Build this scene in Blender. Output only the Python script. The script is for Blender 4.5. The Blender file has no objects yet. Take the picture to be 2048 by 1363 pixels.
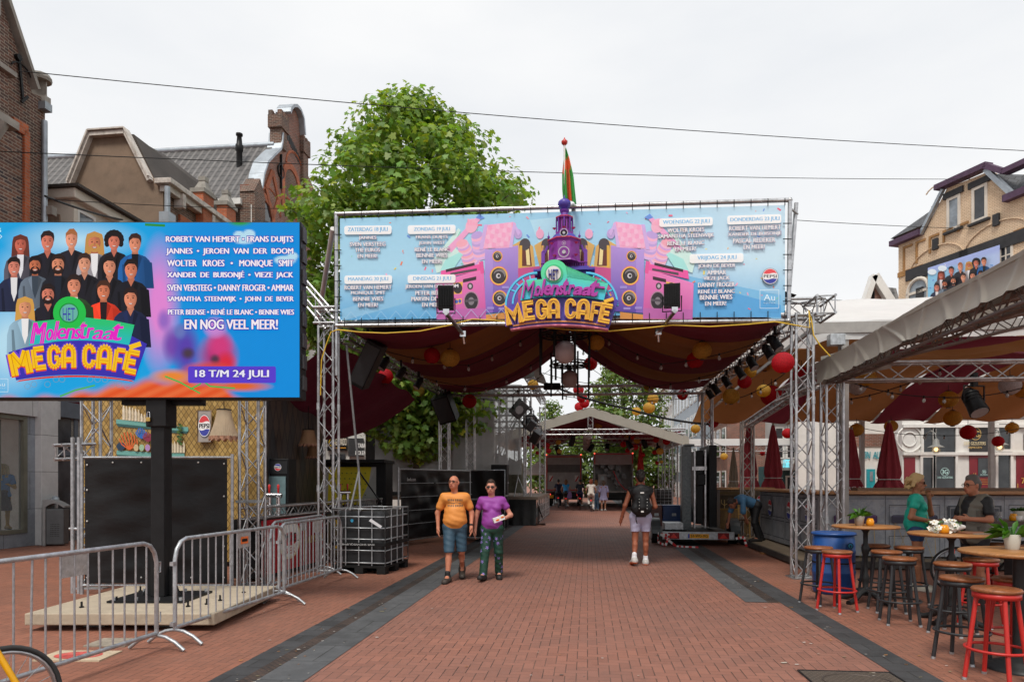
import bpy,math,random
import numpy as np
from mathutils import Vector as V,Matrix
random.seed(7)
rnd=random.Random(11)
sc=bpy.context.scene
col=sc.collection
PI=math.pi
# --- camera, sky, sun, exposure
F,CX,HZ,CH=1365.0,1024.0,962.0,1.65
RY=math.atan(151/1365)
cd=bpy.data.cameras.new('camera')
cam=bpy.data.objects.new('camera',cd)
col.objects.link(cam)
cam.location=(0,0,CH)
cam.rotation_euler=(PI/2,0,0)
cd.sensor_width=36
cd.lens=36*F/2048
cd.shift_y=(HZ-681.5)/2048
cd.clip_start=0.05
cd.clip_end=2000
sc.camera=cam
w=bpy.data.worlds.new('World')
sc.world=w
w.use_nodes=True
wn,wl=w.node_tree.nodes,w.node_tree.links
wn.clear()
SUN_EL,SUN_AZ=math.radians(58),math.radians(200)
sky=wn.new('ShaderNodeTexSky')
sky.sky_type='NISHITA'
sky.sun_disc=False
sky.sun_elevation=SUN_EL
sky.sun_rotation=SUN_AZ
sky.dust_density=3.0
tc=wn.new('ShaderNodeTexCoord')
mp=wn.new('ShaderNodeMapping')
mp.inputs['Scale'].default_value=(1.1,1.1,3.2)
wl.new(tc.outputs['Generated'],mp.inputs['Vector'])
nz=wn.new('ShaderNodeTexNoise')
nz.inputs['Scale'].default_value=1.6
nz.inputs['Detail'].default_value=6
nz.inputs['Roughness'].default_value=0.5
wl.new(mp.outputs[0],nz.inputs['Vector'])
cr=wn.new('ShaderNodeValToRGB')
cr.color_ramp.elements[0].position=0.32
cr.color_ramp.elements[0].color=(7.75,8.0,8.35,1)
cr.color_ramp.elements[1].position=0.62
cr.color_ramp.elements[1].color=(9.1,9.15,9.2,1)
wl.new(nz.outputs['Fac'],cr.inputs['Fac'])
mx=wn.new('ShaderNodeMix')
mx.data_type='RGBA'
mx.inputs['Factor'].default_value=0.965
wl.new(sky.outputs[0],mx.inputs[6])
wl.new(cr.outputs[0],mx.inputs[7])
bg=wn.new('ShaderNodeBackground')
bg.inputs['Strength'].default_value=0.1
wo=wn.new('ShaderNodeOutputWorld')
wl.new(mx.outputs[2],bg.inputs['Color'])
wl.new(bg.outputs[0],wo.inputs['Surface'])
sl=bpy.data.lights.new('sun','SUN')
sun=bpy.data.objects.new('sun',sl)
col.objects.link(sun)
sl.energy=2.5
sl.angle=math.radians(16)
sl.color=(1,0.95,0.87)
sd=V((math.sin(SUN_AZ)*math.cos(SUN_EL),math.cos(SUN_AZ)*math.cos(SUN_EL),math.sin(SUN_EL)))
sun.rotation_euler=sd.to_track_quat('Z','Y').to_euler()
sun.location=(0,0,60)
sc.view_settings.view_transform='Standard'
sc.view_settings.look='None'
sc.view_settings.exposure=0.12
sc.view_settings.gamma=1.0
sc.view_settings.use_curve_mapping=False
sc.cycles.use_adaptive_sampling=True
sc.cycles.adaptive_threshold=0.02
sc.cycles.max_bounces=7
sc.cycles.diffuse_bounces=3
sc.cycles.glossy_bounces=3
sc.cycles.transparent_max_bounces=12
sc.cycles.caustics_reflective=False
sc.cycles.caustics_refractive=False
sc.cycles.use_denoising=True
# --- placing helpers
def P(u,v,Y):
 """photo pixel at depth Y -> world point"""
 return V(((u-CX)/F*Y,Y,CH+(HZ-v)/F*Y))
def G(u,v,z=0.0):
 return P(u,v,F*(CH-z)/(v-HZ))
SN,CS=math.sin(RY),math.cos(RY)
def RD(l,d,z=0.0):
 """street frame: l metres to the right of the camera, d metres down the street"""
 return V((l*CS+d*SN,-l*SN+d*CS,z))
def PD(u,v,d):
 """photo pixel on the plane across the street at distance d -> (l, z)"""
 a=(u-CX)/F
 Y=d/(a*SN+CS)
 return Y*(a*CS-SN),CH+(HZ-v)/F*Y
def PL(u,v,l):
 """photo pixel on the plane along the street at offset l -> (d, z)"""
 a=(u-CX)/F
 Y=l/(a*CS-SN)
 return Y*(a*SN+CS),CH+(HZ-v)/F*Y
# --- materials
MATS={}
def lin(h):
 if isinstance(h,str):
  r=[int(h[i:i+2],16)/255 for i in(0,2,4)]
  return tuple(c/12.92 if c<=0.04045 else((c+0.055)/1.055)**2.4 for c in r)
 return tuple(h[:3])
class N:
 """small node-graph writer"""
 def __init__(s,name):
  s.m=bpy.data.materials.new(name)
  s.m.use_nodes=True
  s.t=s.m.node_tree
  s.b=s.t.nodes['Principled BSDF']
  s.out=s.t.nodes['Material Output']
 def n(s,typ,**k):
  x=s.t.nodes.new('ShaderNode'+typ)
  for a,b in k.items():
   setattr(x,a,b)
  return x
 def l(s,a,b):
  s.t.links.new(a,b)
 def put(s,sock,val):
  if hasattr(val,'is_output'):
   s.l(val,sock)
  elif isinstance(val,(tuple,list))and len(val)==3 and sock.type=='RGBA':
   sock.default_value=(*val,1)
  else:
   sock.default_value=val
 def ma(s,op,a,b=0.0,c=None):
  x=s.n('Math',operation=op)
  s.put(x.inputs[0],a);s.put(x.inputs[1],b)
  if c is not None:s.put(x.inputs[2],c)
  return x.outputs[0]
 def noise(s,vec,scale,detail=4,rough=0.55):
  x=s.n('TexNoise')
  if vec is not None:s.l(vec,x.inputs['Vector'])
  x.inputs['Scale'].default_value=scale
  x.inputs['Detail'].default_value=detail
  x.inputs['Roughness'].default_value=rough
  return x.outputs['Fac']
 def ramp(s,fac,a,b,c0=(0,0,0),c1=(1,1,1)):
  x=s.n('ValToRGB')
  s.l(fac,x.inputs['Fac'])
  e=x.color_ramp.elements
  e[0].position,e[1].position=a,b
  e[0].color=(*c0,1);e[1].color=(*c1,1)
  return x.outputs[0]
 def mix(s,fac,a,b,mode='MIX'):
  x=s.n('Mix',data_type='RGBA',blend_type=mode)
  s.put(x.inputs[0],fac);s.put(x.inputs[6],a);s.put(x.inputs[7],b)
  return x.outputs[2]
 def uv(s):
  return s.n('UVMap',uv_map='UVMap').outputs[0]
 def ob(s):
  return s.n('TexCoord').outputs['Object']
 def bump(s,h,strength=0.3,dist=0.01):
  x=s.n('Bump')
  x.inputs['Strength'].default_value=strength
  x.inputs['Distance'].default_value=dist
  s.l(h,x.inputs['Height'])
  s.l(x.outputs[0],s.b.inputs['Normal'])
 def done(s,color=None,rough=None,metal=None):
  if color is not None:s.put(s.b.inputs['Base Color'],color)
  if rough is not None:s.put(s.b.inputs['Roughness'],rough)
  if metal is not None:s.put(s.b.inputs['Metallic'],metal)
  MATS[s.m.name]=s.m
  return s.m
def mat(name,c,rough=0.6,metal=0.0,var=0.16,scale=4.0,bump=0.0,bscale=30.0,dirt=None,spec=None):
 """plain surface with an uneven, slightly worn colour"""
 if name in MATS:return MATS[name]
 g=N(name)
 c=lin(c)
 o=g.ob()
 f=g.noise(o,scale,5,0.6)
 base=g.mix(g.ramp(f,0.3,0.72),tuple(x*(1-var)for x in c),tuple(min(1,x*(1+var))for x in c))
 if dirt:
  base=g.mix(g.ma('MULTIPLY',g.ramp(g.noise(o,scale*0.6+1.3,7,0.7),0.5,0.75),dirt[1]),base,lin(dirt[0]))
 r=g.ma('ADD',rough-0.08,g.ma('MULTIPLY',g.noise(o,scale*2.3,3),0.16))
 if bump:g.bump(g.noise(o,bscale,5,0.6),bump,0.02)
 if spec is not None:g.b.inputs['Specular IOR Level'].default_value=spec
 return g.done(base,r,metal)
def emis(name,c,s):
 if name in MATS:return MATS[name]
 g=N(name)
 g.b.inputs['Emission Color'].default_value=(*lin(c),1)
 g.b.inputs['Emission Strength'].default_value=s
 return g.done(lin(c),0.5)
def vcol(name,rough=0.6,emit=0.0,var=0.06,scale=9,led=False,metal=0.0,bump=0.0,trans=0.0):
 """surface whose printed or dyed colours are stored on the mesh"""
 if name in MATS:return MATS[name]
 g=N(name)
 a=g.n('VertexColor',layer_name='Col').outputs[0]
 f=g.noise(g.ob(),scale,5,0.6)
 k=g.ma('ADD',1-var,g.ma('MULTIPLY',f,2*var))
 c=g.n('VectorMath',operation='SCALE')
 g.l(a,c.inputs[0]);g.l(k,c.inputs['Scale'])
 base=c.outputs[0]
 if bump:g.bump(g.noise(g.ob(),22,4,0.6),bump,0.02)
 if emit:
  g.b.inputs['Emission Strength'].default_value=emit
  e=base
  if led:
   sep=g.n('SeparateXYZ');g.l(g.ob(),sep.inputs[0])
   wx=g.ma('SINE',g.ma('MULTIPLY',sep.outputs[0],2*PI/0.031))
   wz=g.ma('SINE',g.ma('MULTIPLY',g.ma('ADD',sep.outputs[2],g.ma('MULTIPLY',sep.outputs[0],0.35)),2*PI/0.028))
   kk=g.ma('ADD',0.95,g.ma('MULTIPLY',g.ma('MULTIPLY',wx,wz),0.09))
   c2=g.n('VectorMath',operation='SCALE');g.l(base,c2.inputs[0]);g.l(kk,c2.inputs['Scale']);e=c2.outputs[0]
  g.l(e,g.b.inputs['Emission Color'])
  g.b.inputs['Base Color'].default_value=(0.006,0.006,0.007,1);g.b.inputs['Specular IOR Level'].default_value=0.08
  return g.done(None,0.45)
 if trans:
  g.l(base,g.b.inputs['Base Color']);g.b.inputs['Roughness'].default_value=rough
  t=g.n('BsdfTranslucent');g.l(base,t.inputs[0])
  x=g.n('MixShader');x.inputs[0].default_value=trans
  g.l(g.b.outputs[0],x.inputs[1]);g.l(t.outputs[0],x.inputs[2]);g.l(x.outputs[0],g.out.inputs[0])
  return g.done(None,rough)
 return g.done(base,rough,metal)
def cloth(name,c,trans=0.25,rough=0.8,var=0.14,scale=3,folds=0.4,fscale=7,stretch=(1,1,1)):
 if name in MATS:return MATS[name]
 g=N(name);c=lin(c);o=g.ob()
 f=g.noise(o,scale,4)
 base=g.mix(g.ramp(f,0.3,0.7),tuple(x*(1-var)for x in c),tuple(min(1,x*(1+var))for x in c))
 m=g.n('Mapping');m.inputs['Scale'].default_value=stretch;g.l(o,m.inputs['Vector'])
 g.bump(g.noise(m.outputs[0],fscale,5,0.5),folds,0.05)
 g.l(base,g.b.inputs['Base Color']);g.b.inputs['Roughness'].default_value=rough;g.b.inputs['Specular IOR Level'].default_value=.25
 if trans:
  t=g.n('BsdfTranslucent');g.l(base,t.inputs[0])
  x=g.n('MixShader');x.inputs[0].default_value=trans
  g.l(g.b.outputs[0],x.inputs[1]);g.l(t.outputs[0],x.inputs[2]);g.l(x.outputs[0],g.out.inputs[0])
 return g.done(None,rough)
def glass_dark(name,c=(0.02,0.022,0.026),rough=0.06):
 if name in MATS:return MATS[name]
 g=N(name)
 f=g.noise(g.ob(),1.7,4)
 base=g.mix(g.ramp(f,0.35,0.7),c,tuple(x*2.6 for x in c))
 g.b.inputs['Specular IOR Level'].default_value=0.6
 return g.done(base,rough)
def clear(name,c=(1,1,1),fac=0.85,rough=0.05):
 """thin clear sheet: mostly see-through, a little gloss"""
 if name in MATS:return MATS[name]
 g=N(name)
 t=g.n('BsdfTransparent');t.inputs[0].default_value=(*c,1)
 x=g.n('MixShader')
 f=g.ma('ADD',fac-0.1,g.ma('MULTIPLY',g.noise(g.ob(),2.5,6,0.7),0.2))
 g.l(f,x.inputs[0])
 g.l(g.b.outputs[0],x.inputs[1]);g.l(t.outputs[0],x.inputs[2]);g.l(x.outputs[0],g.out.inputs[0])
 return g.done((0.5,0.5,0.5),rough)
def brick(name,c1,c2,mortar=(0.3,0.27,0.24),bw=0.22,bh=0.065,ms=0.008,var=0.4,bump=0.5,rough=0.85,off=0.5,dark=None):
 if name in MATS:return MATS[name]
 g=N(name)
 uv=g.uv()
 b=g.n('TexBrick')
 g.l(uv,b.inputs['Vector'])
 b.offset=off
 b.inputs['Scale'].default_value=1
 b.inputs['Brick Width'].default_value=bw
 b.inputs['Row Height'].default_value=bh
 b.inputs['Mortar Size'].default_value=ms
 b.inputs['Mortar Smooth'].default_value=0.2
 b.inputs['Color1'].default_value=(*lin(c1),1)
 b.inputs['Color2'].default_value=(*lin(c2),1)
 b.inputs['Mortar'].default_value=(*lin(mortar),1)
 f=g.noise(uv,0.9,6,0.65)
 k=g.mix(g.ramp(f,0.28,0.75),(1-var,)*3,(1+var*0.5,)*3)
 base=g.mix(1.0,b.outputs['Color'],k,'MULTIPLY')
 if dark:
  base=g.mix(g.ma('MULTIPLY',g.ramp(g.noise(uv,0.35,5),0.5,0.62),0.7),base,lin(dark))
 h=g.ma('ADD',g.ma('MULTIPLY',b.outputs['Fac'],-1.0),g.ma('MULTIPLY',g.noise(uv,40,3),0.3))
 g.bump(h,bump,0.01)
 return g.done(base,rough)
# --- mesh collector
class M:
 def __init__(s):
  s.v,s.f,s.m,s.s,s.c=[],[],[],[],[]
  s.mi,s.col=0,(1,1,1)
 def add(s,vs,fs,sm=False,mi=None,cols=None):
  o=len(s.v)
  s.v.extend(tuple(x)for x in vs)
  mi=s.mi if mi is None else mi
  for k,f in enumerate(fs):
   s.f.append([i+o for i in f]);s.m.append(mi);s.s.append(sm)
   s.c.append([cols[i]for i in f]if cols else s.col)
  return s
 def box(s,a,b,mi=None):
  (x0,y0,z0),(x1,y1,z1)=a,b
  return s.add([(x0,y0,z0),(x1,y0,z0),(x1,y1,z0),(x0,y1,z0),(x0,y0,z1),(x1,y0,z1),(x1,y1,z1),(x0,y1,z1)],[(3,2,1,0),(4,5,6,7),(0,1,5,4),(1,2,6,5),(2,3,7,6),(3,0,4,7)],False,mi)
 def obox(s,c,size,R=None,mi=None):
  R=R or Matrix.Identity(3)
  q=[]
  for z in(-.5,.5):
   for x,y in((-.5,-.5),(.5,-.5),(.5,.5),(-.5,.5)):
    q.append(V(c)+R@V((x*size[0],y*size[1],z*size[2])))
  return s.add(q,[(3,2,1,0),(4,5,6,7),(0,1,5,4),(1,2,6,5),(2,3,7,6),(3,0,4,7)],False,mi)
 def bar(s,p,q,w,h,up=(0,0,1),mi=None):
  """rectangular bar from p to q, w wide, h along up"""
  p,q=V(p),V(q)
  d=(q-p);L=d.length;d.normalize()
  x=d.cross(V(up))
  x=x.normalized()if x.length>1e-5 else V((1,0,0))
  y=x.cross(d)
  R=Matrix((x,d,y)).transposed()
  return s.obox((p+q)/2,(w,L,h),R,mi)
 def cyl(s,p,q,r,r2=None,n=10,cap=True,mi=None,sm=True):
  p,q=V(p),V(q)
  r2=r if r2 is None else r2
  d=(q-p).normalized()
  a=d.orthogonal().normalized();b=d.cross(a)
  vs=[]
  for c,rr in((p,r),(q,r2)):
   for i in range(n):
    t=2*PI*i/n
    vs.append(c+a*(rr*math.cos(t))+b*(rr*math.sin(t)))
  s.add(vs,[(i,(i+1)%n,n+(i+1)%n,n+i)for i in range(n)],sm,mi)
  if cap:
   s.add(vs[:n],[tuple(range(n))[::-1]],False,mi)
   s.add(vs[n:],[tuple(range(n))],False,mi)
  return s
 def tube(s,pts,r,n=8,closed=False,mi=None,radii=None):
  pts=[V(p)for p in pts]
  k=len(pts)
  vs=[];pa=None
  for i,p in enumerate(pts):
   d=pts[(i+1)%k]-pts[i-1]if closed else pts[min(i+1,k-1)]-pts[max(i-1,0)]
   d.normalize()
   a=d.orthogonal().normalized()if pa is None else(pa-d*pa.dot(d)).normalized()
   pa=a;b=d.cross(a)
   rr=radii[i]if radii else r
   for j in range(n):
    t=2*PI*j/n
    vs.append(p+a*(rr*math.cos(t))+b*(rr*math.sin(t)))
  fs=[]
  for i in range(k if closed else k-1):
   i2=(i+1)%k
   fs+=[(i*n+j,i*n+(j+1)%n,i2*n+(j+1)%n,i2*n+j)for j in range(n)]
  s.add(vs,fs,True,mi)
  if not closed:
   s.add(vs[:n],[tuple(range(n))[::-1]],False,mi)
   s.add(vs[-n:],[tuple(range(n))],False,mi)
  return s
 def lathe(s,prof,c=(0,0,0),n=16,mi=None,sm=True,ph=0.0,sy=1.0):
  vs=[]
  for r,z in prof:
   for j in range(n):
    t=2*PI*j/n+ph
    vs.append((c[0]+r*math.cos(t),c[1]+r*sy*math.sin(t),c[2]+z))
  fs=[]
  for i in range(len(prof)-1):
   fs+=[(i*n+j,i*n+(j+1)%n,(i+1)*n+(j+1)%n,(i+1)*n+j)for j in range(n)]
  s.add(vs,fs,sm,mi)
  if prof[0][0]>1e-4:s.add(vs[:n],[tuple(range(n))[::-1]],False,mi)
  if prof[-1][0]>1e-4:s.add(vs[-n:],[tuple(range(n))],False,mi)
  return s
 def ball(s,c,r,n=12,mi=None,rz=None,ry=None):
  rz=rz or r;k=n//2
  prof=[(r*math.sin(PI*i/k)+1e-5*(i in(0,k)),-rz*math.cos(PI*i/k))for i in range(k+1)]
  return s.lathe(prof,c,n,mi,True,0,(ry or r)/r)
 def prism(s,poly,fn,depth,mi=None,back=True):
  """extrude a 2-D outline; fn(x, y, t) maps to 3-D with t in 0..depth"""
  n=len(poly)
  a=[fn(x,y,0)for x,y in poly];b=[fn(x,y,depth)for x,y in poly]
  s.add(a,[tuple(range(n))[::-1]],False,mi)
  if back:s.add(b,[tuple(range(n))],False,mi)
  return s.add(a+b,[(i,(i+1)%n,n+(i+1)%n,n+i)for i in range(n)],False,mi)
 def grid(s,fn,nu,nv,sm=True,mi=None,colf=None):
  vs=[fn(i/nu,j/nv)for j in range(nv+1)for i in range(nu+1)]
  cs=[colf(i/nu,j/nv)for j in range(nv+1)for i in range(nu+1)]if colf else None
  fs=[(j*(nu+1)+i,j*(nu+1)+i+1,(j+1)*(nu+1)+i+1,(j+1)*(nu+1)+i)for j in range(nv)for i in range(nu)]
  return s.add(vs,fs,sm,mi,cs)
 def truss(s,p,q,w=0.3,h=None,up=(0,0,1),rc=0.025,rb=0.011,step=None,mi=None,n=8):
  """box truss: four chords and zigzag braces on the four sides; p-q is its centre line"""
  h=h or w
  p,q=V(p),V(q)
  d=q-p;L=d.length;d=d.normalized()
  x=d.cross(V(up)).normalized();y=x.cross(d)
  cs=[x*(sx*(w/2-rc))+y*(sy*(h/2-rc))for sx,sy in((-1,-1),(1,-1),(1,1),(-1,1))]
  for c in cs:s.cyl(p+c,q+c,rc,None,n,True,mi)
  k=max(2,round(L/(step or w*1.05)))
  for a in range(4):
   A,B=cs[a],cs[(a+1)%4]
   for i in range(k):
    t0,t1=L*(i+0.04)/k,L*(i+0.96)/k
    s0,s1=(A,B)if(i+a)%2 else(B,A)
    s.cyl(p+d*t0+s0,p+d*t1+s1,rb,None,5,False,mi)
   for t in(0.03,L-0.03):
    s.cyl(p+d*t+A,p+d*t+B,rb,None,5,False,mi)
  return s
def root_of(o):
 while o.parent:o=o.parent
 return o
def pieces(m):
 """the separate pieces of a collector, as collectors (pieces whose boxes touch stay together)"""
 n=len(m.v);up=list(range(n))
 def f(i):
  while up[i]!=i:up[i]=up[up[i]];i=up[i]
  return i
 for fc in m.f:
  for i in fc[1:]:up[f(i)]=f(fc[0])
 bx={}
 for i,p in enumerate(m.v):
  r=f(i);b=bx.setdefault(r,[list(p),list(p)])
  for k in range(3):b[0][k]=min(b[0][k],p[k]);b[1][k]=max(b[1][k],p[k])
 ks=list(bx)
 for i,a in enumerate(ks):
  for c in ks[i+1:]:
   if all(bx[a][0][k]-.02<bx[c][1][k]and bx[c][0][k]-.02<bx[a][1][k]for k in range(3)):up[f(c)]=f(a)
 out={}
 for k,fc in enumerate(m.f):
  q=out.setdefault(f(fc[0]),M());o=len(q.v)
  q.v.extend(m.v[i]for i in fc);q.f.append(list(range(o,o+len(fc))));q.m.append(m.m[k]);q.s.append(m.s[k]);q.c.append(m.c[k])
 return list(out.values())
SPLIT=set('kneeler buttress_cap pier_cap orange_brick_pier pinnacle lead_edge zinc_coping dark_stone_trim orange_brick_arch gutter brick_course bargeboard steel_foot pipe moulding brace bracket lamp_bracket side_wall lacing connector corner_turret cap'.split())
def part(name,m,mats,parent=None,world=False,label=None,bevel=0.0,kind=None):
 if name in SPLIT:
  ps=pieces(m)
  if 1<len(ps)<80:
   for q in ps:o=part1(name,q,mats,parent,world,label,bevel,kind)
   return o
 return part1(name,m,mats,parent,world,label,bevel,kind)
def part1(name,m,mats,parent=None,world=False,label=None,bevel=0.0,kind=None):
 me=bpy.data.meshes.new(name)
 vs=m.v
 if parent is not None and world:
  inv=root_of(parent).matrix_basis.inverted()
  vs=[tuple(inv@V(x))for x in vs]
 me.from_pydata(vs,[],m.f)
 mats=mats if isinstance(mats,(list,tuple))else[mats]
 for x in mats:me.materials.append(x)
 me.polygons.foreach_set('material_index',m.m)
 me.polygons.foreach_set('use_smooth',m.s)
 co=np.array(vs,dtype=np.float64).reshape(-1,3)
 nl=len(me.loops)
 vi=np.empty(nl,dtype=np.int32);me.loops.foreach_get('vertex_index',vi)
 npoly=len(me.polygons)
 nr=np.empty(npoly*3);me.polygons.foreach_get('normal',nr);nr=nr.reshape(-1,3)
 lt=np.empty(npoly,dtype=np.int32);me.polygons.foreach_get('loop_total',lt)
 pn=np.repeat(nr,lt,axis=0);pc=co[vi]
 t=np.stack([-pn[:,1],pn[:,0],np.zeros(nl)],1)
 L=np.linalg.norm(t,axis=1);flat=L<0.2
 t=np.where(flat[:,None],np.array([1.0,0,0]),t/np.maximum(L,1e-6)[:,None])
 bt=np.where(flat[:,None],np.array([0,1.0,0]),np.cross(pn,t))
 uv=np.stack([(pc*t).sum(1),(pc*bt).sum(1)],1).astype(np.float32)
 me.uv_layers.new(name='UVMap').data.foreach_set('uv',uv.ravel())
 ca=[]
 for f,c in zip(m.f,m.c):
  if isinstance(c,list):
   for x in c:ca+=[*x[:3],1]
  else:ca+=[*c[:3],1]*len(f)
 at=me.color_attributes.new('Col','FLOAT_COLOR','CORNER')
 at.data.foreach_set('color',np.array(ca,dtype=np.float32))
 me.validate();me.update()
 o=bpy.data.objects.new(name,me)
 col.objects.link(o)
 if parent is not None:o.parent=parent
 if label:o['label']=label
 if kind:o['kind']=kind
 if bevel:
  b=o.modifiers.new('bevel','BEVEL');b.width=bevel;b.segments=2;b.limit_method='ANGLE'
 return o
def tag(o,label,cat,group=None,kind=None):
 o['label']=label;o['category']=cat
 if group:o['group']=group
 if kind:o['kind']=kind
 return o
def thing(name,label,cat,loc=(0,0,0),rz=0.0,group=None):
 o=bpy.data.objects.new(name,None)
 col.objects.link(o)
 o.empty_display_size=0.2
 o.location=loc;o.rotation_euler=(0,0,rz)
 return tag(o,label,cat,group)
def struct(name,m,mats):
 o=part(name,m,mats);o['kind']='structure'
 return o
def dup(root,loc,rz=None,label=None,scale=None):
 """a copy of a thing with copies of its parts and sub-parts (mesh data shared)"""
 r=root.copy();col.objects.link(r);r.location=loc
 if rz is not None:r.rotation_euler=(0,0,rz)
 if label:r['label']=label
 if scale:r.scale=(scale,)*3 if not isinstance(scale,tuple)else scale
 for ch in list(root.children):
  c=ch.copy();col.objects.link(c);c.parent=r
  for g in list(ch.children):
   d=g.copy();col.objects.link(d);d.parent=c
 return r
# --- flat printed pictures
GLYPH={}
def glyphs(s,offset=0.0,shear=0.0):
 k=(s,offset,shear)
 if k in GLYPH:return GLYPH[k]
 c=bpy.data.curves.new('letters','FONT')
 c.body=s;c.offset=offset;c.shear=shear;c.resolution_u=3
 o=bpy.data.objects.new('letters',c)
 col.objects.link(o)
 dg=bpy.context.evaluated_depsgraph_get()
 me=bpy.data.meshes.new_from_object(o.evaluated_get(dg))
 vs=[(v.co.x,v.co.y)for v in me.vertices]
 fs=[tuple(p.vertices)for p in me.polygons]
 bpy.data.objects.remove(o);bpy.data.curves.remove(c);bpy.data.meshes.remove(me)
 GLYPH[k]=(vs,fs)
 return GLYPH[k]
def text_box(s,offset=0.0,shear=0.0):
 v0,_=glyphs(s,0.0,shear)
 xs=[p[0]for p in v0];ys=[p[1]for p in v0]
 return min(xs),max(xs),min(ys),max(ys)
class Art:
 """a picture on a surface: fn(u, v, t) maps picture coordinates plus a height t above the sheet to 3-D"""
 def __init__(s,fn,step=0.00006):
  s.fn,s.k,s.step,s.m=fn,0,step,M()
 def up(s):s.k+=1;return s.k*s.step
 def poly(s,pts,c,cols=None):
  t=s.up()
  s.m.col=lin(c)if c is not None else(1,1,1)
  s.m.add([s.fn(x,y,t)for x,y in pts],[tuple(range(len(pts)))[::-1]],False,None,[lin(q)for q in cols]if cols else None)
 def rect(s,x0,y0,x1,y1,c):s.poly([(x0,y0),(x1,y0),(x1,y1),(x0,y1)],c)
 def ell(s,x,y,rx,ry,c,n=18,a0=0,a1=2*PI,rot=0):
  pts=[]
  full=abs(a1-a0-2*PI)<1e-6
  for i in range(n if full else n+1):
   a=a0+(a1-a0)*i/n
   px,py=rx*math.cos(a),ry*math.sin(a)
   pts.append((x+px*math.cos(rot)-py*math.sin(rot),y+px*math.sin(rot)+py*math.cos(rot)))
  s.poly(pts,c)
 def rrect(s,x0,y0,x1,y1,r,c,sl=0.0):
  pts=[]
  for cx,cy,a in((x1-r,y0+r,-PI/2),(x1-r,y1-r,0),(x0+r,y1-r,PI/2),(x0+r,y0+r,PI)):
   for i in range(5):
    b=a+PI/2*i/4
    pts.append((cx+r*math.cos(b),cy+r*math.sin(b)+sl*(cx-(x0+x1)/2)))
  s.poly(pts,c)
 def line(s,pts,wd,c):
  t=s.up();s.m.col=lin(c)
  for(xa,ya),(xb,yb)in zip(pts,pts[1:]):
   dx,dy=xb-xa,yb-ya;L=math.hypot(dx,dy)or 1
   nx,ny=-dy/L*wd/2,dx/L*wd/2
   s.m.add([s.fn(x,y,t)for x,y in((xa+nx,ya+ny),(xb+nx,yb+ny),(xb-nx,yb-ny),(xa-nx,ya-ny))],[(0,1,2,3)])
 def text(s,st,x0,x1,y0,y1,c,off=0.02,out=None,outw=0.05,sl=0.0,shear=0.0,rot=0.0):
  """letters filling x0..x1, y0 (top)..y1 (bottom); sl tilts the base line"""
  a0,a1,b0,b1=text_box(st,0,shear)
  cx,cy=(x0+x1)/2,(y0+y1)/2
  vs,fs=glyphs(st,0.0,shear)
  q0=[]
  for gx,gy in vs:
   x=x0+(gx-a0)/(a1-a0)*(x1-x0);y=y1-(gy-b0)/(b1-b0)*(y1-y0)
   if rot:
    dx,dy=x-cx,y-cy
    x,y=cx+dx*math.cos(rot)-dy*math.sin(rot),cy+dx*math.sin(rot)+dy*math.cos(rot)
   q0.append((x,y+sl*(x-cx)))
  h=abs(y1-y0)
  for k,cc,dirs in((outw,out,((-1,-1),(1,-1),(1,1),(-1,1))),(off,c,((-1,0),(1,0)))):
   if cc is None:continue
   s.m.col=lin(cc)
   for dx,dy in dirs if k>.004 else((0,0),):
    t=s.up()
    s.m.add([s.fn(x+dx*k*h,y+dy*k*h,t)for x,y in q0],fs)
 def shade(s,x0,y0,x1,y1,cf,nu=24,nv=16):
  t=s.up()
  s.m.grid(lambda a,b:s.fn(x0+(x1-x0)*a,y0+(y1-y0)*b,t),nu,nv,False,None,lambda a,b:cf(x0+(x1-x0)*a,y0+(y1-y0)*b))
def lerp(a,b,t):
 t=max(0,min(1,t))
 return tuple(x+(y-x)*t for x,y in zip(a,b))
def smooth(a,b,x):
 t=max(0,min(1,(x-a)/(b-a)))
 return t*t*(3-2*t)
ALU=mat('aluminium',(0.5,0.5,0.51),0.3,0.9,0.3,9,dirt=((0.12,0.115,0.11),0.6))
GALV=mat('galvanised_steel',(0.46,0.48,0.5),0.45,0.7,0.3,14,dirt=((0.3,0.3,0.29),0.5))
BLACK=mat('black_paint',(0.012,0.012,0.013),0.45,0,0.3,5,spec=0.22)
RUBBER=mat('black_rubber',(0.015,0.015,0.015),0.8,0,0.3,6,spec=0.2)
WHITE=mat('white_paint',(0.72,0.71,0.68),0.55,0,0.08,2,dirt=((0.45,0.43,0.4),0.3))
CHROME=mat('chrome',(0.7,0.7,0.72),0.15,1.0,0.1,5)
PRINT=vcol('printed_colour',0.6)
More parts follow.
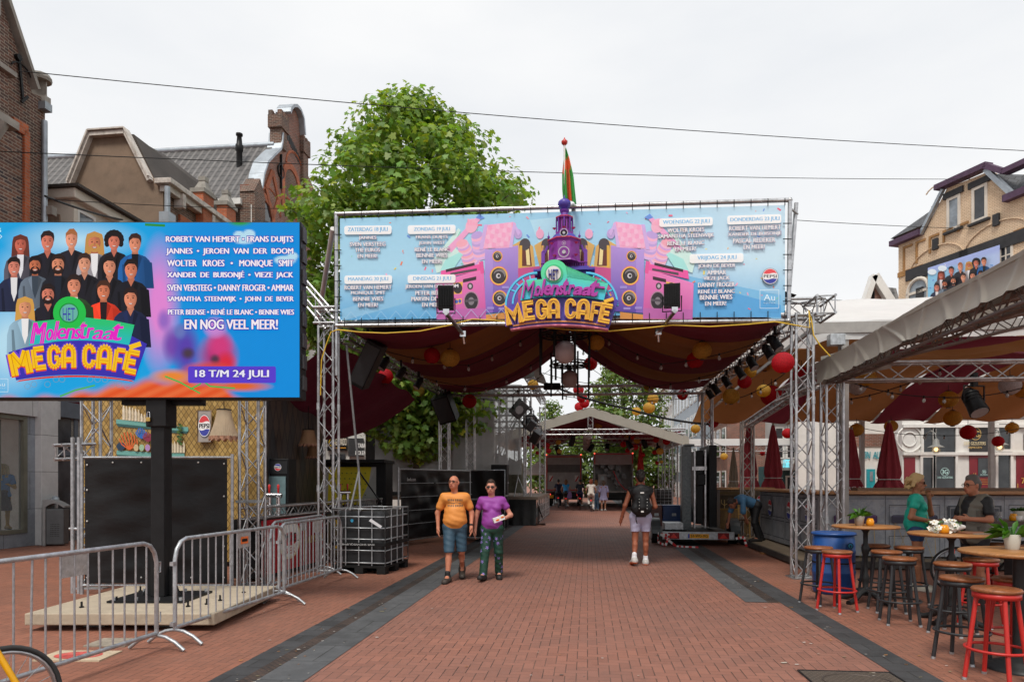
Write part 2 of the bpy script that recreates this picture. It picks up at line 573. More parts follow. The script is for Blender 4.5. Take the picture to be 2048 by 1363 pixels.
# --- paving
def herring(name,c,unit=0.095,tint=0.22,joint=0.045):
 """clay paving laid in a right-angled herringbone; bricks two units long"""
 g=N(name)
 uv=g.uv()
 sp=g.n('SeparateXYZ');g.l(uv,sp.inputs[0])
 x=g.ma('DIVIDE',sp.outputs[0],unit);y=g.ma('DIVIDE',sp.outputs[1],unit)
 i=g.ma('FLOOR',x);j=g.ma('FLOOR',y)
 fx=g.ma('SUBTRACT',x,i);fy=g.ma('SUBTRACT',y,j)
 k=g.ma('FLOORED_MODULO',g.ma('SUBTRACT',i,j),4.0)
 eq=lambda v:g.ma('COMPARE',k,float(v),0.1)
 k0,k1,k2,k3=eq(0),eq(1),eq(2),eq(3)
 big=lambda d,kk:g.ma('ADD',d,kk)
 dl=big(fx,k1);dr=big(g.ma('SUBTRACT',1.0,fx),k0)
 db=big(fy,k2);dt=big(g.ma('SUBTRACT',1.0,fy),k3)
 e=g.ma('MINIMUM',g.ma('MINIMUM',dl,dr),g.ma('MULTIPLY',g.ma('MINIMUM',db,dt),2.2))
 wob=g.ma('MULTIPLY',g.noise(uv,7,3),joint*1.3)
 jm=g.n('MapRange');jm.inputs['From Min'].default_value=joint*0.3;jm.inputs['From Max'].default_value=joint*1.6
 g.l(g.ma('SUBTRACT',e,g.ma('SUBTRACT',wob,joint*0.65)),jm.inputs['Value'])
 oi=g.ma('SUBTRACT',i,k1);oj=g.ma('SUBTRACT',j,k2)
 cb=g.n('CombineXYZ');g.l(oi,cb.inputs[0]);g.l(oj,cb.inputs[1])
 wnz=g.n('TexWhiteNoise',noise_dimensions='3D');g.l(cb.outputs[0],wnz.inputs['Vector'])
 c=lin(c)
 b=g.mix(wnz.outputs['Value'],tuple(v*(1-tint)for v in c),tuple(v*(1+tint)for v in c))
 big1=g.ramp(g.noise(uv,0.33,6,0.7),0.36,0.66)
 b=g.mix(big1,b,g.mix(0.75,b,(c[0]*0.68,c[1]*0.84,c[2]*0.98)))
 b=g.mix(g.ma('MULTIPLY',g.ramp(g.noise(uv,0.75,7,0.75),.55,.72),.5),b,(c[0]*.5,c[1]*.55,c[2]*.6))
 fine=g.ramp(g.noise(uv,5.5,8,0.72),0.54,0.8)
 b=g.mix(g.ma('MULTIPLY',fine,0.45),b,(0.06,0.045,0.04))
 spots=g.ramp(g.noise(uv,13,2,0.4),0.735,0.75)
 b=g.mix(g.ma('MULTIPLY',spots,0.55),b,(0.045,0.04,0.04))
 sand=g.ramp(g.noise(uv,1.1,5,0.6),0.42,0.62)
 jc=g.mix(sand,(0.022,0.015,0.012),(0.11,0.065,0.05))
 b=g.mix(jm.outputs[0],jc,b)
 g.bump(g.ma('ADD',jm.outputs[0],g.ma('MULTIPLY',g.noise(uv,60,4,0.7),0.35)),0.55,0.006)
 r=g.ma('ADD',0.55,g.ma('MULTIPLY',g.noise(uv,2.2,4),0.35))
 return g.done(b,r)
HB_ROAD=herring('road_brick',(0.272,0.113,0.076),.095,.13,.036)
HB_WALK=herring('sidewalk_brick',(0.285,0.108,0.064),0.082,0.13,.034)
def tiles_mat(name,c,bw,bh,ms=0.006,var=0.25,rough=0.7,wear=0.4):
 g=N(name);uv=g.uv();c=lin(c)
 b=g.n('TexBrick');g.l(uv,b.inputs['Vector']);b.offset=0.5
 for k,v in(('Scale',1),('Brick Width',bw),('Row Height',bh),('Mortar Size',ms)):b.inputs[k].default_value=v
 b.inputs['Color1'].default_value=(*[x*(1-var)for x in c],1);b.inputs['Color2'].default_value=(*[x*(1+var)for x in c],1)
 b.inputs['Mortar'].default_value=(0.012,0.011,0.01,1)
 f=g.ramp(g.noise(uv,3.1,8,0.75),0.42,0.75)
 base=g.mix(g.ma('MULTIPLY',f,wear),b.outputs['Color'],tuple(min(1,x*2.3+0.02)for x in c))
 g.bump(g.ma('ADD',g.ma('MULTIPLY',b.outputs['Fac'],-1),g.ma('MULTIPLY',g.noise(uv,40,4),0.3)),0.5,0.006)
 return g.done(base,g.ma('ADD',rough-0.15,g.ma('MULTIPLY',g.noise(uv,1.7,4),0.3)))
BAND=tiles_mat('dark_paving_tile',(0.035,0.035,0.037),0.5,0.25)
SLAB=tiles_mat('grey_gutter_slab',(0.062,0.064,0.067),1.0,0.6,0.006,0.22,0.7,0.45)
GRATE=tiles_mat('rusty_drain_grate',(0.085,0.048,0.034),0.07,0.034,0.013,0.3,0.75,0.3)
def strip(name,l0,l1,d0,d1,z,m,n=1):
 q=M()
 for i in range(n):
  a,b=d0+(d1-d0)*i/n,d0+(d1-d0)*(i+1)/n
  q.add([(l0,a,z),(l1,a,z),(l1,b,z),(l0,b,z)],[(0,1,2,3)])
 o=struct(name,q,m);o.rotation_euler=(0,0,-RY)
 return o
strip('ground',-300,300,-60,900,0.0,HB_WALK)
strip('road',-2.32,2.60,-20,400,0.004,HB_ROAD)
strip('gutter_paving',-3.10,-2.86,-20,200,0.008,BAND)
strip('gutter_drain',-2.86,-2.72,-20,200,0.007,GRATE)
strip('gutter_slabs',-2.72,-2.32,-20,200,0.009,SLAB)
strip('gutter_slabs',2.14,2.44,9.6,200,0.009,SLAB)
strip('gutter_drain',2.44,2.60,9.6,200,0.007,GRATE)
strip('gutter_paving',2.60,2.91,-20,200,0.008,BAND)
# --- building helpers
def loc2(o,u,v,yl=0.0):
 """photo pixel -> (x, z) on the plane local y = yl of thing o"""
 R=o.matrix_basis.to_3x3();t=o.matrix_basis.translation
 n=R@V((0,1,0));p0=t+n*yl
 c=V((0,0,CH));d=V(((u-CX)/F,1,(HZ-v)/F))
 k=(p0-c).dot(n)/d.dot(n)
 q=R.inverted()@(c+d*k-t)
 return q.x,q.z
def face(poly,y0,y1):
 """outline in facade (x, z), extruded from y0 back to y1"""
 return M().prism(poly,lambda x,z,t:(x,y0+(y1-y0)*t,z),1)
GLASS=glass_dark('window_glass')
GLASS2=glass_dark('window_glass_pale',(0.12,0.14,0.16),0.08)
def window(parent,x0,x1,z0,z1,y=0.0,fw=0.07,fm=WHITE,pm=GLASS,mull=0,trans=0,lintel=None,sill=None,name='window'):
 m=M()
 yf=y-0.05
 m.box((x0,yf,z0),(x0+fw,y+.02,z1));m.box((x1-fw,yf,z0),(x1,y+.02,z1))
 m.box((x0+fw,yf,z1-fw),(x1-fw,y+.02,z1));m.box((x0+fw,yf,z0),(x1-fw,y+.02,z0+fw))
 for i in range(mull):
  c=x0+(x1-x0)*(i+1)/(mull+1);m.box((c-.025,yf+.008,z0+fw),(c+.025,y+.01,z1-fw))
 for i in range(trans):
  c=z0+(z1-z0)*(i+1)/(trans+1);m.box((x0+fw,yf+.012,c-.025),(x1-fw,y+.012,c+.025))
 wdw=part(name,m,fm,parent)
 part('pane',M().box((x0+fw,y-.022,z0+fw),(x1-fw,y+.005,z1-fw)),pm,wdw)
 if lintel:part('lintel',M().box((x0-.15,y-.09,z1),(x1+.15,y+.02,z1+.28)),lintel,wdw)
 if sill:part('sill',M().box((x0-.12,y-.14,z0-.1),(x1+.12,y+.02,z0)),sill,wdw)
 return wdw
def house_l(name,label,d0,l=-14.3):
 return thing(name,label,'building',RD(l,d0),PI/2-RY)
def house_r(name,label,d0,l):
 return thing(name,label,'building',RD(l,d0),-PI/2-RY)
BRK_DARK=brick('dark_brown_brick',(0.17,0.07,0.045),(0.075,0.045,0.038),(0.33,0.28,0.22),0.22,0.075,0.009)
BRK_MIX=brick('mixed_panel_brick',(0.24,0.11,0.07),(0.05,0.04,0.045),(0.36,0.3,0.24),0.24,0.085,0.011,0.5)
BRK_ORANGE=brick('orange_brick',(0.52,0.13,0.045),(0.38,0.09,0.035),(0.3,0.2,0.14),0.22,0.075,0.008)
BRK_RED=brick('red_brown_brick',(0.3,0.105,0.065),(0.17,0.075,0.055),(0.34,0.29,0.25),0.22,0.07,0.009)
BRK_YEL=brick('yellow_brick',(0.78,0.6,0.42),(0.7,0.51,0.34),(0.42,0.29,0.19),0.22,0.07,0.009,0.15)
STONE=mat('grey_stone',(0.3,0.28,0.25),0.85,0,0.25,2.5,0.4,12,dirt=((0.1,0.09,0.08),0.6))
ZINC=mat('zinc',(0.36,0.4,0.44),0.45,0.5,0.2,2.2,dirt=((0.2,0.21,0.22),0.5))
RENDER=mat('brown_render',(0.24,0.17,0.12),0.95,0,0.18,0.9,0.5,60,dirt=((0.1,0.075,0.055),0.5))
CREAM=mat('cream_paint',(0.66,0.6,0.52),0.6,0,0.1,1.5,dirt=((0.3,0.25,0.2),0.35))
PEEL=mat('peeling_white_board',(0.6,0.55,0.5),0.8,0,0.2,5,dirt=((0.2,0.15,0.12),0.8))
BITU=mat('dark_brown_roofing',(0.05,0.04,0.034),0.75,0,0.3,1.2,0.3,20)
BLUESTONE=tiles_mat('blue_grey_stone_cladding',(0.25,0.275,0.31),1.6,0.95,0.006,0.12,0.55,0.3)
PALESTONE=tiles_mat('pale_grey_stone_cladding',(0.55,0.55,0.55),1.6,0.95,0.006,0.12,0.7,0.25)
def pantile(name,c,w=0.34,h=0.42):
 g=N(name);uv=g.uv();c=lin(c)
 sp=g.n('SeparateXYZ');g.l(uv,sp.inputs[0])
 row=g.ma('DIVIDE',sp.outputs[1],h);fr=g.ma('FRACT',row)
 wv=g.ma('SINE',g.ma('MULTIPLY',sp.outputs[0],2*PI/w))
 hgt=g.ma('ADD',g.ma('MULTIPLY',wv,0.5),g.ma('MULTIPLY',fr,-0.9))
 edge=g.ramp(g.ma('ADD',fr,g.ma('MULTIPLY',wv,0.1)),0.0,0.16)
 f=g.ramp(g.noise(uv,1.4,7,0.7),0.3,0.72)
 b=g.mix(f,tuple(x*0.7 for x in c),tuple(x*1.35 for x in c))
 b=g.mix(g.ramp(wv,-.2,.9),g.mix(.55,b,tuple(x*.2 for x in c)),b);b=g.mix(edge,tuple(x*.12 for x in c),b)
 g.bump(hgt,1.0,0.06)
 return g.done(b,0.55)
PAN=pantile('grey_roof_tile',(0.15,0.14,0.135))
SLATE=tiles_mat('slate',(0.06,0.063,0.07),0.3,0.22,0.012,0.3,0.6,0.25)
# --- left: church-like brick building with the shop below
b=house_l('brick_building','tall dark brick building with sloping stone gable and shop window beneath',8.0)
p=lambda u,v,y=0.0:loc2(b,u,v,y)
xr=p(90,300)[0]
zk=p(88,196)[1]
s1,s0=p(64,186),p(2,0)
sl=(s0[1]-s1[1])/(s0[0]-s1[0])
xt=3.0
poly=[(0,4.15),(xr,4.15),(xr,zk),(s1[0],s1[1]),(xt,s1[1]+sl*(xt-s1[0])),(0,s1[1]+sl*(xt-s1[0]))]
part('wall',face(poly,0,7),BRK_DARK,b)
cm=M()
cm.bar((s1[0]+.05,-.02,s1[1]+.12),(xt,-.02,s1[1]+sl*(xt-s1[0])+.12),.3,.1,(0,0,1))
part('coping',cm,STONE,b)
km=M()
km.box((s1[0]+.3,-.12,zk-.2),(xr+.06,.5,zk+.02));km.box((s1[0]+.4,-.06,zk+.02),(xr+.0,.45,zk+.45));km.lathe([(.24,0),(.26,.08),(.2,.18),(.02,.26)],((s1[0]+xr)/2+.2,.1,zk+.45),10)
km.box((s1[0]+.3,-.3,p(90,425)[1]-.1),(xr+.05,.02,p(90,425)[1]+.12))
part('kneeler',km,STONE,b,bevel=.02)
pm=M();x17=p(16,100,-.5)[0]
pm.box((0,-.5,p(10,255,-.5)[1]),(x17,0,p(10,45,-.5)[1]))
part('buttress',pm,BRK_DARK,b)
sm_=M()
sm_.box((0,-.6,p(10,45,-.5)[1]),(x17-.3,.0,p(10,-60,-.5)[1]));sm_.box((0,-.62,p(10,146,-.5)[1]),(x17+.14,0,p(10,136,-.5)[1]))
sm_.box((0,-.62,p(10,250,-.5)[1]),(x17+.2,0,p(10,234,-.5)[1]));sm_.lathe([(.1,-.75),(.16,-.4),(.3,-.1),(.34,0)],(x17-.25,-.3,p(10,250,-.5)[1]),8)
part('buttress_cap',sm_,STONE,b,bevel=.02)
om=M();xo0,xo1=p(43,340)[0],p(54,340)[0]
om.box((xo0,-.09,4.3),(xo1,.0,p(48,262)[1]));om.bar((xo1-.05,-.045,p(50,262)[1]),(p(22,246)[0],-.045,p(22,246)[1]),.09,.3,(0,0,1))
part('orange_brick_trim',om,BRK_ORANGE,b)
part('recessed_panel',M().box((xo0-2.6,-.025,4.3),(xo0,.0,p(40,268)[1])),BRK_MIX,b)
am=M();ax,az=p(38,165)
am.bar((ax-.06,-.06,az+.55),(ax+.06,-.06,az-.45),.04,.06);am.tube([(ax+.3*math.sin(t),-.07,az+.45-.4*abs(math.sin(t*.5))**2)for t in[-1.4+.28*i for i in range(11)]],.022,6)
am.cyl((ax-.08,-.1,az+.58),(ax-.08,.0,az+.58),.08);am.bar((ax+.2,-.07,az-.25),(ax-.0,-.07,az-.5),.04,.06)
part('wall_anchor',am,BLACK,b)
part('wall_plinth',M().box((0,0,0),(xr,7,.25)),STONE,b)
q=lambda u,v:loc2(b,u,v,-.12)
w0,w1,wz0,wz1=1.0,q(46,950)[0],0.35,q(30,838)[1]
sx1,px0,px1=q(70,950)[0],q(70,950)[0],q(104,950)[0]
fm_=M();fm_.box((0,-.12,wz1+.22),(px0,0,4.2));fm_.box((w1+.12,-.12,0),(px0,0,wz1+.22));fm_.box((0,-.12,0),(w1+.12,0,wz0))
part('shop_front',fm_,BLUESTONE,b)
part('pilaster',M().box((px0,-.3,0),(px1,0,4.15)),PALESTONE,b,bevel=.01)
part('fascia',M().box((0,-.2,q(60,832)[1]),(px1+.2,0.01,4.25)),PALESTONE,b)
fr=mat('bronze_frame',(0.2,0.2,0.16),0.5,0.3)
wm=M();wm.box((w1,-.14,wz0),(w1+.12,.0,wz1+.22));wm.box((0,-.14,wz1),(w1,0,wz1+.22));wm.box((0,-.14,wz0),(w1,0,wz0+.1));wm.box((w1-.55,.25,wz0+.1),(w1-.25,.45,wz1))
sw=part('shop_window',wm,fr,b)
part('pane',M().box((0,-.06,wz0+.1),(w1,-.05,wz1)),clear('shop_glass',(.9,.93,.94),.86),sw)
im=M();im.box((0,1.0,0),(w1+.1,1.1,wz1+.2));im.box((0,-.04,.1),(w1,1.0,.42))
part('display_floor',im,mat('dark_interior',(.13,.085,.07),.7,0,.4,2),b)
dm=M();xx=px1+.02
dm.box((xx,-.02,0),(q(215,950)[0]+3,.06,.9));dm.box((xx,.02,.9),(q(215,950)[0]+3,.06,3.4))
part('dark_shop_bay',dm,glass_dark('dark_shop_glass',(.03,.033,.038),.12),b)
dm=M();dm.box((xx+.9,-.04,0),(xx+1.02,.0,3.4));dm.box((xx,-.1,3.4),(xx+6,.06,4.0));dm.box((xx,-.06,2.35),(xx+6,.0,2.5))
part('bay_frame',dm,mat('grey_blue_paint',(.12,.14,.17),.5),b)
part('upper_wall',M().box((xx,.05,4.0),(xx+6,.4,5.6)),CREAM,b)
pm=M()
pm.tube([(px1+.08,-.12,.9),(px1+.08,-.12,4.2)],.06,8)
pm.tube([(px1-.35,-.42,.02),(px1-.35,-.42,.95),(px1-.3,-.42,1.1),(px1-.18,-.38,1.18),(px1+.05,-.14,1.2)],.085,10)
xd=p(88,330,-.15)[0]
pm.tube([(xd+.1,-.08,4.3),(xd+.1,-.08,p(88,245)[1])],.07,8);pm.box((xd-.02,-.2,p(88,225)[1]),(xd+.22,.04,p(88,210)[1]))
part('downpipe',pm,ZINC,b)
# --- cream dormer house
b=house_l('cream_house','low cream painted upper storey with pale windows beside the brick church gable',loc2(b,143,400)[0]+8.0)
p=lambda u,v,y=0.0:loc2(b,u,v,y)
zc=p(143,374)[1];xe=p(276,440)[0]+1.2
part('wall',M().box((0.02,.02,0.1),(xe,3,zc-.3)),CREAM,b)
part('side_wall',M().box((-.04,.35,zc-3.6),(.02,3,zc-.75)),RENDER,b)
cm=M();cm.box((-.12,-.2,zc-.34),(xe,3.2,zc-.06));part('cornice',cm,CREAM,b,bevel=.03)
part('roof',M().box((-.2,-.36,zc-.06),(xe+.05,3.3,zc+.02)),BITU,b)
window(b,p(153,420)[0],p(190,420)[0],zc-2.6,zc-.5,.02,.09,WHITE,GLASS2)
window(b,p(198,430)[0],p(226,430)[0],zc-2.6,zc-.6,.02,.12,WHITE,GLASS2)
part('pilaster',M().box((p(144,420)[0],-.06,zc-3),(p(152,420)[0],.02,zc-.55)),CREAM,b)
# --- brown rendered gable house, white cornice on the street
b=house_l('gable_house','brown rendered house with white bargeboards and dark mansard roof',21.7)
q=lambda u,v:PD(u,v,21.7)
def gx(u,v):
 l,z=q(u,v);return-(l+14.3),z
out=[(150,470),(146,366),(185,271),(255,266),(303,358),(326,358),(326,470)]
gp=[gx(*k)for k in out]
gp[0]=(gp[0][0],6.0);gp[-1]=(gp[-1][0],0.1)
m=M().prism(gp,lambda y,z,t:(t,y,z),.3)
part('gable_wall',m,RENDER,b)
rp=[gx(*k)for k in((140,376),(182,272),(222,262),(258,264),(304,362),(306,376))]
part('roof',M().prism(rp,lambda y,z,t:(.25+t,y,z+.05),8.2),BITU,b)
bm=M()
for a,c in(((143,368),(184,266)),((184,266),(256,261)),((256,261),(304,357))):
 (ya,za),(yc,zc_)=gx(*a),gx(*c)
 bm.bar((-.06,ya,za-.12),(-.06,yc,zc_-.12),.26,.13,(0,0,1)if abs(ya-yc)>.5 and abs(za-zc_)<.5 else(0,1,0))
 bm.bar((-.1,ya,za),(-.1,yc,zc_),.3,.05,(0,0,1)if abs(ya-yc)>.5 and abs(za-zc_)<.5 else(0,1,0))
part('roof',M().add([(.4,gx(184,271)[0],gx(184,271)[1]),(.4,gx(256,265)[0],gx(256,265)[1]),(8,gx(256,265)[0],gx(256,265)[1]),(8,gx(184,271)[0],gx(184,271)[1]),(3.0,gx(225,250)[0],gx(225,246)[1]+.3),(8,gx(225,250)[0],gx(225,246)[1]+.3)],[(0,1,4),(1,2,5,4),(0,4,5,3)]),BITU,b)
part('bargeboard',bm,PEEL,b)
ze=gx(326,372)[1]
part('front_wall',M().box((.3,.0,0.1),(6.6,.3,ze)),BRK_DARK,b)
cm=M();cm.box((-.2,-.4,ze+.02),(5.0,.2,ze+.2));cm.box((-.05,-.25,ze-.2),(4.9,.1,ze+.02))
for i in range(3):cm.box((.6+i*1.9,-.35,ze-.5),(.78+i*1.9,.0,ze))
part('cornice',cm,PEEL,b,bevel=.02)
om=M()
for u in(402,448):
 x=loc2(b,u,420)[0];zt=loc2(b,u,392 if u<420 else 417)[1]
 om.box((x-.35,-.3,zt-3),(x+.35,.1,zt))
om.box((loc2(b,402,420)[0],-.12,ze-3),(6.5,.1,ze-.2))
part('orange_brick_pier',om,BRK_ORANGE,b)
om=M()
for u in(402,448):
 x=loc2(b,u,420)[0];zt=loc2(b,u,392 if u<420 else 417)[1]
 om.box((x-.4,-.36,zt),(x+.4,.2,zt+.15));om.lathe([(.36,.15),(.16,.5),(.19,.53),(.19,.68),(.02,.72)],(x,-.1,zt),4,None,False,PI/4)
part('pier_cap',om,STONE,b)
for i in range(3):window(b,1.0+i*1.35,1.9+i*1.35,ze-2.6,ze-.9,0,.1,WHITE,GLASS,0,1,BRK_ORANGE,STONE)
part('downpipe',M().tube([(-.15,-.25,ze-4),(-.15,-.25,ze-.1)],.09,8).box((-.35,-.42,ze-1.4),(.05,-.08,ze-1.0)),ZINC,b)
# --- brick house with tiled roof and curved gable
b=house_l('curved_gable_house','red brown brick house with curved zinc gable and grey tiled roof',28.2)
p=lambda u,v,y=0.0:loc2(b,u,v,y)
left=[(505,374),(519,378),(523,350),(531,326),(544,312),(557,300),(560,285),(561,268)]
arch=[(571,228),(573,220),(578,214),(585,214),(592,222),(598,238),(601,272)]
pts=[p(*k)for k in left]+[p(*k)for k in arch]+[p(603,300),p(608,330),p(616,350)]
xm=pts[-1][0]+1.0
poly=[(-.6,.1),(xm,.1),(xm,pts[-1][1]-.5)]+pts[::-1]+[(-.6,pts[0][1])]
part('wall',face(poly,0,.4),BRK_RED,b)
zm=M()
zp=pts[1:8]
for a,c in zip(zp,zp[1:]):zm.bar((a[0]-.1,.15,a[1]),(c[0]-.1,.15,c[1]),.7,.1,(1,0,0))
ap=pts[8:15]
for a,c in zip(ap,ap[1:]):zm.bar((a[0],.1,a[1]+.05),(c[0],.1,c[1]+.05),.75,.14,(1,0,.01))
part('zinc_coping',zm,ZINC,b)
tm=M()
for(u,v0,v1)in((562,268,228),(606,345,278)):
 x,za=p(u,v0);zb=p(u,v1)[1]
 tm.box((x-.3,-.15,za-.7),(x+.3,.4,zb-.8));tm.box((x-.42,-.22,zb-.8),(x+.42,.45,zb-.22))
 for i in range(-1,2):
  for y in(-.2,.25):tm.box((x+i*.31-.1,y-.02,zb-.22),(x+i*.31+.1,y+.18,zb))
x,za=p(505,374);tm.box((x-.5,-.35,.1),(x+.45,.3,za-.4));tm.prism([(x-.55,za-.4),(x+.5,za-.4),(x,za+.35)],lambda a,z,t:(a,-.35+t,z),.65)
part('pinnacle',tm,BRK_DARK,b)
part('stone_bracket',M().box((x-.6,-.75,za-2.4),(x+.5,-.3,za-1.7)).lathe([(.05,-.5),(.3,-.1),(.4,.3)],(x,-.5,za-1.9),8),mat('blackened_stone',(.06,.055,.05),.9),b)
def arch_win(cx,cz,r,h,y):
 o=M();o.prism([(cx+(r+.3)*math.cos(t),cz+(r+.3)*math.sin(t))for t in[PI*i/14 for i in range(15)]]+[(cx+r*math.cos(t),cz+r*math.sin(t))for t in[PI-PI*i/14 for i in range(15)]],lambda a,z,t:(a,y-.06+t,z),.06)
 o.box((cx-r-.3,y-.05,cz-h),(cx-r,y,cz));o.box((cx+r,y-.05,cz-h),(cx+r+.3,y,cz))
 return o
x,z=p(582,372);wn_=part('window',arch_win(x,z,.75,1.5,0),BRK_ORANGE,b)
part('pane',M().prism([(x+.75*math.cos(t),z+.75*math.sin(t))for t in[PI*i/12 for i in range(13)]]+[(x-.75,z-1.5),(x+.75,z-1.5)],lambda a,zz,t:(a,-.01+t,zz),.02),BRK_DARK,wn_)
x,z=p(528,432);wn_=part('window',arch_win(x,z,.7,2,0),BRK_ORANGE,b)
part('pane',M().prism([(x+.7*math.cos(t),z+.7*math.sin(t))for t in[PI*i/12 for i in range(13)]]+[(x-.7,z-2),(x+.7,z-2)],lambda a,zz,t:(a,-.01+t,zz),.02),GLASS,wn_)
x,z=p(543,388);dm=M()
for k in range(4):
 c=[(0,1.05),(.62,0),(0,-1.05),(-.62,0)]
 dm.bar((x+c[k][0],-.03,z+c[k][1]),(x+c[(k+1)%4][0],-.03,z+c[(k+1)%4][1]),.1,.22,(1,0,.3))
wn_=part('window',dm,BRK_ORANGE,b,label='diamond-shaped window')
part('pane',M().prism([(x,z+.9),(x-.5,z),(x,z-.9),(x+.5,z)],lambda a,zz,t:(a,-.02+t*.02,zz),1),BRK_RED,wn_)
am_=M();x,z=p(560,343);am_.bar((x,-.05,z-.8),(x,-.05,z+.8),.05,.12);am_.tube([(x+.3*math.sin(t),-.05,z+.3*math.cos(t))for t in[PI*i/6 for i in range(12)]],.04,5,True)
part('wall_anchor',am_,BLACK,b)
tr=M()
for i in range(7):
 x,z=p(577+3.4*i,268+7.2*i);tr.box((x-.16,-.02,z-.35),(x+.16,.01,z))
part('slit_row',tr,BLACK,b)
om=M()
for(u,v)in((590,350),(540,425),(575,440)):
 x,z=p(u,v);om.tube([(x+1.05*math.cos(t),-.0,z+1.05*math.sin(t))for t in[PI*.05+PI*.9*i/12 for i in range(13)]],.07,5)
part('orange_brick_arch',om,BRK_ORANGE,b)
ry0,rz0=p(470,408)[1],0
ridge=p(541,290,.4)
ez=p(505,405)[1]
part('roof',M().add([(-.75,.25,ez),(ridge[0],.25,ridge[1]),(ridge[0],16,ridge[1]),(-.75,16,ez),(-.75,.25,ez-.15),(ridge[0],16,ridge[1]-.3)],[(0,1,2,3),(0,3,5),(0,4,1)]).add([(ridge[0],.25,ridge[1]),(ridge[0]+4,.25,ez),(ridge[0]+4,16,ez),(ridge[0],16,ridge[1])],[(0,1,2,3)]),PAN,b)
part('ridge_cap',M().tube([(ridge[0],.2,ridge[1]),(ridge[0],16,ridge[1])],.14,8),ZINC,b)
part('side_wall',M().box((-.5,.4,.1),(-.2,16,ez-.1)),BRK_DARK,b)
part('gutter',M().box((-.95,.2,ez-.3),(-.55,16,ez-.05)).tube([(-.7,-.2,ez-4),(-.7,-.2,ez-.3)],.1,8),WHITE,b)
fx,fz=loc2(b,483,310,0)
y_fl=2.7;fzz=ez+(ridge[1]-ez)*.62;fxx=-.75+(ridge[0]+.75)*.62
part('flue',M().lathe([(.13,-.3),(.13,.6),(.17,.65),(.17,.9),(.13,.95),(.1,1.3),(.15,1.33),(.15,1.42),(.04,1.46)],(fxx,1.33,fzz),10),BLACK,b)
# --- right: yellow brick house on the square
b=thing('yellow_brick_house','yellow brick house with slate mansard roof, purple gutters and an open window','building',((1797-CX)/F*34,34,0),math.atan2(-.964,.264))
p=lambda u,v,y=0.0:loc2(b,u,v,y)
z6=lambda x,y:p(1620+x/3.407,300+y/3.407)
wall=[z6(600,2200),z6(1560,2200),z6(1560,330),z6(1395,325),z6(1212,150),z6(935,262),z6(778,575),z6(600,665)]
x_end=z6(1560,500)[0]
zc1=z6(780,575)[1]
wall=[(0,.1),(9,.1),(9,zc1),(z6(1392,325)[0],z6(1392,325)[1]),z6(1212,148),z6(932,262),z6(776,572),(z6(776,572)[0],zc1),(0,zc1)]
part('wall',face(wall,0,.5),BRK_YEL,b)
part('side_wall',M().box((0,.5,.1),(.4,9,zc1)),BRK_YEL,b)
PURP=mat('purple_gutter_paint',(.075,.035,.075),.6,0,.25,4)
cm=M();xa,xb=z6(770,575)[0],z6(1345,340)[0]
cm.box((-.3,-.3,zc1-.0),(xa,.3,zc1+.26));cm.box((xb,-.3,z6(1345,360)[1]-.0),(9,.3,z6(1345,360)[1]+.28))
a1,a2=z6(905,250),z6(1218,110)
cm.bar((a1[0]-.2,-.1,a1[1]),(a2[0]+.1,-.1,a2[1]),.45,.24,(0,0,1));a3=z6(1345,150);cm.bar((a2[0],-.1,a2[1]),(a3[0],-.1,a3[1]),.45,.22,(0,0,1));cm.bar((a3[0],-.1,a3[1]),(a3[0]+2.2,-.1,a3[1]+.0),.45,.22)
zt=z6(800,365)[1];cm.box((z6(735,395)[0],.8,zt-.1),(z6(880,330)[0]+.6,1.4,zt+.16))
part('gutter',cm,PURP,b)
sm_=M()
xs0,xs1=z6(735,400)[0]+.1,z6(860,380)[0]+.3
sm_.add([(-.3,-.2,zc1+.4),(xa+.05,-.2,zc1+.4),(xs1,.8,zt),(xs0,.8,zt),(-.3,8,zc1+.4),(xs0,8,zt)],[(0,1,2,3),(4,0,3,5)])
c0=z6(1212,150);sm_.add([(c0[0]+.1,.1,c0[1]-.1),(z6(1395,320)[0],-.1,z6(1395,320)[1]+.1),(9,-.2,z6(1345,360)[1]+.35),(9,.9,a3[1]),(a3[0],.9,a3[1])],[(0,1,2,3,4)])
part('roof',sm_,SLATE,b)
lm=M();e0,e1=z6(776,570),z6(932,262);lm.bar((e0[0]-.1,-.1,e0[1]),(e1[0]-.1,-.1,e1[1]),.16,.14,(1,0,0))
f0,f1=z6(1212,150),z6(1395,322);lm.bar((f0[0],-.1,f0[1]+.1),(f1[0],-.1,f1[1]+.1),.2,.2,(1,0,0))
part('lead_edge',lm,ZINC,b)
DARKST=mat('dark_lintel_stone',(.03,.03,.033),.8,0,.3,3)
def ywin(x0,y0,x1,y1,**k):
 a,c=z6(x0,(y0)),z6(x1,y1)
 return a[0],c[0]
za,zb=z6(935,555)[1],z6(935,335)[1]
window(b,z6(935,450)[0],z6(1028,450)[0],za-.05,zb,0,.13,CREAM,GLASS2,0,0,DARKST,DARKST)
za,zb=z6(1105,505)[1],z6(1105,265)[1]
window(b,z6(1105,450)[0],z6(1213,450)[0],za,zb,0,.13,CREAM,GLASS,0,0,DARKST,DARKST)
am=M()
for(cx_,cy_,ww)in((860,690,1.25),(1275,545,1.3)):
 cx,cz=z6(cx_,cy_+100)
 am.tube([(cx+ww*1.2*math.cos(t),-.03,cz+ww*.75*math.sin(t))for t in[.3+(PI-.6)*i/10 for i in range(11)]],.03,5)
 am.box((cx-.14,-.1,cz+ww*.62),(cx+.14,0,cz+ww*.62+.5),1)
 am.box((cx-ww*1.35,-.07,cz-.25),(cx+ww*1.35,.0,cz+.28),1)
x1,z1_=z6(765,840);am.box((x1-.1,-.06,z1_-.2),(x1+.4,0,z1_+.2),1)
